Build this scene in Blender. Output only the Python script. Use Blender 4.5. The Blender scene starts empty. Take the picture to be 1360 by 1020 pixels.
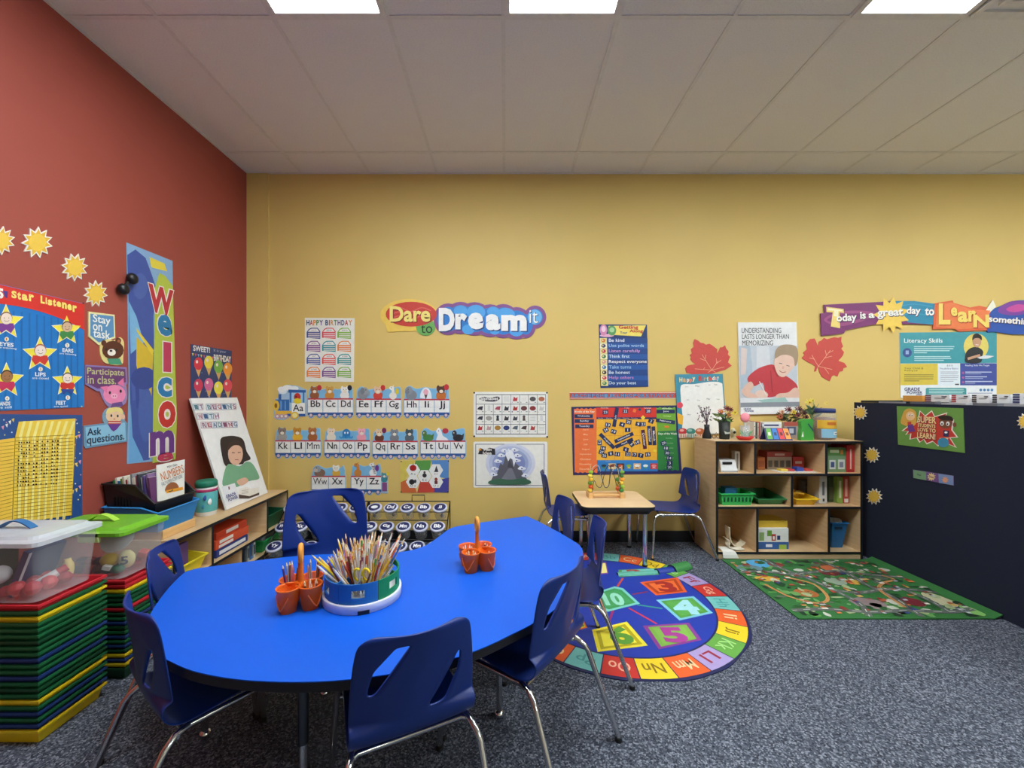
import bpy, bmesh, math, random
from mathutils import Vector, Matrix
random.seed(7)
S = bpy.context.scene
COL = S.collection
PI = math.pi

# ------------------------------------------------------------ camera, world, exposure
F_PX, CX, CY, EYE = 545.0, 671.0, 522.0, 1.34      # focal length (px of 1360), vanishing point, eye height (m)
BACK_Y, LEFT_X, CEIL_Z, UNIT_X = 3.72, -2.334, 3.325, 2.95
RIGHT_X, REAR_Y = 6.2, -4.2
cam_d = bpy.data.cameras.new('camera')
cam_d.sensor_fit = 'HORIZONTAL'; cam_d.sensor_width = 36.0
cam_d.lens = 36.0 * F_PX / 1360.0
cam_d.shift_x = (680.0 - CX) / 1360.0
cam_d.shift_y = (CY - 510.0) / 1360.0
cam_d.clip_start = 0.02
cam = bpy.data.objects.new('camera', cam_d); COL.objects.link(cam)
cam.location = (0, 0, EYE); cam.rotation_euler = (PI / 2, 0, 0)
S.camera = cam
W = bpy.data.worlds.new('world'); S.world = W; W.use_nodes = True
W.node_tree.nodes['Background'].inputs[0].default_value = (0.9, 0.95, 1.0, 1)
W.node_tree.nodes['Background'].inputs[1].default_value = 0.02
S.view_settings.view_transform = 'Standard'
S.view_settings.look = 'None'
S.view_settings.gamma = 1.0
S.view_settings.use_curve_mapping = False
S.view_settings.exposure = 0.0
LAMP = 25.5            # emission strength of the ceiling troffers

# ------------------------------------------------------------ materials
_M = {}
def lin(c):
    return c / 12.92 if c <= 0.04045 else ((c + 0.055) / 1.055) ** 2.4
def hexrgb(h, gain=1.0):
    h = h.lstrip('#')
    return tuple(min(0.92, lin(int(h[i:i + 2], 16) / 255.0) * gain) for i in (0, 2, 4))
def new_mat(name):
    m = bpy.data.materials.new(name); m.use_nodes = True
    nt = m.node_tree
    return m, nt, nt.nodes['Principled BSDF']
def mottle(nt, b, rgb, amount=0.05, scale=40.0, rough=0.5, coords='Object'):
    """base colour with slight procedural mottling"""
    tc = nt.nodes.new('ShaderNodeTexCoord')
    n = nt.nodes.new('ShaderNodeTexNoise'); n.inputs['Scale'].default_value = scale
    n.inputs['Detail'].default_value = 3.0
    nt.links.new(tc.outputs[coords], n.inputs['Vector'])
    r = nt.nodes.new('ShaderNodeValToRGB')
    lo = tuple(max(0, c * (1 - amount)) for c in rgb); hi = tuple(min(1, c * (1 + amount)) for c in rgb)
    r.color_ramp.elements[0].position = 0.3; r.color_ramp.elements[0].color = (*lo, 1)
    r.color_ramp.elements[1].position = 0.7; r.color_ramp.elements[1].color = (*hi, 1)
    nt.links.new(n.outputs['Fac'], r.inputs['Fac'])
    nt.links.new(r.outputs['Color'], b.inputs['Base Color'])
    b.inputs['Roughness'].default_value = rough
    return tc, n
def M(key, rough=0.5, metal=0.0, gain=1.0):
    """plain coloured material, '#rrggbb' or one of the named ones"""
    if key in _M: return _M[key]
    assert key.startswith('#'), key
    m, nt, b = new_mat('paint_' + key[1:])
    mottle(nt, b, hexrgb(key, gain), 0.035, 30.0, rough)
    b.inputs['Metallic'].default_value = metal
    _M[key] = m
    return m
def named(name, hexc, rough=0.5, metal=0.0, gain=1.0, amount=0.04, scale=30.0, **kw):
    m, nt, b = new_mat(name)
    mottle(nt, b, hexrgb(hexc, gain), amount, scale, rough)
    b.inputs['Metallic'].default_value = metal
    for k, v in kw.items(): b.inputs[k.replace('_', ' ')].default_value = v
    _M[name] = m
    return m
named('chair_blue', '#143a98', 0.4, gain=0.62, amount=0.02)
named('chrome', '#d8d8d8', 0.14, 1.0)
named('dark_steel', '#55585c', 0.3, 1.0)
named('black_plastic', '#15161a', 0.4)
named('black_edge', '#14151c', 0.5)
named('table_blue', '#0360e0', 0.45, gain=0.82, Specular_IOR_Level=0.35, amount=0.015, scale=4)
named('navy_fabric', '#161d33', 0.95, amount=0.2, scale=220)
named('clear_plastic', '#e6ebf2', 0.12, Transmission_Weight=0.0, Alpha=0.22)
named('jar_plastic', '#dfe4e8', 0.1, Alpha=0.25)
named('frosted_lid', '#dfe5ee', 0.35, Alpha=0.6)
named('green_lid', '#6fb32a', 0.35)
named('orange_plastic', '#ff6a1c', 0.25, Alpha=0.78, gain=1.2)
named('mat_green', '#2f6f36', 0.9)
named('rubber', '#101010', 0.7)

def wood(name, a, b_, scale=2.0, rough=0.45):
    m, nt, b = new_mat(name)
    tc = nt.nodes.new('ShaderNodeTexCoord'); mp = nt.nodes.new('ShaderNodeMapping')
    mp.inputs['Scale'].default_value = (1.0 * scale, 1.0 * scale, 9.0 * scale)
    n = nt.nodes.new('ShaderNodeTexNoise'); n.inputs['Scale'].default_value = 3.0; n.inputs['Detail'].default_value = 6
    r = nt.nodes.new('ShaderNodeValToRGB')
    r.color_ramp.elements[0].position = .3; r.color_ramp.elements[0].color = (*hexrgb(a), 1)
    r.color_ramp.elements[1].position = .7; r.color_ramp.elements[1].color = (*hexrgb(b_), 1)
    nt.links.new(tc.outputs['Object'], mp.inputs['Vector']); nt.links.new(mp.outputs['Vector'], n.inputs['Vector'])
    nt.links.new(n.outputs['Fac'], r.inputs['Fac']); nt.links.new(r.outputs['Color'], b.inputs['Base Color'])
    b.inputs['Roughness'].default_value = rough
    _M[name] = m
wood('maple', '#d0ad80', '#dcbd92')
wood('maple_top', '#dfbd90', '#ebcda4')
wood('pine', '#d9a868', '#e6bc82')

def wall_paint(name, rgb, rough=0.75):
    m, nt, b = new_mat(name)
    tc, n = mottle(nt, b, rgb, 0.025, 1.5, rough)
    n2 = nt.nodes.new('ShaderNodeTexNoise'); n2.inputs['Scale'].default_value = 160.0; n2.inputs['Detail'].default_value = 2
    nt.links.new(tc.outputs['Object'], n2.inputs['Vector'])
    bp = nt.nodes.new('ShaderNodeBump'); bp.inputs['Strength'].default_value = 0.12; bp.inputs['Distance'].default_value = 0.002
    nt.links.new(n2.outputs['Fac'], bp.inputs['Height']); nt.links.new(bp.outputs['Normal'], b.inputs['Normal'])
    _M[name] = m
wall_paint('yellow_wall', hexrgb('#dcbd6e'), 0.55)
wall_paint('red_wall', hexrgb('#a04a3e'), 0.6)
wall_paint('cream_wall', hexrgb('#d9d2c0'))

def speckle(name, cols, scale, rough=0.95, bump=0.4, dist=0.006):
    m, nt, b = new_mat(name)
    tc = nt.nodes.new('ShaderNodeTexCoord')
    n = nt.nodes.new('ShaderNodeTexNoise'); n.inputs['Scale'].default_value = scale; n.inputs['Detail'].default_value = 4
    n.inputs['Roughness'].default_value = 0.8
    r = nt.nodes.new('ShaderNodeValToRGB'); el = r.color_ramp.elements
    for i, (p, c) in enumerate(cols):
        e = el[i] if i < 2 else el.new(p)
        e.position = p; e.color = (*hexrgb(c), 1)
    nt.links.new(tc.outputs['Object'], n.inputs['Vector']); nt.links.new(n.outputs['Fac'], r.inputs['Fac'])
    nt.links.new(r.outputs['Color'], b.inputs['Base Color'])
    bp = nt.nodes.new('ShaderNodeBump'); bp.inputs['Strength'].default_value = bump; bp.inputs['Distance'].default_value = dist
    nt.links.new(n.outputs['Fac'], bp.inputs['Height']); nt.links.new(bp.outputs['Normal'], b.inputs['Normal'])
    b.inputs['Roughness'].default_value = rough
    _M[name] = m
def carpet():
    m, nt, b = new_mat('carpet')
    tc = nt.nodes.new('ShaderNodeTexCoord')
    v = nt.nodes.new('ShaderNodeTexVoronoi'); v.inputs['Scale'].default_value = 170.0
    sep = nt.nodes.new('ShaderNodeSeparateColor')
    r = nt.nodes.new('ShaderNodeValToRGB'); el = r.color_ramp.elements
    for i, (p_, c) in enumerate([(0.0, '#2a2e39'), (1.0, '#8e929f'), (.35, '#464b58'), (.7, '#5c616e')]):
        e = el[i] if i < 2 else el.new(p_)
        e.position = p_; e.color = (*hexrgb(c), 1)
    nt.links.new(tc.outputs['Object'], v.inputs['Vector']); nt.links.new(v.outputs['Color'], sep.inputs[0])
    nt.links.new(sep.outputs[0], r.inputs['Fac']); nt.links.new(r.outputs['Color'], b.inputs['Base Color'])
    bp = nt.nodes.new('ShaderNodeBump'); bp.inputs['Strength'].default_value = .25; bp.inputs['Distance'].default_value = .003
    nt.links.new(v.outputs['Distance'], bp.inputs['Height']); nt.links.new(bp.outputs['Normal'], b.inputs['Normal'])
    b.inputs['Roughness'].default_value = 0.95; b.inputs['Specular IOR Level'].default_value = 0.2
    _M['carpet'] = m
carpet()
speckle('ceiling_tile', [(0.30, '#d9d8d5'), (0.62, '#f2f1ee'), (0.42, '#ecebe8')], 120.0, 0.9, 0.25, 0.002)
named('ceiling_grid', '#e6e5e1', 0.5)
named('baseboard', '#17191f', 0.5)

m, nt, b = new_mat('lamp_diffuser')
b.inputs['Base Color'].default_value = (0.9, 0.9, 0.9, 1)
b.inputs['Emission Color'].default_value = (0.90, 0.98, 1.0, 1); b.inputs['Emission Strength'].default_value = LAMP
n_ = nt.nodes.new('ShaderNodeTexNoise'); n_.inputs['Scale'].default_value = 300
bp_ = nt.nodes.new('ShaderNodeBump'); bp_.inputs['Strength'].default_value = .1
nt.links.new(n_.outputs['Fac'], bp_.inputs['Height']); nt.links.new(bp_.outputs['Normal'], b.inputs['Normal'])
_M['lamp_diffuser'] = m

# ------------------------------------------------------------ mesh helpers
class MB:
    """collects faces (with a material each) and links them as one mesh object"""
    def __init__(s): s.v = []; s.f = []; s.m = []; s.sm = []; s.mats = []
    def mi(s, mat):
        if mat not in s.mats: s.mats.append(mat)
        return s.mats.index(mat)
    def add(s, vs, fs, mat, smooth=False):
        o = len(s.v); s.v += [tuple(p) for p in vs]; i = s.mi(mat)
        for f in fs: s.f.append([o + k for k in f]); s.m.append(i); s.sm.append(smooth)
        return s
    def box(s, x0, x1, y0, y1, z0, z1, mat):
        v = [(x0,y0,z0),(x1,y0,z0),(x1,y1,z0),(x0,y1,z0),(x0,y0,z1),(x1,y0,z1),(x1,y1,z1),(x0,y1,z1)]
        return s.add(v, [(0,3,2,1),(4,5,6,7),(0,1,5,4),(1,2,6,5),(2,3,7,6),(3,0,4,7)], mat)
    def obox(s, mtx, x0, x1, y0, y1, z0, z1, mat):
        v = [(x0,y0,z0),(x1,y0,z0),(x1,y1,z0),(x0,y1,z0),(x0,y0,z1),(x1,y0,z1),(x1,y1,z1),(x0,y1,z1)]
        return s.add([mtx @ Vector(p) for p in v], [(0,3,2,1),(4,5,6,7),(0,1,5,4),(1,2,6,5),(2,3,7,6),(3,0,4,7)], mat)
    def frustum(s, a, b, mat, cap0=True, cap1=True, smooth=False):
        """a, b: equal-length loops of 3-D points (counter-clockwise seen from b's side)"""
        n = len(a); fs = [(i, (i+1) % n, n+(i+1) % n, n+i) for i in range(n)]
        s.add(list(a) + list(b), fs, mat, smooth)
        if cap0: s.add(a, [tuple(reversed(range(n)))], mat)
        if cap1: s.add(b, [tuple(range(n))], mat)
        return s
    def prism(s, pts, z0, z1, mat, side=None):
        if area2(pts) < 0: pts = list(reversed(pts))
        n = len(pts); a = [(p[0], p[1], z0) for p in pts]; b_ = [(p[0], p[1], z1) for p in pts]
        s.add(a + b_, [(i, (i+1) % n, n+(i+1) % n, n+i) for i in range(n)], side or mat)
        s.add(b_, [tuple(range(n))], mat); s.add(a, [tuple(reversed(range(n)))], side or mat)
        return s
    def flat(s, pts, z, mat):
        if area2(pts) < 0: pts = list(reversed(pts))
        return s.add([(p[0], p[1], z) for p in pts], [tuple(range(len(pts)))], mat)
    def tube(s, path, r, mat, n=8, closed=False, cap=True):
        path = [Vector(p) for p in path]; k = len(path); rings = []
        rr = r if isinstance(r, (list, tuple)) else [r] * k
        up = None
        for i, p in enumerate(path):
            if closed: t = (path[(i+1) % k] - path[i-1])
            else: t = path[min(i+1, k-1)] - path[max(i-1, 0)]
            t.normalize()
            if up is None:
                up = Vector((0,0,1)) if abs(t.z) < .9 else Vector((1,0,0))
            a = t.cross(up)
            if a.length < 1e-5: a = t.cross(Vector((0,1,0)))
            a.normalize(); b_ = a.cross(t); up = b_
            rings.append([p + (a*math.cos(2*PI*j/n) + b_*math.sin(2*PI*j/n)) * rr[i] for j in range(n)])
        vs = [q for ring in rings for q in ring]; fs = []
        for i in range(k if closed else k-1):
            for j in range(n):
                fs.append((i*n+j, i*n+(j+1) % n, ((i+1) % k)*n+(j+1) % n, ((i+1) % k)*n+j))
        fs = [tuple(reversed(f)) for f in fs]
        s.add(vs, fs, mat, True)
        if cap and not closed:
            s.add(rings[0], [tuple(range(n))], mat); s.add(rings[-1], [tuple(reversed(range(n)))], mat)
        return s
    def lathe(s, prof, mat, n=20, cx=0, cy=0, sx=1.0, sy=1.0, smooth=True, mtx=None):
        """prof: (radius, z) from bottom to top"""
        vs = []; fs = []; k = len(prof)
        for r, z in prof:
            for j in range(n):
                vs.append(Vector((cx + r*sx*math.cos(2*PI*j/n), cy + r*sy*math.sin(2*PI*j/n), z)))
        if mtx is not None: vs = [mtx @ q for q in vs]
        for i in range(k-1):
            for j in range(n):
                fs.append((i*n+j, i*n+(j+1) % n, (i+1)*n+(j+1) % n, (i+1)*n+j))
        s.add(vs, fs, mat, smooth)
        if prof[0][0] > 1e-6: s.add(vs[:n], [tuple(reversed(range(n)))], mat)
        if prof[-1][0] > 1e-6: s.add(vs[-n:], [tuple(range(n))], mat)
        return s
    def ball(s, c, r, mat, n=10, sq=(1,1,1)):
        k = max(4, n // 2); prof = [(math.sin(PI*i/k), -math.cos(PI*i/k)) for i in range(k+1)]
        prof[0] = (1e-4, -1); prof[-1] = (1e-4, 1)
        mt = Matrix.Translation(Vector(c)) @ Matrix.Diagonal((r*sq[0], r*sq[1], r*sq[2], 1))
        return s.lathe(prof, mat, n, mtx=mt)
    def build(s, name, parent=None, loc=(0,0,0), rz=0.0, bevel=0.0, seg=2, kind=None, label=None):
        me = bpy.data.meshes.new(name); me.from_pydata(s.v, [], s.f); me.update()
        for mt in s.mats: me.materials.append(M(mt))
        me.polygons.foreach_set('material_index', s.m); me.polygons.foreach_set('use_smooth', s.sm)
        o = bpy.data.objects.new(name, me); COL.objects.link(o)
        o.location = loc; o.rotation_euler = (0, 0, rz)
        if parent: o.parent = parent
        if bevel:
            md = o.modifiers.new('bevel', 'BEVEL'); md.width = bevel; md.segments = seg; md.limit_method = 'ANGLE'; md.angle_limit = 0.7
        if kind: o['kind'] = kind
        if label: o['label'] = label
        return o
def area2(p): return sum(p[i-1][0]*p[i][1] - p[i][0]*p[i-1][1] for i in range(len(p)))
def rrect(x0, y0, x1, y1, r, k=5):
    out = []
    for cx, cy, a in ((x1-r, y1-r, 0), (x0+r, y1-r, 90), (x0+r, y0+r, 180), (x1-r, y0+r, 270)):
        for i in range(k+1):
            t = math.radians(a + 90*i/k); out.append((cx + r*math.cos(t), cy + r*math.sin(t)))
    return out
def ellp(cx, cy, rx, ry, n=20): return [(cx+rx*math.cos(2*PI*i/n), cy+ry*math.sin(2*PI*i/n)) for i in range(n)]
def starp(cx, cy, r1, r2, n, rot=0.0, sy=1.0):
    return [(cx+(r1 if i % 2 == 0 else r2)*math.sin(PI*i/n+rot), cy-(r1 if i % 2 == 0 else r2)*sy*math.cos(PI*i/n+rot)) for i in range(2*n)]
def spline(pts, closed=True, k=6):
    n = len(pts); out = []
    for i in range(n if closed else n-1):
        p0, p1, p2, p3 = [pts[(i+j) % n] if closed else pts[min(max(i+j, 0), n-1)] for j in (-1, 0, 1, 2)]
        for q in range(k):
            t = q/k
            out.append(tuple(0.5*((2*b)+(-a+c)*t+(2*a-5*b+4*c-d)*t*t+(-a+3*b-3*c+d)*t**3) for a, b, c, d in zip(p0, p1, p2, p3)))
    if not closed: out.append(tuple(pts[-1]))
    return out
def tag(o, label=None, cat=None, group=None, kind=None):
    if label: o['label'] = label
    if cat: o['category'] = cat
    if group: o['group'] = group
    if kind: o['kind'] = kind
    return o
def thing(name, label, cat, loc=(0,0,0), rz=0.0, group=None):
    o = bpy.data.objects.new(name, None); COL.objects.link(o); o.empty_display_size = 0.05
    o.location = loc; o.rotation_euler = (0, 0, rz)
    return tag(o, label, cat, group)
def copy_tree(o, parent=None):
    c = o.copy(); COL.objects.link(c); c.parent = parent
    for ch in list(o.children): copy_tree(ch, c)
    return c
_T = {}
def glyphs(txt, bold):
    k = (txt, bold)
    if k not in _T:
        c = bpy.data.curves.new('lettering', 'FONT'); c.body = txt; c.size = 1.0; c.offset = bold; c.resolution_u = 3
        o = bpy.data.objects.new('lettering', c); me = bpy.data.meshes.new_from_object(o)
        vs = [tuple(v.co) for v in me.vertices]; fs = [tuple(p.vertices) for p in me.polygons]
        bpy.data.objects.remove(o); bpy.data.curves.remove(c); bpy.data.meshes.remove(me)
        xs = [v[0] for v in vs] or [0, 1]; ys = [v[1] for v in vs] or [0, 1]
        _T[k] = (vs, fs, min(xs), max(xs), min(ys), max(ys))
    return _T[k]
def add_text(mb, txt, u0, v0, u1, v1, z, mat, bold=0.0, rot=0.0):
    vs, fs, xa, xb, ya, yb = glyphs(txt, bold)
    sx, sy = (u1-u0)/(xb-xa), (v1-v0)/(yb-ya)
    if len(txt) > 1 and sx > 1.35*sy: k = 1.35*sy/sx; c = (u0+u1)/2; u0, u1 = c+(u0-c)*k, c+(u1-c)*k
    cu, cv = (u0+u1)/2, (v0+v1)/2; out = []
    for x, y, _ in vs:
        p = ((x-xa)/(xb-xa)-.5)*(u1-u0); q = ((y-ya)/(yb-ya)-.5)*(v1-v0)
        out.append((cu + p*math.cos(rot)-q*math.sin(rot), cv + p*math.sin(rot)+q*math.cos(rot), z))
    mb.add(out, fs, mat)

# ------------------------------------------------------------ planes of the room, measured from the photograph
class Plane:
    def __init__(s, O, u, v):
        s.O, s.u, s.v = Vector(O), Vector(u).normalized(), Vector(v).normalized(); s.n = s.u.cross(s.v)
    def uv(s, px, py):
        d = Vector(((px-CX)/F_PX, 1, -(py-CY)/F_PX)); C = Vector((0, 0, EYE))
        p = C + d * ((s.O-C).dot(s.n) / d.dot(s.n)) - s.O
        return p.dot(s.u), p.dot(s.v)
    def mtx(s, u, v, w=0.0):
        p = s.O + s.u*u + s.v*v + s.n*w
        return Matrix(((s.u.x, s.v.x, s.n.x, p.x), (s.u.y, s.v.y, s.n.y, p.y), (s.u.z, s.v.z, s.n.z, p.z), (0,0,0,1)))
BACK = Plane((0, BACK_Y, 0), (1,0,0), (0,0,1))
LEFT = Plane((LEFT_X, 0, 0), (0,1,0), (0,0,1))
UNIT = Plane((UNIT_X, 0, 0), (0,-1,0), (0,0,1))
FLOOR = Plane((0, 0, 0), (1,0,0), (0,1,0))
def at_depth(px, py, y): return ((px-CX)*y/F_PX, y, EYE-(py-CY)*y/F_PX)
def on_level(px, py, z):
    y = (EYE-z)*F_PX/(py-CY); return ((px-CX)*y/F_PX, y)

class Poster:
    """a flat printed thing on a plane; shapes given in measured picture coordinates of one crop"""
    def __init__(s, name, label, cat, plane, crop, thick=0.003, lift=0.0005, group=None):
        s.name, s.label, s.cat, s.plane, s.crop, s.thick, s.lift, s.group = name, label, cat, plane, crop, thick, lift, group
        s.sh = MB(); s.art = MB(); s.tx = MB(); s.words = []; s.nz = 0; s.ns = 0
    def m(s, x, y): return s.plane.uv(s.crop[0]+x/s.crop[2], s.crop[1]+y/s.crop[2])
    def z(s, l): return s.lift + s.thick + 0.0007*l
    def sheet(s, pts, mat, side=None, t=None):
        s.ns += 1
        s.sh.prism([s.m(*p) for p in pts], s.lift, s.lift + (t or s.thick) + 4e-5*(s.ns % 12), mat, side); return s
    def poly(s, pts, mat, l=1):
        s.nz += 1; s.art.flat([s.m(*p) for p in pts], s.z(l) + 3e-5*(s.nz % 20), mat); return s
    def rect(s, x0, y0, x1, y1, mat, l=1): return s.poly([(x0,y0),(x1,y0),(x1,y1),(x0,y1)], mat, l)
    def ell(s, cx, cy, rx, ry, mat, l=1, n=16): return s.poly(ellp(cx, cy, rx, ry, n), mat, l)
    def star(s, cx, cy, r1, r2, n, mat, l=1, rot=0.0): return s.poly(starp(cx, cy, r1, r2, n, rot), mat, l)
    def line(s, pts, w, mat, l=1):
        for (x0,y0), (x1,y1) in zip(pts, pts[1:]):
            d = math.hypot(x1-x0, y1-y0) or 1; a, b = -(y1-y0)/d*w/2, (x1-x0)/d*w/2
            s.poly([(x0+a,y0+b),(x1+a,y1+b),(x1-a,y1-b),(x0-a,y0-b)], mat, l)
        return s
    def text(s, t, x0, y0, x1, y1, mat, bold=0.0, l=3, rot=0.0):
        """y0 (top) and y1 (bottom) are read at the middle of the word"""
        xm = (x0+x1)/2; u0 = s.m(x0, y0)[0]; u1 = s.m(x1, y0)[0]
        mb = s.tx
        if (y1-y0)/s.crop[2] > 4.2 and (x1-x0)/s.crop[2] > 3.5: mb = MB(); s.words.append((mb, 'letter' if len(t) == 1 else 'word'))
        add_text(mb, t, u0, s.m(xm, y1)[1], u1, s.m(xm, y0)[1], s.z(l), mat, bold, rot); return s
    def done(s):
        allv = s.sh.v or s.art.v; us = [p[0] for p in allv]; vs = [p[1] for p in allv]
        u0, v0 = (min(us)+max(us))/2, min(vs)
        r = thing(s.name, s.label, s.cat, group=s.group); r.matrix_world = s.plane.mtx(u0, v0)
        for mb, nm in [(s.sh, 'sheet'), (s.art, 'artwork'), (s.tx, 'fine_print')] + s.words:
            if mb.v:
                mb.v = [(a-u0, b-v0, c) for a, b, c in mb.v]; mb.build(nm, r, kind='stuff' if nm == 'fine_print' else None)
        return r

# ============================================================ the room
def structure(mb, name, **kw): return mb.build(name, kind='structure', **kw)
structure(MB().box(LEFT_X-.1, RIGHT_X+.1, REAR_Y-.1, BACK_Y+.1, -.1, 0, 'carpet'), 'floor')
wb = MB().box(LEFT_X-.1, RIGHT_X+.1, BACK_Y, BACK_Y+.1, 0, CEIL_Z+.1, 'yellow_wall')
wall_back = structure(wb, 'wall_back')
MB().box(LEFT_X, BACK.uv(357.5, 400)[0], BACK_Y-.018, BACK_Y, .0, CEIL_Z-.002, 'yellow_wall').build('corner_casing', wall_back)
structure(MB().box(LEFT_X-.1, LEFT_X, REAR_Y-.1, BACK_Y, 0, CEIL_Z+.1, 'red_wall'), 'wall_left')
structure(MB().box(RIGHT_X, RIGHT_X+.1, REAR_Y-.1, BACK_Y, 0, CEIL_Z+.1, 'cream_wall'), 'wall_right')
structure(MB().box(LEFT_X, RIGHT_X, REAR_Y-.1, REAR_Y, 0, CEIL_Z+.1, 'cream_wall'), 'wall_rear')
structure(MB().box(LEFT_X+.008, RIGHT_X-.008, BACK_Y-.03, BACK_Y-.0185, 0, .10, 'baseboard'), 'baseboard_back', bevel=.004)
structure(MB().box(LEFT_X, LEFT_X+.008, REAR_Y, BACK_Y-.03, 0, .10, 'baseboard'), 'baseboard_left', bevel=.003)
ceiling = structure(MB().box(LEFT_X, RIGHT_X, REAR_Y, BACK_Y, CEIL_Z+.06, CEIL_Z+.1, 'ceiling_tile'), 'ceiling')
GX = [-.01 + .61*k for k in range(-3, 11)]
GY = [3.39 - 1.22*k for k in range(0, 7)]
xs = [LEFT_X] + [x for x in GX if LEFT_X+.05 < x < RIGHT_X-.05] + [RIGHT_X]
ys = [BACK_Y] + [y for y in GY if REAR_Y+.05 < y] + [REAR_Y]
LIGHTS = {(-2, 2), (0, 2), (3, 2), (6, 2), (9, 2), (6, 5), (9, 5)}  # far-right and rear panels are unseen, added to lift the ceiling brightness
VENTS = {(4, 2)}
tile_mesh = {}
light0 = None
LL = {(-2,2): 'lit ceiling panel closest to the red wall, above the blue kidney table', (0,2): 'lit ceiling panel in the middle of the row, above the blue table edge',
      (3,2): 'lit ceiling panel beside the square air vent'}
for i in range(len(xs)-1):
    for j in range(len(ys)-1):
        x0, x1, y1, y0 = xs[i], xs[i+1], ys[j], ys[j+1]
        k = round((x0+.01)/.61)
        w, d = round(x1-x0, 3), round(y1-y0, 3); cx, cy = (x0+x1)/2, (y0+y1)/2
        if (k, j) in LIGHTS and abs(w-.61) < .01:
            if light0 is None:
                r = thing('ceiling_light', '', 'ceiling light', (cx, cy, CEIL_Z), group='fluorescent ceiling panels')
                fr = MB(); a, b2 = w/2-.004, d/2-.004
                for bx in ((-a, a, -b2, -b2+.03), (-a, a, b2-.03, b2), (-a, -a+.03, -b2+.03, b2-.03), (a-.03, a, -b2+.03, b2-.03)):
                    fr.box(*bx, -.008, .03, 'ceiling_grid')
                fr.build('frame', r)
                MB().box(-a+.03, a-.03, -b2+.03, b2-.03, .004, .02, 'lamp_diffuser').build('diffuser', r)
                light0 = r
            else:
                r = copy_tree(light0); r.location = (cx, cy, CEIL_Z)
            r['label'] = LL.get((k, j), 'lit ceiling panel outside the picture, over the rest of the room')
            continue
        if (k, j) in VENTS:
            r = thing('ceiling_vent', 'square grey ceiling air vent next to the rightmost light panel', 'vent', (cx, y1-.305, CEIL_Z))
            MB().box(-.30, .30, -.30, .30, .0, .02, 'ceiling_grid').build('backing', r)
            for q in range(4):
                a = .29-.065*q; mb = MB()
                for bx in ((-a, a, -a, -a+.03), (-a, a, a-.03, a), (-a, -a+.03, -a+.03, a-.03), (a-.03, a, -a+.03, a-.03)):
                    mb.box(*bx, -.012-.006*q, 0, 'ceiling_grid')
                mb.build('louvre_ring', r)
            key = (w, .6)
            if key not in tile_mesh:
                tile_mesh[key] = MB().box(-w/2+.008, w/2-.008, -.3, .3, 0, .014, 'ceiling_tile').build('tile', ceiling, (cx, y0+.305, CEIL_Z+.004)).data
            continue
        key = (w, d)
        if key not in tile_mesh:
            o = MB().box(-w/2+.008, w/2-.008, -d/2+.008, d/2-.008, 0, .014, 'ceiling_tile').build('tile', ceiling, (cx, cy, CEIL_Z+.004))
            tile_mesh[key] = o.data
        else:
            o = bpy.data.objects.new('tile', tile_mesh[key]); COL.objects.link(o); o.parent = ceiling; o.location = (cx, cy, CEIL_Z+.004)
for x in xs[1:-1]:
    MB().box(x-.012, x+.012, REAR_Y, BACK_Y, CEIL_Z, CEIL_Z+.003, 'ceiling_grid').build('grid_bar', ceiling)
for y in ys[1:-1]:
    MB().box(LEFT_X, RIGHT_X, y-.012, y+.012, CEIL_Z-.0005, CEIL_Z+.003, 'ceiling_grid').build('cross_bar', ceiling)
MB().box(LEFT_X, RIGHT_X, BACK_Y-.02, BACK_Y, CEIL_Z-.001, CEIL_Z+.003, 'ceiling_grid').build('wall_angle', ceiling)
MB().box(LEFT_X, LEFT_X+.02, REAR_Y, BACK_Y-.02, CEIL_Z-.001, CEIL_Z+.003, 'ceiling_grid').build('wall_angle', ceiling)

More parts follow.
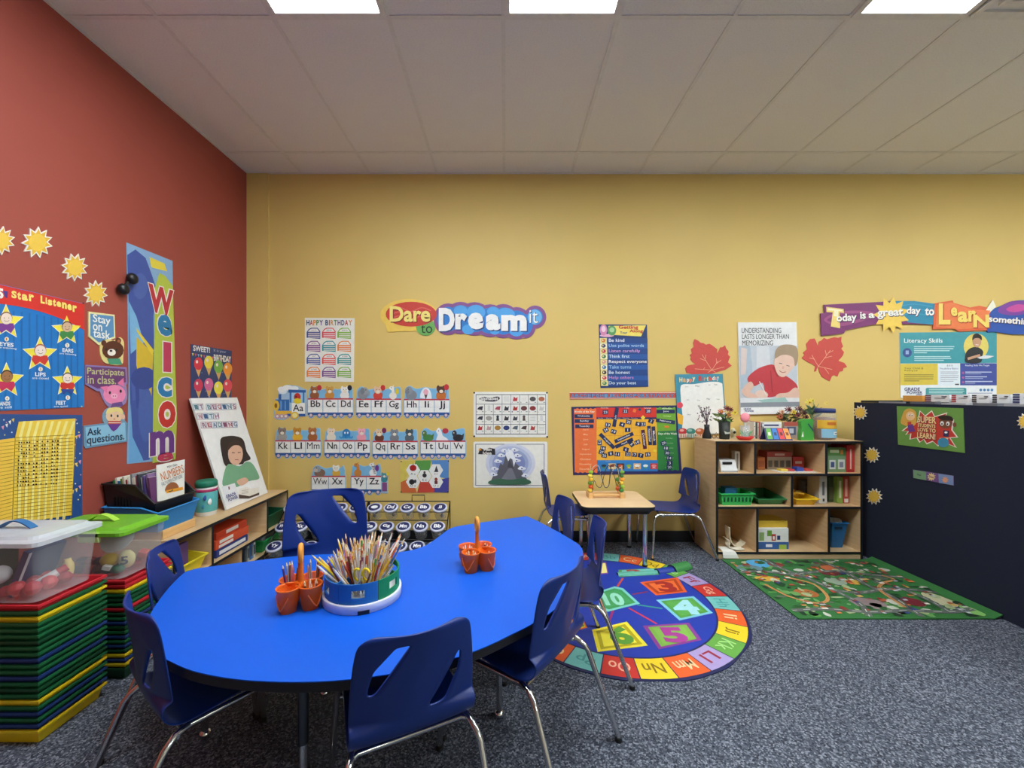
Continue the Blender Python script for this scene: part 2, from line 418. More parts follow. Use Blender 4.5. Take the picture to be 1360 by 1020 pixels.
# ============================================================ chairs
def make_chair():
    r = thing('school_chair', '', 'chair', group='blue plastic school chairs')
    SEAT = .385
    # rows: (y, z above seat, half width, curl of the edges, lower slot L1 L2, upper slot U1 U2, cut lower, cut upper)
    rows = [(.200,-.040,.150,.0), (.196,-.014,.163,.0), (.175,-.001,.175,.004), (.10,-.004,.183,.006), (0,-.014,.190,.008), (-.10,-.020,.194,.008), (-.165,-.018,.196,.004), (-.198,.006,.196,.012), (-.206,.04,.195,.02)]
    rows = [(a,b,c,d,-.52,-.22,.22,.55,0,0) for a,b,c,d in rows]
    def bk(v): # back profile: height .06..0.305
        z = .05+.255*v; y = -.208-.032*v-.018*max(0, v-.75)*4*max(0, v-.75)*4*.3
        return y, z
    for v, hw, L1, L2, U1, U2, cl, cu in [
        (.05,.195,-.44,-.12,.20,.50,0,0), (.08,.195,-.46,-.14,.24,.52,1,0), (.24,.194,-.58,-.31,.46,.62,1,0), (.33,.193,-.65,-.40,.64,.77,1,0), (.37,.192,-.68,-.44,.65,.76,1,1), (.50,.190,-.735,-.57,.52,.73,1,1),
        (.62,.187,-.745,-.69,.395,.69,0,1), (.66,.186,-.72,-.62,.355,.66,0,1), (.80,.181,-.62,-.40,.21,.48,0,1), (.88,.176,-.56,-.30,.12,.38,0,0), (.93,.170,-.52,-.26,.13,.38,0,0), (.98,.152,-.5,-.25,.15,.38,0,0), (1.0,.12,-.5,-.25,.15,.38,0,0)]:
        y, z = bk(v); rows.append((y, z, hw, .026, L1, L2, U1, U2, cl, cu))
    vs = []; fs = []; N = 10
    for y, z, hw, cur, L1, L2, U1, U2, cl, cu in rows:
        for t in (-1, -.88, L1, L2, (L2+U1)/2-.05, (L2+U1)/2+.05, U1, U2, .88, 1):
            back = z > .045
            vs.append((-t*hw*.915, y + (cur*t*t*1.3 if back else 0), SEAT + z + (0 if back else cur*t*t*.8)))
    for i in range(len(rows)-1):
        for j in range(N-1):
            if j == 2 and rows[i][8]: continue
            if j == 6 and rows[i][9]: continue
            fs.append((i*N+j, (i+1)*N+j, (i+1)*N+j+1, i*N+j+1))
    mb = MB().add(vs, fs, 'chair_blue', True)
    sh = mb.build('shell', r)
    bmx = bmesh.new(); bmx.from_mesh(sh.data); cl = bmx.edges.layers.float.new('crease_edge'); vl = bmx.verts.layers.float.new('crease_vert')
    for e in bmx.edges:
        if e.is_boundary and all(abs(q.co.x) < .155 and SEAT+.05 < q.co.z < SEAT+.29 for q in e.verts): 
            e[cl] = 1.0
            for q in e.verts: q[vl] = .8
    bmx.to_mesh(sh.data); bmx.free()
    s = sh.modifiers.new('thickness', 'SOLIDIFY'); s.thickness = .007; s.offset = 0
    s = sh.modifiers.new('smooth', 'SUBSURF'); s.levels = 2; s.render_levels = 2
    for sx in (-1, 1):
        def lp(pts): return [(sx*a, b, c) for a, b, c in pts]
        f_ = MB().tube(lp([(.162,.125,.352),(.170,.15,.346),(.178,.165,.322),(.183,.172,.30),(.202,.19,.012)]), .0105, 'chrome').build('leg', r)
        a = MB().tube(lp([(.162,-.135,.352),(.172,-.172,.347),(.183,-.198,.326),(.190,-.212,.305),(.210,-.325,.012)]), .0105, 'chrome').build('leg', r)
        MB().tube(lp([(.2,.1885,.016),(.202,.19,.0)]), .0135, 'rubber').build('foot_cap', f_)
        MB().tube(lp([(.209,-.3235,.016),(.210,-.325,.0)]), .0135, 'rubber').build('foot_cap', a)
        MB().tube(lp([(.162,.125,.352),(.162,-.135,.352)]), .0105, 'chrome').build('side_rail', r)
    for y in (.10, -.13):
        MB().tube([(-.178,y-.04 if y<0 else y,.345),(-.15,y-.02 if y<0 else y,.345),(.15,y-.02 if y<0 else y,.345),(.178,y-.04 if y<0 else y,.345)], .009, 'chrome').build('crossbar', r)
    return r
chair0 = make_chair()
CH = [ # seat centre x, y, facing x, y, scale, label
    (-.338, 1.333, -.437, .90, 1.0, 'blue plastic chair in front with its back to the viewer, tucked under the kidney table'),
    (.035, 1.60, -.81, .58, 1.04, 'blue plastic chair beside the round rug, its slotted back over the grey carpet'),
    (.262, 2.084, -.996, .05, 1, 'blue plastic chair with chrome legs standing on the round alphabet rug'),
    (.165, 2.47, -.975, -.22, 1, 'blue plastic chair at the far table corner, just before the small wooden table'),
    (-1.24, 1.795, .93, .37, 1, 'blue plastic chair between the tray stacks and the far end of the kidney table'),
    (-.985, 1.425, .60, .80, 1.02, 'blue plastic chair seen from the side at the lower end of the kidney table'),
    (-.875, 1.985, .36, -.93, 1.18, 'larger blue teacher chair facing us in the inward curve of the kidney table'),
    (.535, 3.38, 1, .0, 1, 'blue plastic chair below the mountain poster, left of the small wooden table'),
    (1.372, 3.49, -1, .0, 1, 'blue plastic chair between the small wooden table and the cubby shelf'),
]
for i, (x, y, fx, fy, sc, lb) in enumerate(CH):
    c = chair0 if i == 0 else copy_tree(chair0)
    c.location = (x, y, 0); c.rotation_euler = (0, 0, math.atan2(fy, fx) - PI/2); c.scale = (sc, sc, sc); c['label'] = lb

# ============================================================ kidney table
TT = .55
px_edge = [(693,686.5),(702,686.5),(737,704),(764,720),(772,727),(774.5,736),(774,747),(769,761),(756,788),(736,810),(705,829.5),(680,842),(644,859),(600,875),(540,891),(474,901),(420,905),(360,905),(304,900.6),(257,891),(228,879),(212,868),(199,840),(196,826),(204,808),(224,781),(243,762),(254,757),(275,753),(360,742),(400,738),(440,736),(500,735.5),(540,732),(566,724),(585,711),(600,701),(625,696),(660,691)]
plan = [on_level(a, b, TT) for a, b in px_edge]
cx, cy = -.47, 1.72
plan = [(a-cx, b-cy) for a, b in spline(plan, True, 4)]
r = thing('kidney_table', 'large kidney-shaped activity table with a bright blue top', 'table', (cx, cy, 0))
if area2(plan) < 0: plan.reverse()
MB().prism(plan, TT-.003, TT, 'table_blue').build('tabletop', r)
MB().prism(plan, TT-.03, TT-.003, 'black_edge').build('edge_band', r)
MB().prism([(a*.8, b*.8) for a, b in plan], TT-.06, TT-.03, 'black_edge').build('apron', r)
for a, b in ((-.70,-.12),(.445,-.02),(.42,.45),(-.33,.10),(-.16,-.44)):
    g_ = MB().tube([(a,b,TT-.031),(a,b,.25)], .016, 'dark_steel', 10).tube([(a,b,.25),(a,b,.03)], .013, 'chrome', 10).build('leg', r)
    MB().lathe([(.012,.028),(.02,.022),(.022,.008),(.018,0)][::-1], 'chrome', 12, a, b).build('glide', g_)

# ============================================================ small wooden table
r = thing('square_table', 'small square maple table with black edge and chrome legs', 'table', (.8675, 3.365, 0))
p = rrect(-.283, -.265, .283, .265, .06, 6)
MB().prism(p, .447, .475, 'maple_top', 'black_edge').build('tabletop', r, bevel=.004)
MB().prism(rrect(-.24,-.22,.24,.22,.03), .41, .447, 'black_edge').build('apron', r)
for a in (-1, 1):
    for b2 in (-1, 1):
        g_ = MB().tube([(a*.21, b2*.2, .447),(a*.21, b2*.2, .02)], .019, 'chrome', 14).build('leg', r)
        MB().lathe([(.014,.0),(.021,.003),(.021,.014),(.016,.022)], 'rubber', 12, a*.21, b2*.2).build('glide', g_)

# bead maze
r = thing('bead_maze', 'wooden bead maze toy with looping wires on the small table', 'toy', (.835, 3.42, .475))
W2 = .13
for sx in (-1, 1):
    MB().prism(rrect(-.022, -.055, .022, .055, .012), 0, .045, 'pine').build('end_block', r, (sx*W2, 0, 0), bevel=.004)
for sy in (-1, 1):
    MB().tube([(-W2, sy*.035, .022), (W2, sy*.035, .022)], .011, 'pine').build('rail', r)
beads = {-1: ['#f0d040','#e8622a','#5a8a2e','#f0c030','#f4e050','#9cc53a'], 1: ['#3a8a3a','#9cc53a','#f0d040','#f0a030','#3a7a3a','#78b040']}
for sx in (-1, 1):
    for q, h in enumerate(beads[sx]):
        MB().lathe([(.008,-.014),(.019,-.008),(.019,.008),(.008,.014)], h, 12).build('bead', r, (sx*W2*1.0+(.012 if q % 2 else -.006)*.3, -.02, .06+.03*q))
    for q, h in enumerate(['#e0602a','#f0c848','#4a8a3a']):
        MB().ball((0,0,0), .019, h, 12).build('bead', r, (sx*(W2-.0)+.02*sx*-1, .028, .064+.037*q))
    MB().tube([(sx*W2,-.02,.04),(sx*W2,-.02,.262)], .006, 'pine').build('post', r)
wires = [[(-.12,.03,.04),(-.10,.02,.20),(-.06,0,.24),(-.03,-.02,.15),(-.01,-.02,.085),(.03,0,.10),(.05,.02,.24),(.09,.03,.26),(.12,.03,.15),(.12,.03,.04)],
         [(-.12,-.03,.04),(-.10,-.03,.14),(-.07,.0,.09),(-.03,.02,.08),(.0,.02,.20),(.03,0,.26),(.07,-.02,.17),(.09,-.02,.10),(.11,-.03,.13),(.12,-.03,.04)],
         [(-.12,.0,.04),(-.11,.0,.23),(-.05,.02,.25),(-.02,.03,.10),(.02,.03,.08),(.05,.01,.18),(.08,0,.25),(.11,0,.20),(.12,0,.04)]]
for w_, h in zip(wires, ('#1c1c20', '#2a2a30', '#c8c0b4')):
    MB().tube(spline(w_, False, 6), .0028, h, 6).build('wire', r)

# ============================================================ pencils and caddies on the blue table
PC = [('#f0b428','#e8cfa0','#2a2a2a'),('#f2c22e','#e8cfa0','#2a2a2a'),('#f4f0e6','#e8cfa0','#404040'),('#e9e6de','#d8d4c8','#c04040'),('#d8602a','#e8cfa0','#d8602a'),('#c8323c','#e8cfa0','#c8323c'),('#8c3a5a','#e8cfa0','#8c3a5a'),
      ('#2c6ab4','#e8cfa0','#2c6ab4'),('#4a9a4a','#e8cfa0','#4a9a4a'),('#7a4a2a','#e8cfa0','#7a4a2a'),('#f4dc3c','#e8cfa0','#f4dc3c'),('#9a9aa0','#e8cfa0','#333333'),('#5a3a7a','#e8cfa0','#5a3a7a'),('#e890a8','#e8cfa0','#e890a8'),('#dcb88c','#e8cfa0','#6a4a2a'),('#fafaf6','#e8cfa0','#e05070')]
pm = []
for c3 in PC:
    mb = MB(); n = 6; L = .17; r0 = .0038
    ring = lambda rr, z: [(rr*math.cos(2*PI*i/n), rr*math.sin(2*PI*i/n), z) for i in range(n)]
    mb.frustum(ring(r0, 0), ring(r0, L-.02), c3[0], True, False)
    mb.frustum(ring(r0, L-.02), ring(r0*.35, L-.005), c3[1], False, False)
    mb.frustum(ring(r0*.35, L-.005), ring(r0*.05, L), c3[2], False, True)
    o = mb.build('pencil'); pm.append(o.data); bpy.data.objects.remove(o)
CN = ['orange-yellow','yellow','cream','pale grey','orange','red','maroon','blue','green','brown','lemon yellow','grey','purple','pink','tan','white']
def pencil(i, base, tilt, az, z_scale, label, group):
    o = bpy.data.objects.new('pencil', pm[i]); COL.objects.link(o)
    d = Vector((math.sin(tilt)*math.cos(az), math.sin(tilt)*math.sin(az), math.cos(tilt)))
    o.rotation_mode = 'QUATERNION'; o.rotation_quaternion = d.to_track_quat('Z', 'Y'); o.location = base; o.scale = (1, 1, z_scale)
    tag(o, label, 'pencil', group)
OX, OY = -.555, 1.60
r = thing('pencil_organizer', 'round blue and green pencil organizer on a white turntable base, full of pencils', 'organizer', (OX, OY, TT))
base = MB().lathe([(.140,0),(.1455,.001),(.1465,.031),(.1455,.033),(.02,.033)], '#e4e6f0', 40); base.build('base', r)
MB().box(-.02, .02, -.1475, -.140, 0.0, .014, 'black_edge').build('base_notch', r, (0,0,0), .35)
def wall_seg(a0, a1, col, R=.138, z0=.033, z1=.105, t=.005, hole=True):
    mb = MB(); n = 14
    am = (a0+a1)/2
    def seg(b0, b1, h0, h1):
        k = max(2, int(abs(b1-b0)/.08)+1); pi = []
        for q in range(k+1):
            a = b0+(b1-b0)*q/k; c, s_ = math.cos(a), math.sin(a)
            pi.append([(R*c,R*s_,h0),(R*c,R*s_,h1),((R-t)*c,(R-t)*s_,h1),((R-t)*c,(R-t)*s_,h0)])
        for q in range(k):
            mb.add(pi[q]+pi[q+1], [(0,4,5,1),(1,5,6,2),(2,6,7,3),(3,7,4,0)], col)
        mb.add(pi[0], [(0,1,2,3)], col); mb.add(pi[-1], [(3,2,1,0)], col)
    w_ = .17
    if hole:
        seg(a0, am-w_, z0, z1); seg(am+w_, a1, z0, z1); seg(am-w_, am+w_, z0, z0+.022); seg(am-w_, am+w_, z1-.022, z1)
    else: seg(a0, a1, z0, z1)
    return mb
for q in range(6):
    a0 = math.radians(-168+60*q); col = '#2070b6' if q in (0, 5, 1) else '#118a4c'
    if q == 1: col = '#2070b6'
    if q in (2, 3): col = '#118a4c'
    if q in (4,): col = '#118a4c'
    wall_seg(a0+.01, a0+math.radians(60)-.01, col).build('bin_wall', r)
MB().box(-.13, .13, -.003, .003, .034, .1, '#2070b6').build('divider', r, rz=1.1)
for i in range(150):
    a = random.uniform(0, 2*PI); rad = .115*math.sqrt(random.random())
    bx, by = rad*math.cos(a), rad*math.sin(a)
    lean = min(.95, max(0.02, (rad/.115)*random.uniform(.25, 1.0))); az = a + random.uniform(-.6, .6)
    lean = min(lean, math.atan((.126-rad*.62)/.071)/.9)
    i2 = random.choices(range(16), [8,6,9,7,4,3,3,3,2,3,5,4,2,3,4,10])[0]
    pencil(i2, (OX+bx*.62, OY+by*.62, TT+.036), lean*.9, az, random.uniform(.8, 1.16), CN[i2]+' coloured pencil in the round blue and green organizer', CN[i2]+' pencils in the organizer')
# a pair of yellow scissors in front
r = thing('scissors', 'yellow-handled scissors stuck in the round pencil organizer', 'scissors', (OX+.03, OY-.085, TT+.04))
for sx in (-1, 1):
    MB().tube([(sx*.016+.013*math.cos(t), -.012-.006*math.sin(t), .085+.024*math.sin(t)) for t in [2*PI*q/14 for q in range(14)]], .0045, '#f2d81e', 6, True).build('handle', r)
    MB().frustum([(sx*.004-.004,-.002,0),(sx*.004+.004,-.002,0),(sx*.004+.004,.002,0),(sx*.004-.004,.002,0)], [(sx*.012-.003,-.012,.065),(sx*.012+.003,-.012,.065),(sx*.012+.003,-.008,.065),(sx*.012-.003,-.008,.065)], 'chrome').build('blade', r)

def caddy(x, y, rz, label):
    r = thing('cup_caddy', label, 'caddy', (x, y, TT), rz, 'orange cup caddies')
    for k in range(4):
        a = PI/4 + k*PI/2; cx_, cy_ = .052*math.cos(a), .052*math.sin(a)
        cup = MB().lathe([(.026,.002),(.028,.0),(.040,.082),(.042,.084),(.042,.088),(.038,.088),(.037,.082),(.026,.005),(1e-4,.005)], 'orange_plastic', 22).build('cup', r, (cx_, cy_, 0))
        pts = []
        for q in range(9):
            t = -1 + q/4; ang = a + t*.9; h = .012 + .05*abs(t)**1.4; R = .028+(.012)*h/.084+.002
            pts.append((R*math.cos(ang), R*math.sin(ang), h))
        MB().tube(pts, .0022, '#ff8030', 6).build('cup_rib', cup)
    MB().box(-.018, .018, -.018, .018, .055, .078, 'orange_plastic').build('hub', r, bevel=.004)
    MB().tube([(0,0,.06),(0,0,.10),(0,0,.165)], [.012,.010,.009], '#e0761c', 10).build('handle_stem', r)
    lp = [(.0, .019*math.sin(2*PI*q/16), .192+.030*math.cos(2*PI*q/16)) for q in range(16)]
    MB().tube(lp, .0085, '#f0a03c', 8, True).build('handle_loop', r)
    return r
c1 = (-.765, 1.535); c2 = (-.128, 1.865)
caddy(*c1, .35, 'orange four-cup caddy with loop handle next to the pencil organizer')
caddy(*c2, .30, 'orange four-cup caddy standing alone on the blue table')
def cup_pos(c, rz, k): a = PI/4+k*PI/2+rz; return (c[0]+.052*math.cos(a), c[1]+.052*math.sin(a))
for k, cols in ((1, [13,12,9,11,13,9]), (0, [11,9,14,2,9])):
    cxy = cup_pos(c1, .35, k)
    for i in cols:
        a = random.uniform(0, 6.28)
        pencil(i, (cxy[0]+.010*math.cos(a), cxy[1]+.010*math.sin(a), TT+.007), .14, a, .82, CN[i]+' pencil in the orange caddy beside the organizer', 'pencils in the orange caddy beside the organizer')
cxy = cup_pos(c1, .35, 3)
for q in range(6):
    a = q*1.05; i = (9, 15, 2, 11, 9, 2)[q]
    pencil(i, (cxy[0]+.013*math.cos(a), cxy[1]+.013*math.sin(a), TT+.007), .12, a, .55, 'short '+CN[i]+' pencil in a front cup of the caddy beside the organizer', 'short pencils in the caddy beside the organizer')
for k, cols in ((1, [2,15,3,2]), (2, [15,0,2,8,15,3]), (3, [9,4]), (0, [5,9])):
    cxy = cup_pos(c2, .30, k)
    for q, i in enumerate(cols):
        a = q*1.1
        pencil(i, (cxy[0]+.012*math.cos(a), cxy[1]+.012*math.sin(a), TT+.007), .1, a, .48 if k != 3 else .42, CN[i]+' pencil in the lone orange caddy', 'pencils in the lone orange caddy')

# ============================================================ things on the back wall
C4, C5, C6, C7 = (340,400,4.857), (340,560,4.857), (480,380,4.857), (600,510,4.0)
C8, D1, D2, D4 = (740,400,4.857), (880,410,4.857), (1080,380,4.857), (1120,520,5.667)
A1, A2 = (0,280,4.0), (0,500,4.0)
WHITE, INK = '#eeece4', '#26262e'
def box4(x0, y0, x1, y1): return [(x0,y0),(x1,y0),(x1,y1),(x0,y1)]

# birthday chart with twelve cakes
p = Poster('birthday_chart', 'white Happy Birthday chart with twelve small coloured cakes on the yellow wall', 'poster', BACK, C4)
p.sheet([(316,108),(636,110),(632,521),(316,519)], WHITE)
cols = ['#e05040','#3a7ab8','#e09030','#6a4a8a','#3a9a6a']
for i, (ch, a, b) in enumerate([('H',327,347),('A',349,369),('P',371,389),('P',391,409),('Y',410,434),('B',449,468),('I',472,478),('R',483,502),('T',504,524),('H',528,548),('D',552,572),('A',574,596),('Y',598,622)]):
    p.text(ch, a, 122, b, 157, ['#2f4a6a','#c04a4a','#e0903a','#5a8a4a','#6a4a8a'][i % 5] if i else '#2f4a6a', .03)
cc = ['#4a548e','#e0505a','#86bb3c','#8a4e92','#3a9aa0','#ec8a3a','#4a60a0','#ea5a50','#2a9a96','#ee8a34','#7c4a90','#7cb838']
for i in range(12):
    x, y = 328+(i % 3)*99, 172+(i//3)*84; c = cc[i]; w = 88
    p.poly([(x,y+28),(x+14,y+8),(x+30,y),(x+70,y),(x+w,y+22),(x+w,y+72),(x,y+64)], c)
    p.poly([(x+8,y+26),(x+20,y+12),(x+34,y+6),(x+68,y+6),(x+w-5,y+26)], '#f4f0ea', 2)
    for q in range(3): p.rect(x+10, y+34+q*12, x+w-3, y+39+q*12, '#f0e6e0', 2)
    p.text(['JANUARY','FEBRUARY','MARCH','APRIL','MAY','JUNE','JULY','AUGUST','SEPTEMBER','OCTOBER','NOVEMBER','DECEMBER'][i], x+30, y+12, x+66, y+20, INK)
p.done()

# Dare to Dream it
p = Poster('motto_cutout', 'long Dare to Dream it cutout with blue cloud and red oval lettering', 'wall sign', BACK, C6, thick=.006)
def fluff(f, cs, gr, col, l=None):
    for x, y, rx, ry in cs:
        pts = ellp(x, y, rx+gr, ry+gr, 24)
        p.sheet(pts, col) if l is None else p.poly(pts, col, l)
cl = [(560,214,72,80),(640,206,84,82),(730,212,92,86),(830,224,84,84),(915,226,84,88),(1000,240,78,82),(1060,248,44,66),(1120,200,50,52)]
p.sheet(ellp(308,188,186,104,32), '#efc95a').sheet([(150,230),(172,298),(420,282),(300,200)], '#efc95a')
p.sheet(ellp(415,264,62,56), '#6fb05a')
fluff(p, cl, 22, '#86508e')
p.ell(322,182,164,80,'#cf3f34',1,28)
for q in range(3): p.line(spline([(190,160+26*q),(250,140+26*q),(320,165+26*q),(390,140+26*q),(450,160+26*q)], False, 4), 7, '#e0685a', 2)
fluff(p, cl, 0, '#2c7fce', 1)
for x, y, rr in [(640,160,44),(740,170,60),(850,165,40),(930,190,62),(690,280,40),(860,290,30),(1000,290,44)]:
    p.ell(x, y, rr, rr*.8, '#4fa4e4', 2)
p.ell(1118,200,46,48,'#6fb6e8',3)
p.text('Dare', 190,138,452,238, '#8a2a20', .035, 4).text('Dare', 184,130,446,232, '#f6e27e', .03, 5)
p.text('to', 386,252,458,304, '#1e3a28', .0, 4)
for ch, a, b, t, bt in [('D',500,602,142,292),('r',606,682,178,280),('e',688,788,172,280),('a',802,896,182,286),('m',902,1066,186,290)]:
    p.text(ch, a+7, t+7, b+7, bt+7, '#1d3f7a', .06, 4).text(ch, a, t, b, bt, '#f4f2ee', .06, 5)
p.text('it', 1086,158,1142,242, '#24508e', .02, 5).text('it', 1083,156,1138,239, '#f4f4f0', .0, 6)
p.done()

# alphabet train
def critter(p, x, y, h, body, head, extra=None, l=2):
    """small printed animal: body, head, ears, muzzle, eyes"""
    w = h*.36
    p.ell(x, y-h*.26, w, h*.34, body, l); p.ell(x-w*.4, y-h*.68, w*.5, h*.13, body, l, 10); p.ell(x+w*.5, y-h*.78, w*.34, h*.2, head, l, 10); p.ell(x-w*.55, y-h*.8, w*.32, h*.2, head, l, 10)
    p.ell(x, y-h*.66, w*.74, h*.26, head, l+1); p.ell(x+w*.05, y-h*.56, w*.4, h*.12, '#efe2d0', l+2, 10)
    p.ell(x-w*.25, y-h*.72, 2.4, 3, INK, l+3, 8); p.ell(x+w*.3, y-h*.72, 2.4, 3, INK, l+3, 8)
    if extra: p.ell(x+w*1.05, y-h*.86, w*.5, h*.22, extra, l+1, 12); p.line([(x+w*1.05,y-h*.66),(x+w*.9,y-h*.2)], 2, INK, l)
ANIM = {'B':('#9a5a34','#a8683c','#c8323c'),'C':('#c98a3a','#d8a04c',None),'D':('#f0ece6','#f4f0ea','#26262e'),'E':('#8a9096','#989ea4',None),'F':('#d84a3c','#eac0a0','#c83430'),'G':('#efe8dc','#f0ece4','#e0c83a'),
 'H':('#848a92','#90969c',None),'I':('#e8f0f6','#f2b0c0','#d87890'),'J':('#c8702e','#5a3a2a','#c8343c'),'K':('#a8a09a','#8a7a72',None),'L':('#e8b432','#c88a2a',None),'M':('#a8602e','#b06a38',None),'N':('#eae0d0','#f0d8c0',None),
 'O':('#2a7fc0','#3490d0',None),'P':('#f0a0b0','#f4b0be',None),'Q':('#6a3a2a','#e8c8a0','#7a2a5a'),'R':('#7c8088','#8a8e96',None),'S':('#5a6a72','#4a5a62',None),'T':('#4a8a4a','#5a7a3a',None),'U':('#f0f0f4','#f4f4f8','#b83a4a'),'V':('#2a2a32','#3a3a42',None),
 'W':('#8a6a5a','#98a0a6',None),'X':('#e0b04a','#f0ece4',None),'Y':('#c8823a','#d08a40',None),'Z':('#f0f0f0','#e8e8e8','#7a3a8a')}
def train(letters, x0, x1, ytop, yred, ybot, crop, label, engine=False, caboose=False):
    p = Poster('alphabet_train_car', label, 'wall cutout', BACK, crop, thick=.003, group='alphabet train cutouts')
    n = len(letters); w = (x1-x0)/n
    edge = '#a8c4dc'
    p.sheet(box4(x0-4, yred-6, x1+4, ybot-12), edge)
    top = [(x0+2, yred)] + spline([(x0+6, ytop+26), (x0+w*.35, ytop+4), (x0+w*.8, ytop+24), (x0+w*1.4, ytop+14), (x0+w*2 if n > 2 else x0+w*1.7, ytop+22), (x1-14, ytop+6), (x1-2, ytop+34)], False, 4) + [(x1-2, yred)]
    if engine:
        top = [(x0-18,yred+100),(x0-18,yred+60),(x0+2,yred+20),(x0+14,yred-20),(x0+6,yred-60),(x0+20,ytop+10),(x0+70,ytop-6),(x0+130,ytop),(x1+8,ytop+26),(x1+4,yred+100)]
    p.sheet(top, edge)
    if engine:
        xm = x0+78
        p.ell(x0+30,ytop+24,24,18,'#f2f4f4',2).ell(x0+70,ytop+14,34,18,'#f4f6f6',2).ell(x0+112,ytop+18,30,16,'#eef2f4',2).ell(x0+40,ytop+40,26,14,'#e4ecf2',1)
        p.rect(x0+12,yred-30,x0+30,yred+8,'#2a5a9a',2).rect(x0-8,yred+4,x0+82,yred+76,'#2e6cb2',2).rect(x0+24,yred+14,x0+34,yred+70,'#6aa0d8',3).rect(x0+52,yred+14,x0+60,yred+70,'#6aa0d8',3)
        p.ell(x0-2,yred+44,20,34,'#e8c03a',3).ell(x0-4,yred+44,9,16,'#8a5a2a',4)
        p.poly([(x0+76,yred-60),(x1+4,yred-56),(x1+2,yred-40),(x0+76,yred-40)],'#2a62a8',3).rect(x0+84,yred-40,x0+96,yred+24,'#3a7cc0',3).rect(x1-16,yred-40,x1-6,yred+24,'#3a7cc0',3)
        p.rect(x0+96,yred-40,x1-16,yred+20,'#a8d4ec',2)
        p.ell(x0+134,yred-12,22,26,'#c8342c',4).ell(x0+136,yred+14,26,18,'#e8d02a',5).ell(x0+126,yred-14,5,6,INK,6,8)
        p.rect(xm+20,yred+26,x1-2,yred+96,'#f4f2ec',4); p.text('Aa', xm+28,yred+36,x1-12,yred+80, INK, .01, 6)
        p.rect(x0-6,yred+78,xm+22,yred+112,'#e8b83a',3).rect(x0+66,yred+96,x1,yred+112,'#2a5aa8',4)
        for xx in (x0+6, x0+34, x0+60): p.ell(xx,yred+112,15,15,'#cc9aa4',5).ell(xx,yred+112,8,8,'#f0e8e0',6)
        p.ell(x0+118,yred+106,26,24,'#e6bc3a',6).ell(x0+118,yred+106,16,15,'#f4e49a',7)
        p.sheet(ellp(x0+118,yred+108,30,28), edge).sheet(ellp(x0+30,yred+114,48,22), edge)
        p.done(); return
    p.poly([(a+ (3 if a < (x0+x1)/2 else -3), b+4) for a, b in top], '#7cb8de', 1)
    for i, L in enumerate(letters):
        a = x0+w*i
        p.rect(a+2, yred, a+w-2, ybot-26, '#f4f2ee', 2).rect(a, yred-4, a+w, yred+5, '#c23a44', 3).rect(a, ybot-34, a+w, ybot-18, '#2a5a9e', 3)
        p.rect(a, yred, a+2, ybot-30, '#6a7a92', 3).rect(a+3,yred+(ybot-yred)*.42,a+w-3,yred+(ybot-yred)*.43,'#a8b4c4',3)
        low = 0 if L not in 'GJPQY' else 12
        p.text(L+L.lower(), a+w*(.2 if L not in 'MW' else .1), yred+10, a+w*(.84 if L not in 'MW' else .92), yred+52+low, INK, .012 if L not in 'MW' else 0, 5)
        for xx in (a+w*.22, a+w*.78):
            p.sheet(ellp(xx, ybot-14, 18, 18), edge); p.ell(xx, ybot-16, 14, 14, '#2e4a86', 4, 14).ell(xx, ybot-16, 10, 10, '#dcc4cc', 5, 12)
        bo, he, ex = ANIM[L]; X_, h_ = a+w*.45, yred-ytop-2
        if L == 'O':
            p.ell(X_, yred-h_*.55, 26, h_*.38, bo, 3)
            for k in range(6): p.line(spline([(X_-20+8*k, yred-h_*.35), (X_-34+13*k, yred-h_*.2), (X_-44+17*k, yred-h_*.35)], False, 3), 9, he, 3)
            p.ell(X_-9, yred-h_*.62, 5, 7, '#f4f4f4', 4, 8).ell(X_+9, yred-h_*.62, 5, 7, '#f4f4f4', 4, 8)
        elif L == 'U':
            p.poly(spline([(X_-36,yred),(X_-30,yred-h_*.45),(X_-40,yred-h_*.7),(X_-24,yred-h_*.98),(X_-8,yred-h_*.8),(X_+4,yred-h_*.4),(X_+30,yred-h_*.2),(X_+34,yred)], True, 4), bo, 3).ell(X_+20, yred-h_*.75, 20, h_*.2, ex, 4).ell(X_-24, yred-h_*.75, 3, 4, INK, 5, 8)
        elif L == 'I':
            p.poly(ellp(X_, yred-h_*.1, 38, h_*.75, 18)[9:]+[(X_+38, yred)], bo, 3).poly([(X_-12,yred-h_*.4),(X_+12,yred-h_*.4),(X_,yred)], '#5a4a44', 4).ell(X_, yred-h_*.52, 16, h_*.2, he, 5)
        elif L == 'E':
            p.ell(X_, yred-h_*.38, 34, h_*.4, bo, 3).ell(X_+14, yred-h_*.62, 20, h_*.28, he, 4).ell(X_-2, yred-h_*.62, 14, h_*.26, '#7c8288', 5).line(spline([(X_+30,yred-h_*.6),(X_+42,yred-h_*.5),(X_+36,yred-h_*.25)], False, 4), 9, he, 5).ell(X_+20, yred-h_*.7, 3, 4, INK, 6, 8)
        elif L in 'GZY':
            p.ell(X_, yred-h_*.25, 24, h_*.28, bo, 3).poly([(X_-4,yred-h_*.3),(X_+14,yred-h_*.3),(X_+6,yred-h_*.85),(X_-12,yred-h_*.85)], bo, 3).ell(X_-8, yred-h_*.84, 17, h_*.14, he, 4).line([(X_-2,yred-h_*.9),(X_+4,yred-h_*1.04)], 5, he, 4).ell(X_-10, yred-h_*.87, 3, 3, INK, 5, 8)
            if L == 'Z':
                for k in range(5): p.line([(X_-8+3*k,yred-h_*(.75-.12*k)),(X_+10+2*k,yred-h_*(.7-.12*k))], 4, '#2a2a30', 6)
            if ex: p.ell(X_+26, yred-h_*.6, 12, h_*.24, ex, 4)
        elif L in 'TV':
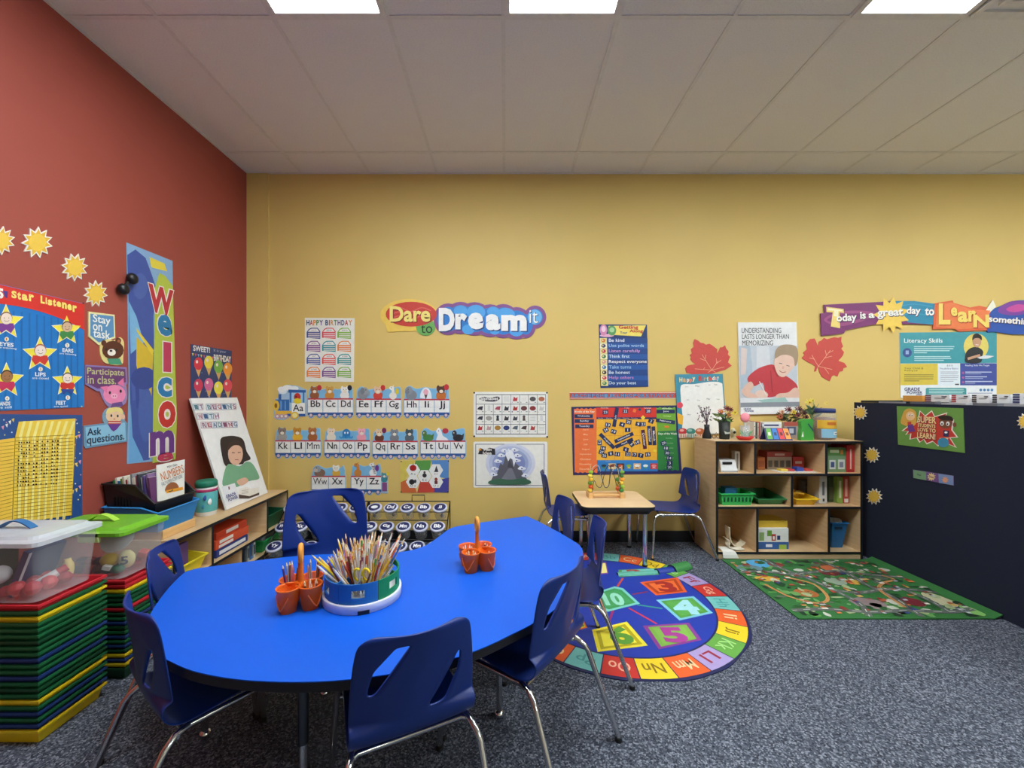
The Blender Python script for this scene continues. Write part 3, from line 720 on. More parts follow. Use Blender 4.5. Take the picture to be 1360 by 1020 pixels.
            p.ell(X_+6, yred-h_*.24, 34, h_*.26, bo, 3).ell(X_-18, yred-h_*.55, 15, h_*.24, he, 4).ell(X_-22, yred-h_*.6, 3, 4, '#f0f0e0', 5, 8).poly([(X_+20,yred-h_*.3),(X_+44,yred-h_*.6),(X_+38,yred-h_*.15)], he, 4)
        elif L in 'HW':
            p.ell(X_+4, yred-h_*.3, 36, h_*.36, bo, 3).ell(X_-12, yred-h_*.62, 24, h_*.28, he, 4).ell(X_-22, yred-h_*.52, 14, h_*.16, '#c8b8ac' if L == 'W' else '#7c828a', 5).ell(X_-16, yred-h_*.72, 3, 4, INK, 6, 8)
        else: critter(p, X_, yred, h_, bo, he, ex)
    if caboose:
        p.sheet(box4(x1+2, yred-20, x1+40, ybot-8), edge); p.rect(x1+4, yred+40, x1+36, ybot-22, '#b83a62', 2)
        for q in range(3): p.rect(x1+8+q*10, yred+42, x1+12+q*10, ybot-22, '#5a5a9a', 3)
        critter(p, x1+18, yred+34, 60, '#3a8a9a', '#5aa0a8', '#e8c83a')
    p.done()
train('A', 135, 320, 545, 630, 755, C4, 'train engine cutout with the letters Aa at the start of the row', engine=True)
train('BCD', 335, 628, 545, 630, 752, C4, 'alphabet train cars lettered Bb Cc Dd with a red balloon')
train('EFG', 647, 938, 545, 632, 752, C4, 'alphabet train cars lettered Ee Ff Gg')
train('HIJ', 955, 1248, 540, 634, 752, C4, 'alphabet train cars lettered Hh Ii Jj')
train('KLM', 126, 420, 810, 900, 1012, C4, 'alphabet train cars lettered Kk Ll Mm')
train('NOP', 443, 736, 815, 900, 1012, C4, 'alphabet train cars lettered Nn Oo Pp with a blue octopus')
train('QRS', 753, 1044, 820, 904, 1018, C4, 'alphabet train cars lettered Qq Rr Ss')
train('TUV', 1062, 1352, 812, 902, 1016, C4, 'alphabet train cars lettered Tt Uu Vv with a white horse')
train('WX', 360, 578, 275, 352, 470, C5, 'pair of alphabet train cars lettered Ww Xx above the teacher chair')
train('YZ', 614, 810, 262, 352, 470, C5, 'alphabet train end lettered Yy Zz with a small caboose', caboose=True)

# laminated alphabet chart
def pins(p, pts, r=6, col='#1c1c20'):
    for x, y in pts: p.ell(x, y, r, r, col, 6, 10)
p = Poster('alphabet_chart', 'white laminated alphabet picture chart in rows of small squares', 'poster', BACK, C6)
p.sheet(rrect(723,682,1201,975,10), WHITE)
p.rect(738,698,1190,702,INK).rect(738,952,1190,956,INK).rect(738,698,741,956,INK).rect(1187,698,1190,956,INK)
for y in (760,828,890): p.rect(738,y,1190,y+3,'#3a3e50')
X8 = [738+56.5*i for i in range(9)]
for i, x in enumerate(X8[1:-1]):
    p.rect(x-1.2, 760 if i < 2 else 700, x+1.2, 954, '#3a3e50')
p.poly(spline([(760,728),(790,714),(830,720),(880,712),(892,728),(860,744),(800,742)], True, 4), '#2c2e34', 2)
p.text('alphabet', 768,714,884,742, '#e8e6e0', .03, 4)
pc = ['#c23a3a','#e8e2dc','#54504e','#b06a4a','#2e2e34','#d8d8d4','#b04a5a','#33343c','#b0302c','#6a3a3a','#8a3030','#d0ccc6','#3a3a40','#a8a29a','#30343a','#3a3636','#42444c','#5a4a44','#d8d8d8','#c23a36','#c8a0a0','#b0803a','#2f3e78','#5a6470','#4a3638','#b04038','#2e2e32']
k = 0
for row in range(4):
    for c in range(8):
        if row == 0 and c < 3: continue
        cx_, cy_ = X8[c]+28, (728, 788, 852, 914)[row]
        if (row, c) in ((0,3), (2,6), (3,7)):
            for q in range(4): p.rect(cx_-18, cy_-14+q*9, cx_+18, cy_-12+q*9, '#b8b8b8', 2)
            continue
        col = pc[k % len(pc)]; k += 1
        s_ = random.choice((0, 1, 2, 3))
        if s_ == 0: p.ell(cx_, cy_, 20, 15, col, 2)
        elif s_ == 1: p.poly([(cx_-16,cy_+14),(cx_-8,cy_-16),(cx_+4,cy_-4),(cx_+16,cy_-14),(cx_+12,cy_+14)], col, 2)
        elif s_ == 2: p.ell(cx_, cy_-10, 9, 9, col, 2, 12).poly([(cx_-10,cy_+16),(cx_-7,cy_-4),(cx_+7,cy_-4),(cx_+10,cy_+16)], col, 2)
        else: p.poly([(cx_-20,cy_+6),(cx_-6,cy_-10),(cx_+18,cy_-14),(cx_+14,cy_+12)], col, 2)
        p.text('ABCDEFGHIJKLMNOPQRSTUVWXYZA'[(k-1) % 27], cx_-22, cy_+18, cx_-16, cy_+26, '#505058').rect(cx_+12, cy_+19, cx_+22, cy_+24, '#8a8a90', 2)
pins(p, [(728,688),(1196,688),(728,968),(1198,972)]); p.done()

# mountain poster
p = Poster('mountain_poster', 'white laminated poster of a grey mountain among clouds', 'poster', BACK, C7)
p.sheet(rrect(115,306,508,550,8), WHITE)
for bx in ((126,318,492,321),(126,537,492,540),(126,318,129,540),(489,318,492,540)): p.rect(*bx, '#2a2e5a')
for i, c in enumerate(('#d4d8e8','#bcc4de','#9aa6ce','#7f8cc0')):
    p.ell(312,420,132-18*i,104-14*i,c,1+i,28)
p.poly([(205,520),(228,470),(240,474),(258,420),(272,430),(290,366),(304,345),(330,372),(340,420),(362,440),(380,478),(400,505),(412,520)], '#5c5c66', 6)
p.poly([(262,505),(300,450),(318,444),(330,470),(345,510)], '#7a7a84', 7).poly([(296,440),(306,400),(330,450)], '#45454e', 7)
p.poly([(284,372),(300,342),(326,360),(340,400),(330,440),(322,400),(310,392),(300,410)], '#eceef4', 8)
p.poly(spline([(200,514),(250,502),(310,508),(370,500),(416,512),(410,530),(310,534),(205,530)], True, 4), '#3f6a52', 9)
for x, y in [(282,355),(334,350),(264,380),(350,380),(246,410),(228,450),(222,480),(372,448),(392,486),(345,406)]:
    p.ell(x,y,22,8,'#dfe3ef',10).ell(x-4,y-5,12,7,'#eef0f6',10,12).ell(x,y,4,4,'#3a4a8a',11,8)
p.poly([(140,372),(152,340),(178,350),(200,338),(230,344),(232,376)], '#2e2a2e', 5).poly([(142,352),(150,338),(160,352)],'#d8902a',6).text('Main', 170,340,212,354,'#e8e4dc',.04,7).text('Idea', 150,358,228,374,'#e8e4dc',.03,7)
p.done()

# hexagon sound poster
p = Poster('hexagon_poster', 'rainbow watercolour poster with five white hexagon pictures above the jar rack', 'poster', BACK, C5)
p.sheet([(932,250),(1248,246),(1244,458),(934,460)], '#e0d08a')
for pts, c in [([(934,252),(1030,250),(960,380),(934,400)],'#d8c45a'),([(1030,250),(1130,248),(1120,330),(1010,330)],'#5a9a4a'),([(1130,248),(1246,247),(1244,370),(1150,350)],'#5a8cc8'),([(1246,360),(1244,456),(1150,456),(1150,380)],'#4a4a9a'),([(1150,456),(1040,458),(1060,380),(1150,380)],'#c8483a'),([(1040,458),(936,458),(935,390),(1000,360)],'#d06a3a')]: p.poly(pts, c)
for i, (x, y) in enumerate([(1014,312),(1014,388),(1088,350),(1162,312),(1162,388)]):
    p.poly([(x+46*math.cos(PI/3*q), y+44*math.sin(PI/3*q)) for q in range(6)], '#f0f0ec', 2)
    [lambda: p.ell(x,y-14,22,20,'#a8201c',3).rect(x-2,y-42,x+3,y-30,'#5a3a20',3), lambda: p.ell(x-8,y,18,18,'#2a2a2c',3).ell(x+14,y-4,8,12,'#3a3a3c',3), lambda: p.ell(x,y-4,14,14,'#2c2c30',3).ell(x,y-24,7,7,'#3a3a3e',3),
     lambda: p.poly([(x-10,y+8),(x+2,y-30),(x+14,y+6)],'#3a3a42',3).rect(x-12,y+6,x+14,y+12,'#3a3a42',3), lambda: p.ell(x,y-16,10,12,'#8a3a2a',3).rect(x-10,y-6,x+10,y+14,'#6a2a2a',3)][i]()
    p.text(('A a','O o','E e','I i','U u')[i], x-18, y+18, x+18, y+30, INK, 0, 4)
pins(p, [(938,256),(1242,254),(938,452),(1238,452)], 4); p.done()

# Getting Along rules
p = Poster('rules_poster', 'dark blue Getting Along rules poster listing nine rules', 'poster', BACK, C8)
p.sheet([(268,150),(579,152),(587,552),(279,560)], '#20386e')
p.poly([(330,160),(572,156),(540,228),(330,216)], '#f0dc6a', 1).ell(298,186,24,36,'#d88ab0',2).ell(298,180,14,20,'#f0d0e0',3).ell(352,190,28,32,'#5a9a5a',2).ell(352,186,16,16,'#a8d09a',3).ell(320,222,46,10,'#e8b0c8',1)
p.text('Getting', 394,156,524,186,'#c8382a',.03).text('Along', 462,182,556,208,'#c8382a',.03).text('Your',404,194,452,212,'#2a3a7a',.02)
for i, (t, x1, c) in enumerate([('Be kind',432,'#e8ecf4'),('Use polite words',558,'#a8cce8'),('Listen carefully',534,'#d0a0d8'),('Think first',466,'#cfe6f2'),('Respect everyone',576,'#f4f4f0'),('Take turns',476,'#9cc4e4'),('Be honest',468,'#dce8f2'),('Help others',492,'#c88ac0'),('Do your best',508,'#cfe4f0')]):
    y = 238+34.4*i
    p.rect(274+i, y, 320+i, y+33, '#f2e8b4' if i % 2 else '#e8d88a', 1).rect(322, y, 582+i*.4, y+33, '#2456a0' if i % 2 else '#1c4486', 1)
    p.ell(297+i, y+16, 14, 12, ('#d8803a','#3a3a6a','#c83a4a','#3a7a4a','#d89a8a','#3a7ab0','#3a2a2a','#c83a4a','#4a8a5a')[i], 2)
    p.ell(293+i, y+14, 5, 5, '#f0d8b0', 3, 8)
    p.text(t, 332, y+4, x1, y+(29 if any(q in t for q in 'pyg') else 25), c, .008)
p.done()

# alphabet strip
p = Poster('alphabet_strip', 'narrow red strip printed with blue capital alphabet above the calendar', 'wall strip', BACK, C8)
p.sheet([(80,590),(770,584),(770,626),(80,634)], '#cf5346')
p.rect(80,588,768,592,'#e8d8c8',1).rect(80,624,768,628,'#e8d8c8',1)
for i, ch in enumerate('ABCDEFGHIJKLMNOPQRSTUVWXY'):
    x = 90+26.6*i
    p.text(ch, x-2, 596, x+24, 622, '#203a6a', .06, 2).text(ch, x, 598, x+22, 620, '#6f9ac4', .02, 3)
p.done()

# calendar pocket chart
CAL = (755,535,7.845)
p = Poster('calendar_chart', 'large calendar chart with orange, yellow and green panels and navy border', 'calendar', BACK, CAL, thick=.004)
p.sheet([(30,42),(1130,26),(1180,735),(48,752)], '#2c2c62')
def wavy(x0, y0, x1, y1, amp, n):
    pts = []
    for i in range(n*4+1): pts.append((x0+(x1-x0)*i/(n*4), y0+amp*math.sin(i*PI/2)))
    return pts
p.poly(wavy(56,60,288,56,6,5)+[(300,726)]+wavy(300,726,64,732,6,5), '#ee7640', 1)
p.rect(288,50,914,150,'#d8382e',1).rect(290,150,914,170,'#28285a',1).rect(292,170,922,596,'#f3b634',1).rect(300,596,928,712,'#2d7ec4',1)
p.poly(wavy(914,50,1112,46,6,4)+[(1120,290),(920,296)], '#74ab36', 1).poly([(920,300),(1122,296),(1150,700)]+wavy(1150,700,930,708,6,4), '#2f8440', 1)
for x in (386,480,566,652,742,834): p.rect(x,172,x+3,594,'#d8902a',2)
for y in (258,340,428,512): p.rect(294,y,920,y+3,'#d8902a',2)
p.text('Months of the Year', 62,80,272,102,'#f4ead8',.02)
for i, t in enumerate(['April','May','June','July','August','September','October','November','December']):
    y = 270+51*i; w_ = 14+6.2*len(t); p.text(t, 178-w_, y, 178+w_, y+20, '#f6c8a0', .01)
for t, x0, x1 in [('Yesterday',330,418),('Today',570,640),('Tomorrow',780,860)]: p.text(t, x0, 46, x1, 60, '#f4e0d0', .01)
for i, t in enumerate(['Sunday','Monday','Tuesday','Wednesday','Thursday']): p.text(t, 300+88*i, 154, 366+88*i, 166, '#c8c8e0')
p.text('Birthdays', 958,52,1090,70,'#e6f0d0',.01).text('Holidays',985,130,1066,148,'#cfe4a0',.01).text('Days of the Week', 934,310,1128,336,'#eef4e6',.02)
for i, t in enumerate(['Sunday','Monday','Tuesday','Wednesday','Thursday','Friday','Saturday']): p.text(t, 1000,360+51*i,1094,378+51*i,'#8fc08a',.005)
p.text('Weather', 380,600,440,612,'#9cc8ee')
for i, c in enumerate(['#3a4a5a','#d8c08a','#3a2a2a','#3a8a3a','#e8c08a','#3a9a6a','#c83a3a']):
    x = 330+87*i
    if i in (1,2,4,6): p.rect(x-2,630,x+74,690,c,2)
    p.ell(x+36,654,26,14,['#28384a','#8a3a2a','#c8503a','#8ab83a','#f0f0ea','#dff0e6','#e89090'][i],3).poly([(x+10,680),(x+36,664),(x+60,682)],['#4a8a4a','#e8d8b0','#e8d0c0','#d8b82a','#a87a4a','#4aa06a','#e8c0c0'][i],4)
cal_root = p.done()
CAL_PLANE = Plane((0, BACK_Y-.0055, 0), (1,0,0), (0,0,1))
def magnet(t, x, y, w, h, rot=0.0, col='#22305a', ink='#eef0f4', label=None):
    """loose magnet stuck on the calendar"""
    q = Poster('calendar_magnet', label or ('navy calendar magnet reading %s' % t), 'magnet', CAL_PLANE, CAL, thick=.002, group='magnets on the calendar chart')
    c, s_ = math.cos(rot), math.sin(rot)
    pts = [(x+a*c-b*s_, y+a*s_+b*c) for a, b in ((-w/2,-h/2),(w/2,-h/2),(w/2,h/2),(-w/2,h/2))]
    q.sheet(pts, col)
    k = .34 if len(t) > 1 else (.17 if t != '1' else .07)
    if t: q.text(t, x-w*k, y-h*.30, x+w*k, y+h*.30, ink, .005, 1, -rot)
    q.done()
LB = 'navy number magnet %s %s on the calendar'
for t, x, y, r_, wh in [('23',384,98,0,'under Yesterday'),('22',592,88,0,'on the red band in the middle'),('28',830,86,0,'on the red band by the green panel'),('13',410,230,.2,'in the top yellow row'),('24',388,284,-.5,'lying tilted'),('19',470,300,.3,'in the second yellow row'),('4',558,226,.3,'tilted below the red band'),('25',626,200,.2,'turned over, pale'),('1',616,282,0,'in the middle of the yellow grid'),('9',726,222,.25,'left of a close pair in the top row'),('21',776,222,.0,'right of a close pair in the top row'),('2',860,190,.4,'at the yellow grid corner'),
                    ('12',324,414,1.57,'standing on end'),('16',360,472,.1,'uppermost of the lower left cluster'),('27',344,514,.2,'in the middle of the lower left cluster'),('26',372,548,.1,'lowest of the lower left cluster'),('8',440,528,-.2,'just right of the lower left cluster'),('11',508,534,.1,'under the tip of the August strip'),('5',656,430,.9,'tilted at the end of the April strip'),('10',718,410,-.4,'below the September strip'),('6',598,486,.3,'tilted above the bottom yellow row'),('17',686,540,.1,'third from the end of the bottom row'),('7',752,548,.2,'second from the end of the bottom row'),('15',826,538,-.1,'at the lower yellow corner'),('22',618,534,0,'in the bottom yellow row'),
                    ('29',990,420,-.3,'topmost on the dark green panel'),('18',1014,472,.1,'second on the dark green panel'),('30',1028,522,.05,'third on the dark green panel'),('14',1050,574,.1,'fourth on the dark green panel'),('3',1054,626,0,'fifth on the dark green panel'),('20',1050,670,0,'lowest on the dark green panel')]:
    magnet(t, x, y, 56, 44, r_, label=LB % (t, wh))
for t, x, y, w_, r_, wh in [('Wednesday',158,138,190,0,'on the orange panel'),('Sunday',165,190,200,0,'on the orange panel'),('Tuesday',165,244,190,0,'on the orange panel'),('July',490,150,200,-1.4,'hanging over the red band'),('August',402,398,210,.78,'tilted in the yellow grid'),('September',578,362,210,-.42,'tilted across the yellow grid'),('April',580,420,200,-.42,'just below September'),('October',786,380,200,1.45,'standing upright with red ends'),('November',844,340,200,1.5,'standing upright beside October'),('March',890,344,196,1.5,'standing upright by the green panel'),('June',1014,90,190,0,'on the light green panel'),('February',1010,192,200,.12,'on the light green panel')]:
    magnet(t, x, y, w_, 38, r_, col='#5a2038' if t == 'October' else '#22305a', label='navy strip magnet reading %s %s' % (t, wh) if t != 'October' else 'dark red strip magnet reading October standing upright')
magnet('', 1024, 250, 46, 22, .1, '#e88a3a', label='small orange magnet on the light green calendar panel')
magnet('', 688, 82, 30, 34, .4, '#ee7a3a', label='small orange magnet on the red calendar band')
magnet('', 742, 70, 26, 26, .8, '#2a4a5a', label='small round dark magnet on the red calendar band')
magnet('', 776, 154, 34, 34, .8, '#f2dc4a', label='small yellow magnet under the red calendar band')
magnet('', 902, 500, 30, 26, .4, '#f2d83a', label='small yellow magnet at the lower corner of the yellow grid')

# red paper leaves
def leaf(pts, veins, label):
    p = Poster('paper_leaf', label, 'paper leaf', BACK, D1, thick=.004, group='red paper leaves')
    p.sheet(pts, '#cc4a42')
    for a, b in veins: p.line([a, b], 3.2, '#e8a88a', 1)
    p.done()
leaf([(145,385),(158,368),(180,362),(210,358),(190,342),(178,326),(184,312),(174,300),(188,288),(182,262),(200,246),(196,222),(206,196),(228,206),(244,220),(262,222),(278,232),(300,226),(318,236),(334,248),(352,262),(348,288),(360,272),(370,250),(386,248),(402,236),(408,256),(424,276),(420,296),(434,310),(426,330),(420,346),(444,368),(428,378),(402,394),(370,402),(340,412),(300,426),(200,426),(152,412)],
     [((316,396),(262,312)),((262,312),(254,296)),((278,336),(240,322)),((272,326),(278,298)),((316,396),(356,336)),((342,356),(376,332)),((346,350),(344,320)),((316,396),(396,376)),((316,396),(206,388)),((262,390),(270,380)),((316,396),(290,412)),((316,396),(340,410))],
     'red paper leaf partly behind the teal birthday board')
leaf([(895,318),(914,298),(904,284),(930,262),(924,228),(950,196),(978,192),(988,210),(1000,242),(1006,212),(1022,206),(1040,188),(1058,198),(1076,192),(1104,184),(1130,188),(1152,180),(1150,212),(1162,244),(1150,258),(1168,280),(1162,300),(1148,318),(1132,336),(1170,350),(1188,376),(1164,384),(1160,402),(1138,406),(1126,438),(1104,428),(1090,436),(1076,468),(1046,452),(1026,440),(1010,410),(1002,378),(988,404),(976,406),(984,372),(962,356),(936,346)],
     [((1002,372),(1080,268)),((1042,318),(1090,306)),((1054,300),(1046,268)),((1066,286),(1098,270)),((1002,372),(960,300)),((976,326),(944,318)),((1002,372),(1090,392)),((1040,380),(1070,420)),((1002,372),(990,396))],
     'red paper leaf between the boy poster and the banner')

# teal birthday board
p = Poster('birthday_board', 'teal Happy Birthday board with blank white centre and cupcake border', 'poster', BACK, D1, thick=.005, lift=.006)
p.sheet([(78,424),(384,420),(412,800),(100,830)], '#3f8ea6')
p.poly(spline([(112,510),(130,488),(200,486),(300,472),(370,478),(384,520),(398,770),(380,800),(240,806),(132,800),(126,700),(116,600)], True, 5), '#f2f0ea', 1)
for t, x0, y0, x1, y1, c in [('H',104,444,124,474,'#ecdf9a'),('a',128,450,146,474,'#e8b070'),('p',152,452,168,480,'#f0e8d8'),('p',170,452,186,480,'#e88a6a'),('y',188,442,206,472,'#e8e0b0'),('B',228,434,248,466,'#c8403a'),('i',252,440,258,468,'#c84a6a'),('r',262,444,276,466,'#e0904a'),('t',280,438,292,466,'#e8dca0'),('h',296,436,312,464,'#d85a4a'),('d',316,434,330,462,'#f0ead8'),('a',332,442,344,462,'#d8a0b0'),('y',346,438,358,468,'#e8e0c0')]: p.text(t, x0, y0, x1, y1, c, .04)
for t, x0, y0, x1, y1 in [('June',134,500,168,508),('May',204,494,236,506),('Jan',290,488,306,496),('Feb',330,486,348,494),('July',150,584,170,592),('Aug',218,586,236,594),('May',280,576,302,590),('Sept',340,580,366,588),('Oct',146,678,186,686)]: p.text(t, x0, y0, x1, y1, '#5a5a5e')
p.poly([(90,670),(130,690),(126,750),(96,740)], '#f0b63a', 1).ell(108,622,20,20,'#dc4a5a',2)
for x, c in ((126,'#c8323a'),(178,'#3f8a7c'),(236,'#b8602e')):
    p.ell(x,790,30,20,c,3).ell(x-6,784,14,8,'#e8b0a0' if c != '#3f8a7c' else '#9cc8c0',4).poly([(x-26,806),(x+26,806),(x+22,832),(x-22,832)],'#e8dcc4',3)
    for q in range(4): p.rect(x-20+q*11,808,x-15+q*11,830,c,4)
p.done()

# boy poster
p = Poster('study_poster', 'foam board poster of a boy in a red shirt writing', 'poster', BACK, D1, thick=.012)
p.sheet([(482,90),(858,88),(874,676),(496,684)], '#e9e9ea')
p.rect(492,240,864,600,'#c3c9d2',1).poly([(486,240),(560,240),(580,480),(500,520)],'#aebdcb',2).poly([(500,250),(540,260),(530,420),(500,430)],'#d9c6c0',3).poly([(600,230),(680,230),(690,380),(600,380)],'#d4d6dc',2)
p.text('UNDERSTANDING', 504,126,758,158,'#2e2f36',.0).text('LASTS LONGER THAN', 506,166,808,196,'#2e2f36',.0).text('MEMORIZING', 508,206,706,238,'#2e2f36',.0)
p.poly(spline([(540,452),(600,392),(680,362),(720,370),(760,420),(800,440),(850,480),(862,520),(800,540),(740,560),(660,566),(640,480),(580,500)], True, 4), '#c23a44', 4)
p.poly([(700,380),(716,372),(760,436),(730,440)], '#a82e38', 5).line([(690,400),(700,540)], 5, '#a02c36', 5)
p.poly(spline([(720,300),(740,270),(800,262),(846,300),(850,350),(820,400),(776,440),(740,430),(720,390),(712,350)], True, 4), '#e6c2b0', 6)
p.poly(spline([(716,320),(722,270),(750,240),(800,232),(850,244),(866,290),(860,350),(844,370),(836,320),(800,300),(760,300),(730,316)], True, 4), '#a68e74', 7)
p.line([(742,352),(762,356)], 4, '#5a4a44', 8).line([(790,366),(810,372)], 4, '#5a4a44', 8).line(spline([(744,400),(764,412),(786,408)], False, 4), 4, '#a84a4a', 8).ell(768,380,8,10,'#dcae9a',7)
p.poly(spline([(505,540),(520,500),(560,470),(580,500),(560,540),(640,560),(620,574),(540,572)], True, 4), '#e2bba8', 8)
p.poly(spline([(800,540),(840,510),(866,520),(868,574),(760,578),(720,570),(740,548)], True, 4), '#e2bba8', 8)
p.poly(spline([(590,540),(630,524),(670,548),(660,574),(610,572)], True, 4), '#e8c8b8', 9).line([(616,470),(662,560)], 6, '#f0e6dc', 10)
p.poly([(494,576),(872,574),(873,606),(495,612)], '#dfe0e4', 10).poly([(600,590),(780,570),(800,600),(640,606)], '#9cc0bc', 11).poly([(495,606),(873,600),(874,630),(496,636)], '#8e939c', 11)
p.poly([(496,636),(874,630),(874,674),(496,682)], '#f2f2f2', 10)
p.text('GRADE', 514,640,562,652,'#3a3a78',.03,12).text('POWER', 522,654,580,666,'#3a3a78',.03,12)
p.done()

# Today is a great day to Learn something new
p = Poster('learning_banner', 'long colourful Today is a great day to Learn something new banner', 'wall sign', BACK, D2, thick=.006, lift=.008)
p.sheet([(62,122),(420,104),(520,98),(640,98),(770,116),(760,250),(640,246),(400,246),(200,286),(190,306),(46,322),(40,178),(66,174)], '#7c2c6c')
p.poly([(500,98),(640,98),(772,116),(762,250),(600,236),(560,180)], '#1f88ac', 1)
for q in range(3): p.line(spline([(560,130+30*q),(640,118+30*q),(760,136+30*q)], False, 4), 6, '#2f9cc0', 2)
p.poly(spline([(60,220),(150,170),(300,160),(390,180),(300,230),(160,260)], True, 4), '#a04a80', 1).poly(spline([(80,220),(160,186),(290,178),(350,190),(280,216),(160,240)], True, 4), '#7c2c6c', 2)
p.star(492,188,118,78,11,'#f2cc56',3,.15); p.sheet(starp(492,190,100,60,11,.15), '#f2cc56')
p.sheet([(776,112),(890,94),(896,110),(1000,140),(1060,128),(1150,150),(1110,286),(1000,290),(930,296),(900,276),(762,280)], '#e2643a')
p.poly([(790,124),(880,108),(1000,150),(1130,160),(1096,272),(920,280),(780,264)], '#ec7c46', 1)
p.sheet(spline([(1130,170),(1200,130),(1290,96),(1420,96),(1560,110),(1650,180),(1600,270),(1440,306),(1280,312),(1160,296),(1110,290)], True, 4), '#2252ac')
p.poly(spline([(1180,150),(1250,104),(1340,98),(1420,120),(1400,160),(1300,190),(1200,180)], True, 4), '#7c3c9c', 2).poly(spline([(1230,150),(1300,120),(1360,130),(1340,160),(1270,170)], True, 4), '#c8489a', 3)
p.sheet([(1082,188),(1148,92),(1168,134),(1130,170),(1098,200)], '#f2eedc')
p.poly([(74,136),(186,150),(188,176),(160,172),(164,274),(104,262),(116,172),(76,170)], '#f0d27a', 4).poly([(84,144),(176,156),(178,164),(152,162),(150,200),(122,196),(126,160),(84,160)], '#f8ecc4', 5)
for t, x0, y0, x1, y1, r_ in [('oday',140,180,270,242,.06),('is',292,168,328,214,.04),('a',346,178,384,208,.04),('great',402,150,568,212,.05),('day',590,136,680,196,-.02),('to',708,142,768,192,-.02),('something',1116,202,1404,256,-.08),('new',1430,200,1560,256,-.05)]:
    p.text(t, x0+3, y0+5, x1+3, y1+5, '#3a1c4a', .035, 5, r_).text(t, x0, y0, x1, y1, '#f4f0ea', .03, 6, r_)
for t, x0, y0, x1, y1 in [('L',796,114,872,250),('e',874,140,916,196),('a',918,166,984,236),('r',986,160,1036,232),('N',1018,186,1120,268)]:
    p.text(t, x0+5, y0+6, x1+5, y1+6, '#b23c22', .05, 5).text(t, x0, y0, x1, y1, '#f4d66c', .04, 6)
p.done()

# literacy poster
p = Poster('literacy_poster', 'teal and white Literacy Skills poster with a boy reading, above the white books', 'poster', BACK, D2, thick=.004)
p.sheet([(554,300),(1180,294),(1180,720),(562,720)], '#eceef2')
p.poly([(554,300),(1180,294),(1180,496),(558,500)], '#3e9aa6', 1).poly([(558,502),(800,500),(800,636),(560,640)], '#dcc24a', 1).rect(944,498,1180,640,'#3f4f9e',1).rect(804,502,942,640,'#e4ecf4',1)
p.text('Literacy Skills', 582,338,830,374,'#eef4f4',.01)
for q in range(4): p.rect(646,388+13*q,(906,900,876,730)[q],394+13*q,'#b8dce0',2)
for q in range(3): p.rect(648,452+12*q,(880,886,838)[q],458+12*q,'#b8dce0',2)
p.ell(602,430,30,30,'#35508e',2).rect(592,416,612,440,'#9ab0d8',3)
p.ell(1046,390,80,84,'#e4d06a',2,24)
p.poly(spline([(986,420),(1020,396),(1060,396),(1090,420),(1086,450),(1072,494),(984,494),(974,460)], True, 4), '#23262c', 3).ell(1050,360,28,36,'#c89878',4).poly(spline([(1020,350),(1026,318),(1050,306),(1078,322),(1080,350),(1062,336),(1036,338)], True, 4), '#1d1a1c', 5)
p.line([(990,470),(1070,446)], 16, '#c8987a', 5).poly([(1050,462),(1100,446),(1160,452),(1120,468),(1070,470)], '#d8dce0', 6).line([(1040,378),(1060,380)], 4, '#f0e0d8', 6)
p.text('Your Child &', 582,524,706,536,'#4a4a2a').text('Reading Lab', 582,540,672,552,'#4a4a2a')
for q in range(4): p.rect(582,570+13*q,(772,772,770,680)[q],575+13*q,'#8a7c3a',2)
p.text('Vocabulary Basics', 812,526,930,540,'#4a5a9a').text('* * *',858,506,894,520,'#4a4a5a')
for q in range(6): p.rect(816,552+12*q,(932,928,934,930,926,900)[q],556+12*q,'#a8acb8',2)
p.rect(910,630,936,638,'#3a3a3e',2)
p.text('Reading Skills We Target', 976,506,1132,520,'#dfe4f2',.01)
for q in range(3): p.ell(962,560+30*q,8,8,'#b05a9a',2,10).rect(976,552+30*q,(1146,1116,1152)[q],558+30*q,'#c8d0e8',2).rect(976,564+30*q,(1080,1090,1040)[q],568+30*q,'#a8b4d8',2)
p.text('GRADE', 584,654,684,676,'#3a3f78',.02).text('POWER', 600,678,700,696,'#3a3f78',.02).rect(660,698,698,704,'#7a80a8',2)
p.poly(rrect(722,656,984,716,10), '#3f9aa0', 1)
for q in range(3): p.rect(742,664+11*q,(966,970,960)[q],669+11*q,'#b8dcdc',2)
for q in range(4): p.ell(1076+24*q,670,9,9,'#4a86b8',2,12)
p.rect(992,688,1150,693,'#9aa0b8',2)
p.done()

# ============================================================ things on the red wall
def cut_sun(cx_, cy_, r1, plane, crop, label, rot=0.0, n=11, sq=1.0, grp='sun cutouts on the red wall'):
    p = Poster('sun_cutout', label, 'sun cutout', plane, crop, thick=.005, group=grp)
    p.sheet([(cx_+(x-cx_)*sq, y) for x, y in starp(cx_, cy_, r1*1.12, r1*.74, n, rot)], '#f0ece2')
    p.poly([(cx_+(x-cx_)*sq, y) for x, y in starp(cx_, cy_, r1*.98, r1*.62, n, rot)], '#e2b23c', 1)
    p.poly([(cx_+(x-cx_)*sq, y) for x, y in ellp(cx_, cy_, r1*.60, r1*.60, 22)], '#eec54e', 2)
    p.done()
cut_sun(192,168,76,LEFT,A1,'yellow sun cutout, second along the rising row on the red wall',.1)
cut_sun(392,300,68,LEFT,A1,'yellow sun cutout, third along the row above the Stay on task sign',.3,sq=.95)
cut_sun(504,440,64,LEFT,A1,'lowest yellow sun cutout of the row, just above Stay on task',.0,sq=.9)
cut_sun(-2,158,70,LEFT,A1,'yellow sun cutout cut off by the edge of the picture on the red wall',.2)

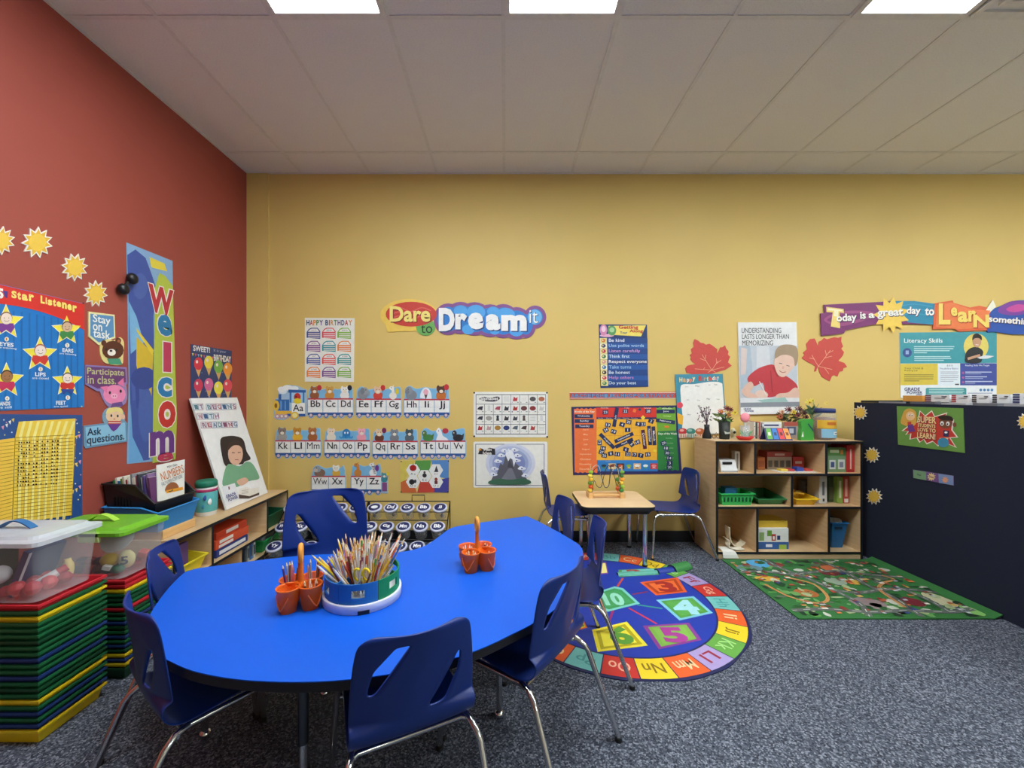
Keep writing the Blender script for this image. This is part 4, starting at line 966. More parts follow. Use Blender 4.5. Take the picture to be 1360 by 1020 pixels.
# five star listener poster
E1 = (0,370,5.667)
p = Poster('listening_poster', 'blue 5 Star Listener poster with children on yellow stars', 'poster', LEFT, E1, thick=.003)
y_l, y_r = LEFT.uv(-62, 500)[0], LEFT.uv(111, 500)[0]
def inv(u, v):   # wall position back to crop coordinates
    px = CX + LEFT_X*F_PX/u; py = CY + (EYE-v)*F_PX/u
    return ((px-E1[0])*E1[2], (py-E1[1])*E1[2])
p.sheet([inv(y_l,1.845), inv(y_r,1.835), inv(y_r,1.262), inv(y_l,1.257)], '#1a78c4')
for q in range(16):
    u = y_l+.012+(y_r-y_l-.02)*q/16; p.poly([inv(u,1.73), inv(u+.008,1.73), inv(u+.008,1.262), inv(u,1.262)], '#1468b0', 1)
arc = [inv(y_l+(y_r-y_l)*t/10, 1.755-.05*((t-4.2)/5.0)**2) for t in range(11)]
p.poly([inv(y_l,1.842)]+[inv(y_r,1.833)]+arc[::-1], '#d8322c', 2)
for t, x0, y0, x1, y1 in [('S',76,92,116,148),('t',120,98,148,158),('a',154,118,200,166),('r',208,120,246,172),('L',296,130,328,188),('i',334,142,344,192),('s',350,158,384,202),('t',388,152,412,208),('e',416,172,452,214),('n',458,180,494,226),('e',498,192,532,238),('r',538,202,570,252),('5',-34,72,16,150)]:
    p.text(t, x0, y0, x1, y1, '#f4e27a' if t != '5' else '#f0f0e8', .05, 4)
p.poly([(10,90),(50,96),(46,150),(30,140)], '#4a3a8a', 3)
def kid(cx_, cy_, r1, skin, shirt, hair, num, t1, t2, x0, x1, y0, legs=None):
    p.star(cx_, cy_, r1*1.08, r1*.5, 5, '#f0efe0', 2).star(cx_, cy_, r1, r1*.45, 5, '#f4e24a', 3)
    p.poly([(cx_-r1*.42,cy_+r1*.05),(cx_+r1*.42,cy_+r1*.05),(cx_+r1*.5,cy_+r1*.3),(cx_+r1*.28,cy_+r1*.62),(cx_,cy_+r1*.42),(cx_-r1*.28,cy_+r1*.62),(cx_-r1*.5,cy_+r1*.3)], shirt, 4)
    if legs: p.poly([(cx_-r1*.46,cy_+r1*.5),(cx_+r1*.46,cy_+r1*.5),(cx_+r1*.3,cy_+r1*.86),(cx_,cy_+r1*.66),(cx_-r1*.3,cy_+r1*.86)], legs, 5)
    p.ell(cx_, cy_-r1*.26, r1*.36, r1*.37, hair, 5).ell(cx_, cy_-r1*.22, r1*.33, r1*.33, skin, 6)
    p.ell(cx_-r1*.13, cy_-r1*.26, 3, 4, INK, 7, 8).ell(cx_+r1*.13, cy_-r1*.26, 3, 4, INK, 7, 8)
    p.line(spline([(cx_-r1*.15,cy_-r1*.12),(cx_,cy_-r1*.05),(cx_+r1*.15,cy_-r1*.12)], False, 3), 3, '#7a3a34', 7)
    p.ell(cx_+r1*.02, y0-24, 17, 17, '#f0ecdc', 5, 14).text(num, cx_-5, y0-34, cx_+6, y0-14, '#c07a2a', .02, 6)
    p.text(t1, x0, y0, x1, y0+30, '#eef2f4', .03, 5).text(t2, x0-22, y0+34, x1+22, y0+52, '#dfe8f0', .01, 5)
kid(36,330,130,'#efd8c8','#7c3a92','#8a5a3a','1','EYES','are watching',-16,92,480)
kid(494,390,112,'#d8b494','#3f8a4a','#3a2a24','2','EARS','are listening',460,542,526)
kid(292,572,128,'#f0dcd0','#d03a34','#b05a3a','3','LIPS','are closed',254,334,706)
kid(40,768,130,'#a8744a','#c8305a','#2a201c','4','HANDS','are still',-34,66,926)
kid(498,776,112,'#f0dcd0','#d0342e','#3a2a22','5','FEET','are quiet',412,486,920,'#2a4a9a')
p.ell(616,186,7,5,INK,6,8).ell(604,962,6,6,'#d8d0c0',6,8)
p.done()

# attendance sheets on blue bunting board
E2 = (0,480,4.25)
p = Poster('bunting_board', 'navy bunting border board behind the yellow ruled charts on the red wall', 'notice board', LEFT, E2, thick=.004)
p.sheet([(-120,296),(460,302),(459,905),(-120,1050)], '#27508e')
for i, (x, y) in enumerate([(430,350),(440,400),(418,470),(446,520),(430,590),(450,640),(420,690),(436,780),(425,330),(446,755),(418,545),(30,345),(60,400),(20,415),(70,330),(15,330)]): p.ell(x, y, 4, 4, ('#d8dce4','#e8d87a','#d890a8')[i % 3], 1, 8)
for x, y in [(408,430),(424,426),(440,420),(405,588),(424,580),(444,566),(404,734),(424,724),(444,708),(8,372),(30,360),(48,342),(66,330)]: p.poly([(x-8,y-4),(x+8,y-10),(x+3,y+14)], ('#e8e4d8','#e89ab0','#e8c85a')[(x//8) % 3], 2)
p.done()
p = Poster('attendance_chart', 'yellow striped attendance chart with slanted top and ink tally marks', 'chart', LEFT, E2, thick=.002, lift=.006)
p.sheet([(98,340),(418,322),(396,868),(62,915),(78,425)], '#f0cc4a')
for q in range(8):
    x = 112+40*q; p.poly([(x+8,338),(x+24,337),(x+2-q*1.0,425),(x-16-q,425)], '#f8e68c', 1).poly([(x-14-q*2,425),(x+3-q*2,425),(x-6-q*4,890),(x-22-q*4,895)], '#f8e68c', 1)
for q in range(24):
    y = 430+20*q; p.line([(66+ (915-y)*.02, y), (404-(y-420)*.015, y-16-q*1.2)], 2.6, '#a07c28', 2)
for q in range(9): p.line([(100+40*q,430),(84+38*q,895)], 1.6, '#b8902e', 2)
for row in range(13):
    for c in range(16):
        if c in (5, 8, 12): continue
        if random.random() < .22 and c != 13: continue
        x = 92+14.6*c-row*.6; y = 455+row*20-c*.7
        p.rect(x, y, x+random.uniform(5, 11), y+random.uniform(6, 10), '#3a2e14', 3)
p.done()
p = Poster('ruled_chart', 'plain yellow ruled chart at the picture edge beside the attendance chart', 'chart', LEFT, E2, thick=.002, lift=.006)
p.sheet([(-80,452),(74,432),(58,915),(-80,950)], '#efc44a')
for q in range(23): p.line([(-78,470+21*q),(70-q*.5,452+20*q)], 2.4, '#a8842c', 1)
p.done()

# speech cutouts
p = Poster('task_sign', 'blue Stay on task sign with a brown bear', 'wall sign', LEFT, A1, thick=.005)
p.sheet([(466,535),(604,552),(608,676),(566,690),(520,714),(466,668)], '#ece4a8'); p.sheet(spline([(530,700),(560,680),(600,690),(634,672),(654,700),(650,770),(640,818),(560,810),(530,770)], True, 3), '#ecd890')
p.poly([(474,546),(597,560),(600,668),(560,682),(520,700),(474,662)], '#5c90bc', 1)
p.text('Stay',486,556,580,610,'#eef0ea',.015).text('on',486,604,536,638,'#eef0ea',.015).text('task.',488,632,586,678,'#eef0ea',.015)
p.ell(594,740,58,50,'#5c3020',2).ell(545,702,14,16,'#5c3020',2,12).ell(622,690,16,16,'#5c3020',2,12).ell(624,692,8,8,'#a86a4a',3,10).ell(586,752,22,18,'#f0e8dc',3).ell(582,744,8,6,INK,4,10).ell(556,736,5,7,INK,4,8).ell(612,738,5,7,INK,4,8).poly([(562,786),(630,784),(644,818),(574,814)],'#4a9a7a',2)
p.done()
p = Poster('participation_sign', 'purple Participate in class sign with a pink pig', 'wall sign', LEFT, A1, thick=.005)
p.sheet([(448,818),(668,832),(672,920),(560,960),(510,958),(448,922)], '#8a7ab4'); p.sheet(spline([(520,930),(560,930),(620,890),(650,884),(668,940),(664,1020),(600,1050),(552,1020)], True, 3), '#9a86b8')
p.poly([(452,826),(660,840),(664,910),(560,942),(512,944),(452,914)], '#6a3a70', 1)
p.text('Participate',456,838,652,882,'#c9c690',.01).text('in class.',458,876,610,920,'#c9c690',.01)
p.ell(602,976,60,52,'#ee8ab4',2).poly([(524,936),(566,930),(560,968)],'#e878a6',3).poly([(616,916),(650,886),(652,936)],'#e878a6',3).ell(600,984,18,14,'#f4b0cc',3).ell(576,966,6,9,INK,4,8).ell(634,958,6,9,INK,4,8).ell(594,984,3,4,'#a84a70',4,8).ell(606,984,3,4,'#a84a70',4,8).poly([(590,1022),(640,1014),(648,1036),(580,1046)],'#6a4a8a',3)
p.done()
p = Poster('question_sign', 'light blue Ask questions sign with a blond child', 'wall sign', LEFT, A2, thick=.005)
p.sheet([(440,262),(540,250),(660,234),(674,250),(670,346),(450,382),(440,366)], '#6a94b4'); p.sheet(spline([(540,210),(560,174),(600,160),(640,170),(660,210),(650,250),(600,280),(550,250)], True, 3), '#7fa0b8')
p.poly([(448,270),(540,258),(660,244),(664,340),(456,370)], '#8cc0dc', 1)
p.text('Ask',456,272,532,312,'#27344e',.015).text('questions.',454,308,654,360,'#27344e',.015)
p.ell(600,210,44,38,'#eec8a4',2).poly(spline([(556,200),(566,172),(600,162),(640,172),(646,204),(620,186),(590,190)], True, 3),'#ecd88a',3).ell(584,208,5,8,INK,4,8).ell(618,210,5,8,INK,4,8).ell(600,226,6,4,'#d88a7a',4,8).ell(648,214,10,14,'#eec0a4',2,10).rect(566,236,636,254,'#c84a44',3).rect(568,244,634,248,'#eee4dc',4).poly([(566,254),(636,252),(614,280),(596,292),(584,282)],'#6a3a92',3)
p.done()

# Welcome banner: lettering and furry blue pattern
p = Poster('welcome_banner', 'tall Welcome banner in blue and lime green with rainbow letters', 'banner', LEFT, A1, thick=.003)
p.sheet([(669,168),(914,266),(918,560),(930,950),(936,1090),(928,1320),(672,1345),(682,900)], '#86aad0')
p.poly([(672,235),(716,205),(770,250),(800,330),(830,420),(812,560),(815,760),(810,1040),(818,1240),(790,1322),(716,1334),(690,1180),(686,900),(680,480)], '#41569e', 1)
p.poly([(680,480),(720,560),(760,700),(690,760)], '#7cb4dc', 2).poly([(690,1020),(700,1200),(760,1330),(680,1340),(684,1180)], '#6aa6d8', 2)
p.poly([(718,620),(812,740),(806,770),(722,640)], '#e4c83c', 3).poly([(720,668),(810,760),(800,1010),(760,1000),(720,820)], '#d8b638', 2).poly([(790,245),(870,280),(884,322),(800,300)], '#e6d04a', 2)
for q in range(5): p.poly([(690+22*q,880+30*q),(716+22*q,860+30*q),(730+20*q,1000+40*q),(700+20*q,1010+40*q)], '#384c94' if q % 2 else '#4d63ac', 2)
p.ell(760,890,70,60,'#36498e',3).ell(770,1080,40,150,'#4a62a8',2).ell(740,400,40,70,'#4d63a8',2)
p.poly([(842,330),(872,345),(914,400),(918,560),(930,950),(936,1090),(928,1320),(805,1340),(812,760),(818,560),(815,420)], '#b5c24a', 3)
for t, x0, y0, x1, y1, c in [('W',782,404,916,548,'#b8323c'),('e',832,552,906,664,'#2a78a8'),('l',862,698,904,856,'#c03a5a'),('c',832,884,908,990,'#2c7ab0'),('o',836,1010,928,1152,'#c8342c'),('m',790,1168,920,1294,'#6a3a84'),('e',830,1286,914,1330,'#c03a5a')]:
    p.text(t, x0-5, y0-5, x1+5, y1+5, '#efe6de', .09, 5).text(t, x0, y0, x1, y1, c, .04, 6)
p.done()
# black pompoms at the banner edge
r = thing('pompom_pair', 'pair of glossy black round balls clipped to the Welcome banner edge', 'ornament', (LEFT_X+.03, LEFT.uv(165, 376)[0], LEFT.uv(165, 376)[1]-.03))
u0, v0 = LEFT.uv(165, 376); v0 -= .03
for px, py, rr in ((157.5, 384, .034), (169.5, 370, .034)):
    u, v = LEFT.uv(px, py); MB().ball((0, u-u0, v-v0), rr, 'black_plastic', 18, (.75,1,1)).build('ball', r)
a, b2 = LEFT.uv(157.5, 384), LEFT.uv(169.5, 370)
MB().tube([(-.01,a[0]-u0,a[1]-v0),(-.01,b2[0]-u0,b2[1]-v0)], .008, 'black_plastic').build('link', r)

# ice cream birthday poster
p = Poster('ice_cream_poster', 'small navy Sweet Birthday poster with eight ice cream cones', 'poster', LEFT, A1, thick=.003)
p.sheet([(1012,708),(1230,744),(1226,998),(1012,998)], '#31406e')
p.text('SWEET!',1022,720,1112,750,'#e8e4e0',.03).text('BIRTHDAY',1132,768,1224,802,'#e8e4e0',.03,3).text('It is your',1130,738,1200,756,'#b8c0d4',.0)
for i in range(8):
    x, y = (1050,1105,1157,1206)[i % 4], ((812,804,828,840),(926,922,940,928))[i//4][i % 4]
    c = ('#d83a4a','#f0d84a','#7ab04a','#f0983a','#d03a5a','#d86a9a','#efe04a','#e04a5a')[i]
    p.poly([(x-17,y+20),(x+17,y+24),(x+2,y+72)], '#d8a86a', 2).ell(x,y,24,34,c,3).ell(x-8,y-10,6,9,'#f4e0d8',4,10)
for q in range(14): p.poly([(1016+15*q,756+2.6*q),(1026+15*q,757+2.6*q),(1021+15*q,772+2.6*q)], ('#e8d44a','#e05a6a','#8ac0e0')[q % 3], 2)
for q in range(30): p.ell(random.uniform(1018,1222), random.uniform(780,990), 2.5, 2.5, '#7a9ad0', 1, 6)
p.done()

# leaning reading poster
bl, br = on_level(296, 678, .481), on_level(357, 655, .481)
B0 = Vector((-2.05, bl[1], .481)); U0 = Vector((0, 1, 0)); V0 = Vector((LEFT_X+.022+2.05, 0, .81)).normalized()
LEAN = Plane(B0, U0, V0)
p = Poster('reading_poster', 'white It Begins With Reading board leaning on the red wall, girl with a book', 'poster', LEAN, A2, thick=.014)
wlen, hlen = br[1]-bl[1], .858
def iv(u, v):
    P = B0+U0*u+V0*v; return ((CX+P.x/P.y*F_PX-A2[0])*A2[2], (CY-(P.z-EYE)/P.y*F_PX-A2[1])*A2[2])
p.sheet([iv(0,0), iv(wlen,0), iv(wlen,hlen), iv(0,hlen)], '#ecebea')
def tb(t, x, y, w, h, c1):
    p.poly([(x,y),(x+w,y-1),(x+w+2,y+h-1),(x+2,y+h)], '#dfe3ea', 1).text(t, x+4, y+4, x+w-3, y+h-4, c1, .02, 3)
    p.line([(x,y),(x+w,y-1),(x+w+2,y+h-1),(x+2,y+h),(x,y)], 2, c1, 2)
cs = ['#b03a44','#3a5a8a','#4a7a8a','#8a4a6a']
for t, x0, y, w in [('IT',1014,150,28),('BEGINS',1084,150,27),('WITH',1034,200,30),('READING',1056,246,28)]:
    for i, ch in enumerate(t): tb(ch, x0+i*w, y-i*.6, w-3, 32, cs[(i+len(t)) % 4])
p.poly(spline([(1160,340),(1200,320),(1250,322),(1284,342),(1300,400),(1322,440),(1290,456),(1276,470),(1220,470),(1190,480),(1172,440)], True, 4), '#2e2220', 2)
p.ell(1240,415,40,60,'#dcae94',3).poly(spline([(1196,400),(1204,360),(1240,340),(1276,362),(1284,400),(1262,372),(1226,372)], True, 4), '#3a2a24', 4)
p.line([(1220,408),(1236,410)], 4, '#3a2a26', 5).line([(1252,408),(1268,406)], 4, '#3a2a26', 5).line([(1236,446),(1256,446)], 4, '#a85a52', 5)
p.poly(spline([(1170,575),(1184,500),(1206,468),(1260,480),(1300,456),(1332,468),(1362,520),(1364,548),(1310,560),(1250,590),(1200,596)], True, 4), '#76a884', 3)
p.poly(spline([(1246,560),(1290,540),(1308,560),(1270,584)], True, 4), '#dcae94', 5)
p.poly([(1256,640),(1262,600),(1300,590),(1322,600),(1362,590),(1366,624),(1318,640),(1290,652)], '#e8e2d8', 4).poly([(1258,652),(1256,630),(1314,640),(1366,620),(1366,632),(1310,652)], '#4a3a34', 5)
for q in range(3): p.line([(1272,610+8*q),(1308,606+8*q)], 2, '#9a948c', 6)
p.sheet([(1170,588),(1236,570),(1262,650),(1192,694)], '#e6e6ea', None, .017)
p.text('GRADE', 1182,626,1240,646,'#2f3478',.03,6).text('POWER', 1194,644,1252,662,'#2f3478',.03,6).poly([(1200,590),(1206,588),(1208,604),(1202,606)],'#6a2a3a',6)
p.done()

# ============================================================ things on the dark unit face
p = Poster('student_poster', 'green Super Students Love To Learn poster on the dark fabric panel', 'poster', UNIT, D4, thick=.003, lift=.001)
p.sheet([(406,110),(906,126),(918,462),(416,400)], '#6a9a48')
zz = [(442,296),(486,262),(470,230),(560,230),(580,140),(620,180),(672,140),(694,186),(790,156),(770,200),(840,210),(830,290),(872,346),(812,350),(860,424),(790,396),(716,412),(680,378),(632,398),(610,362),(578,386),(556,350),(502,362),(508,318),(470,326),(490,300)]
p.poly(zz, '#f0e8dc', 1).poly([(660+(x-660)*.93, 280+(y-280)*.92) for x, y in zz], '#c8382e', 2)
for t, x0, y0, x1, y1 in [('SUPER',566,188,708,238),('STUDENTS',568,244,702,270),('LOVE TO',568,276,704,306),('LEARN!',564,312,702,356)]:
    p.text(t, x0+3, y0+4, x1+3, y1+4, '#6a1a1a', .05, 4).text(t, x0, y0, x1, y1, '#f0d29a', .035, 5)
p.poly(spline([(450,180),(470,140),(510,128),(550,150),(556,200),(548,250),(500,262),(456,250),(438,232)], True, 4), '#d8a84a', 3).ell(512,184,34,34,'#f0c89a',4).ell(502,176,8,10,'#f4f4f0',5,10).ell(526,178,8,10,'#f4f4f0',5,10).ell(504,178,4,5,INK,6,8).ell(526,180,4,5,INK,6,8).poly([(490,250),(530,244),(548,300),(500,306)],'#6a3a92',4).rect(492,228,520,252,'#c83a3a',5)
p.poly(spline([(722,190),(770,178),(824,190),(836,220),(800,216),(750,214)], True, 4), '#241a18', 6).ell(778,236,52,42,'#7a4a30',4).ell(846,250,14,18,'#7a4a30',4,12).ell(752,240,14,17,'#f0f0ec',5,12).ell(796,242,14,17,'#f0f0ec',5,12).ell(752,244,6,8,INK,6,8).ell(794,246,6,8,INK,6,8).poly([(760,290),(806,296),(800,340),(760,336)],'#2a2a5a',4).ell(782,308,12,8,'#f0f0f0',5,12).ell(760,384,44,36,'#3a8ab0',4).poly([(730,350),(800,346),(790,370),(740,380)],'#f0d0a0',3)
p.done()
p = Poster('reward_strip', 'narrow strip of three small green, purple and blue cards on the dark panel', 'wall strip', UNIT, D4, thick=.002, lift=.001)
p.sheet([(528,588),(832,634),(834,708),(530,650)], '#7a6a9a')
p.poly([(530,590),(626,604),(628,668),(532,650)], '#7aa07a', 1).poly([(720,618),(830,636),(832,704),(724,688)], '#7a90c0', 1).poly([(630,606),(718,618),(722,686),(632,668)], '#74508a', 1)
p.poly(starp(668,642,34,20,10), '#e8cf9a', 2).poly(starp(772,664,28,16,9), '#e0a07a', 2).text('Star',650,634,690,650,'#6a3a3a',.02).text('Wow',560,618,590,634,'#33503a',.02)
p.done()
cut_sun(132,158,50,UNIT,D4,'yellow sun cutout in the top corner of the dark panel',.1,n=12,grp='sun cutouts on the dark panel')
cut_sun(220,478,54,UNIT,D4,'yellow sun cutout, middle of the column on the dark panel',.2,n=12,grp='sun cutouts on the dark panel')
cut_sun(236,790,56,UNIT,D4,'yellow sun cutout, lowest of the column on the dark panel',.3,n=12,grp='sun cutouts on the dark panel')
cut_sun(1378,226,60,UNIT,D4,'yellow sun cutout at the picture edge on the dark panel',.1,n=12,grp='sun cutouts on the dark panel')

# ============================================================ low shelf along the red wall
def panel(mb, x0, x1, y0, y1, z0, z1, face):
    """wood board with a black banded edge on the open side: face 'x' (toward +x) or 'y' (toward -y)"""
    if face == 'x': mb.box(x0, x1-.003, y0, y1, z0, z1, 'maple'); mb.box(x1-.003, x1, y0, y1, z0, z1, 'black_edge')
    else: mb.box(x0, x1, y0+.003, y1, z0, z1, 'maple'); mb.box(x0, x1, y0, y0+.003, z0, z1, 'black_edge')
    return mb
LX0, LX1, LY0, LY1, LT = -.40, 0.0, 0.0, 1.262, .48
LO = (-1.93, 2.385, 0)
r = thing('low_shelf', 'long low maple shelf with black edging standing along the red wall', 'shelf', LO)
panel(MB(), LX0, LX1, LY0, LY1, LT-.018, LT, 'x').build('top_panel', r)
panel(MB(), LX0, LX1, LY0, LY0+.018, 0, LT-.018, 'x').build('end_panel', r)
panel(MB(), LX0, LX1, LY1-.018, LY1, 0, LT-.018, 'x').build('end_panel', r)
panel(MB(), LX0, LX1, LY0+.018, LY1-.018, .192, .21, 'x').build('middle_shelf', r)
panel(MB(), LX0, LX1, LY0+.018, LY1-.018, .03, .048, 'x').build('bottom_shelf', r)
MB().box(LX0, LX0+.006, LY0+.018, LY1-.018, .048, LT-.018, 'maple').build('back_panel', r)
for y, a, b2 in ((.325,.21,LT-.018),(.95,.21,LT-.018),(.635,.048,.192)):
    panel(MB(), LX0+.006, LX1, y-.009, y+.009, a, b2, 'x').build('divider', r)
MB().box(LX0, LX1-.02, LY0+.018, LY1-.018, 0, .03, 'maple').build('plinth', r)

def open_bin(mb, w, d, h, hf, mat, taper=.02, t=.003, rim=.008, n=1):
    """open-top bin: back height h, front height hf (front at -y), centred, tapered"""
    def loop(k, z_of): return [(-w/2*k, -d/2*k, z_of(-1)), (w/2*k, -d/2*k, z_of(-1)), (w/2*k, d/2*k, z_of(1)), (-w/2*k, d/2*k, z_of(1))]
    zt = lambda s_: h if s_ > 0 else hf
    kb = 1-2*taper/min(w, d)
    bot = [(x, y, 0) for x, y, _ in loop(kb, zt)]
    top = loop(1, zt)
    def inset(L, q): return [(x-math.copysign(q, x), y-math.copysign(q, y), z) for x, y, z in L]
    mb.frustum(bot, top, mat, True, False)
    ti = inset(top, t); bi = [(x, y, t) for x, y, _ in inset(bot, t)]
    mb.add(bi+ti, [(4+i, 4+(i+1) % 4, (i+1) % 4, i) for i in range(4)], mat); mb.add(bi, [(0,1,2,3)], mat)
    ro = [(x+math.copysign(rim, x), y+math.copysign(rim, y), z) for x, y, z in top]; rd = [(x, y, z-.008) for x, y, z in ro]
    mb.add(ro+ti, [(i, (i+1) % 4, 4+(i+1) % 4, 4+i) for i in range(4)], mat)
    mb.add(rd+ro, [(i, (i+1) % 4, 4+(i+1) % 4, 4+i) for i in range(4)], mat)
    mb.add(rd+top, [(4+i, 4+(i+1) % 4, (i+1) % 4, i) for i in range(4)], mat)
    return mb
# wood block, blue bin, black bin on the near end
o = MB().box(-.15, .15, -.125, .125, 0, .05, 'pine').build('wood_block', None, (-2.155, 2.53, .481), bevel=.003)
tag(o, 'pale wooden block under the blue bin on the low shelf', 'block')
def slant_bin(name, label, loc, rz, w, d, h, hf, mat, cutoff=.35):
    """bin with a sloped front lip; front toward local -y"""
    r = thing(name, label, 'bin', loc, rz)
    mb = MB(); t = .0035; k = .86
    prof = [(d/2, h), (-d/2+cutoff*d, h*.97), (-d/2, hf)]
    for s_ in (-1, 1):
        pts_o = [(s_*w/2*k, d/2*k, 0), (s_*w/2, d/2, h), (s_*w/2, -d/2+cutoff*d, h*.97), (s_*w/2, -d/2, hf), (s_*w/2*k, -d/2*k, 0)]
        pts_i = [(x-s_*t, y, z) for x, y, z in pts_o]
        f = tuple(range(5))
        mb.add(pts_o, [f if s_ < 0 else f[::-1]], mat); mb.add(pts_i, [f[::-1] if s_ < 0 else f], mat)
        lip = [Vector(q) for q in pts_o[1:4]]
        mb.tube([q + Vector((s_*.004, 0, 0)) for q in lip], .006, mat, 6)
    for y0_, y1_, z_, sg in ((d/2*k, d/2, h, 1), (-d/2*k, -d/2, hf, -1)):
        mb.frustum([(-w/2*k, y0_-t*(sg > 0), 0), (w/2*k, y0_-t*(sg > 0), 0), (w/2*k, y0_+t*(sg < 0), 0), (-w/2*k, y0_+t*(sg < 0), 0)], [(-w/2, y1_-t*(sg > 0), z_), (w/2, y1_-t*(sg > 0), z_), (w/2, y1_+t*(sg < 0), z_), (-w/2, y1_+t*(sg < 0), z_)], mat)
        mb.tube([(-w/2-.004, y1_, z_), (w/2+.004, y1_, z_)], .006, mat, 6)
    mb.box(-w/2*k, w/2*k, -d/2*k, d/2*k, 0, t, mat)
    mb.build('shell', r)
    return r
slant_bin('sorting_bin', 'bright blue plastic sorting bin under the black book bin', (-2.155, 2.515, .532), PI/2, .31, .32, .15, .115, '#2f86cc', .3)
bb = slant_bin('book_bin', 'black plastic book bin nested in the blue bin, full of workbooks', (-2.168, 2.515, .60), PI/2, .30, .305, .215, .10, 'black_plastic', .38)
for q in range(6):
    MB().box(-.1465, -.140, .0+.018*q, .006+.018*q, .07, .14, '#0a0b0d').build('side_slot', bb)
cols = ['#3a8a4a','#e8e4da','#2a78b4','#7aa83a','#d8d4c4','#c83a34','#eae6dc','#8a8e94','#e8e2d4','#b03a6a','#3a3f48','#e8e4de','#5a4a8a','#8a6a9a','#6a3a6a']
names_ = ['green','white','blue','lime green','cream','red','ivory','grey','off-white','magenta','charcoal','pale','violet','lilac','plum']
for i, c in enumerate(cols):
    x = -2.29 + .0148*i; hh = .235 + .012*math.sin(i*2.1) + (.012 if i > 6 else -.012*(5-i)/5)
    o = MB().box(-.0052, .0052, -.105, .105, 0, hh, '#efece2').box(-.0057, .0057, -.1055, -.1045, 0, hh, c).box(-.0057, -.0052, -.105, .105, 0, hh, c).box(.0052, .0057, -.105, .105, 0, hh, c).build('workbook', None, (x+.012, 2.515+.004*math.sin(i*3), .607))
    o.rotation_euler = (0, -.10, 0)
    tag(o, names_[i]+' thin workbook standing in the black book bin', 'book', 'workbooks in the black bin')
NB = (110,590,6.8)
NBP = Plane((-2.05, 2.43, .60), (0,1,0), (-.16,0,1))
p = Poster('numbers_workbook', 'white Numbers workbook leaning at the front of the black bin', 'book', NBP, NB, thick=.006)
p.sheet([(660,190),(912,138),(908,470),(668,520)], '#eceae4')
p.text('wipe clean',742,182,840,214,'#4a4a52',.0).text('NUMBERS',680,222,898,300,'#d0763a',.0,3,.12).text('EARLY NUMBER ACTIVITY BOOK',690,310,890,344,'#5a6a72',.0,3,.12)
p.poly(spline([(730,420),(750,370),(800,344),(840,360),(850,400),(760,430)], True, 4), '#9a5a34', 2).poly([(736,420),(890,386),(894,412),(745,446)], '#e8a02c', 3).line([(760,430),(790,424),(800,412)], 8, '#2a2420', 4)
p.done()
# wipes tub
r = thing('wipes_tub', 'white cleaning wipes tub with teal label and green lid on the low shelf', 'tub', (-2.115, 2.905, .481))
MB().lathe([(.058,0),(.062,.004),(.064,.19),(.062,.2)], '#eceeee', 28).build('body', r)
MB().lathe([(.0645,.03),(.0655,.032),(.0655,.165),(.0645,.167)], '#5ab4b8', 28).build('label_wrap', r)
MB().lathe([(.0648,.168),(.0662,.169),(.0662,.186),(.0648,.187)], '#b83a6a', 28).build('label_band', r)
MB().lathe([(.064,.2),(.067,.202),(.067,.232),(.060,.244),(.02,.247)], '#1c7a60', 28).build('lid', r)
for a_, z_, w_, c in ((-1.0,.13,.025,'#2a4a9a'),(-.55,.10,.03,'#e4f0f0'),(-1.2,.07,.02,'#2a7a9a')):
    MB().ball((.062*math.cos(a_), .062*math.sin(a_), z_), w_, c, 10, (.2,1,.8)).build('label_print', r)

# contents of the low shelf
def boxy(name, label, cat, x0, x1, y0, y1, z0, z1, col, art=(), group=None, face='x', bevel=.002, rz=0):
    """closed carton or book with printed patches on the side toward the room"""
    cx_, cy_ = (x0+x1)/2, (y0+y1)/2
    r = thing(name, label, cat, (cx_, cy_, z0), rz, group); a, b_, h = (x1-x0)/2, (y1-y0)/2, z1-z0
    MB().box(-a, a, -b_, b_, 0, h, col).build('carton' if cat == 'box' else 'body', r, bevel=bevel)
    if art:
        mb = MB()
        for i, (u0, v0, u1, v1, c) in enumerate(art):
            e = .0006+.0004*i
            if face == 'x': mb.add([(a+e, -b_+2*b_*u0, h*v0), (a+e, -b_+2*b_*u1, h*v0), (a+e, -b_+2*b_*u1, h*v1), (a+e, -b_+2*b_*u0, h*v1)], [(0,1,2,3)], c)
            else: mb.add([(-a+2*a*u0, -b_-e, h*v0), (-a+2*a*u1, -b_-e, h*v0), (-a+2*a*u1, -b_-e, h*v1), (-a+2*a*u0, -b_-e, h*v1)], [(0,1,2,3)], c)
        mb.build('printed_front', r)
    return r
def simple_bin(name, label, x0, x1, y0, y1, z0, h, hf, mat, front='x', holes=False):
    r = thing(name, label, 'bin', ((x0+x1)/2, (y0+y1)/2, z0), PI/2 if front == 'x' else 0)
    w, d = (y1-y0, x1-x0) if front == 'x' else (x1-x0, y1-y0)
    open_bin(MB(), w, d, h, hf, mat).build('shell', r)
    return r
simple_bin('book_tray', 'yellow slant-front book tray in the near cubby of the low shelf', -2.29, -1.95, 2.42, 2.68, .211, .13, .085, '#ecd62a')
for i, c in enumerate(['#8a4a7a','#5a4a9a','#d8d0c4','#b04a5a','#e0d8c8','#6a4a8a']):
    o = boxy('paperback', ('plum','violet','cream','rose','ivory','purple')[i]+' paperback in the yellow tray', 'book', -2.24+.035*i, -2.215+.035*i, 2.45, 2.64, .216, .216+.155+.008*(i % 3), c, group='paperbacks in the yellow tray', bevel=0)
boxy('game_box', 'flat navy game box in the middle cubby of the low shelf', 'box', -2.30, -1.97, 2.80, 3.14, .211, .262, '#22357a', [(.08,.25,.92,.75,'#dcdfe6')])
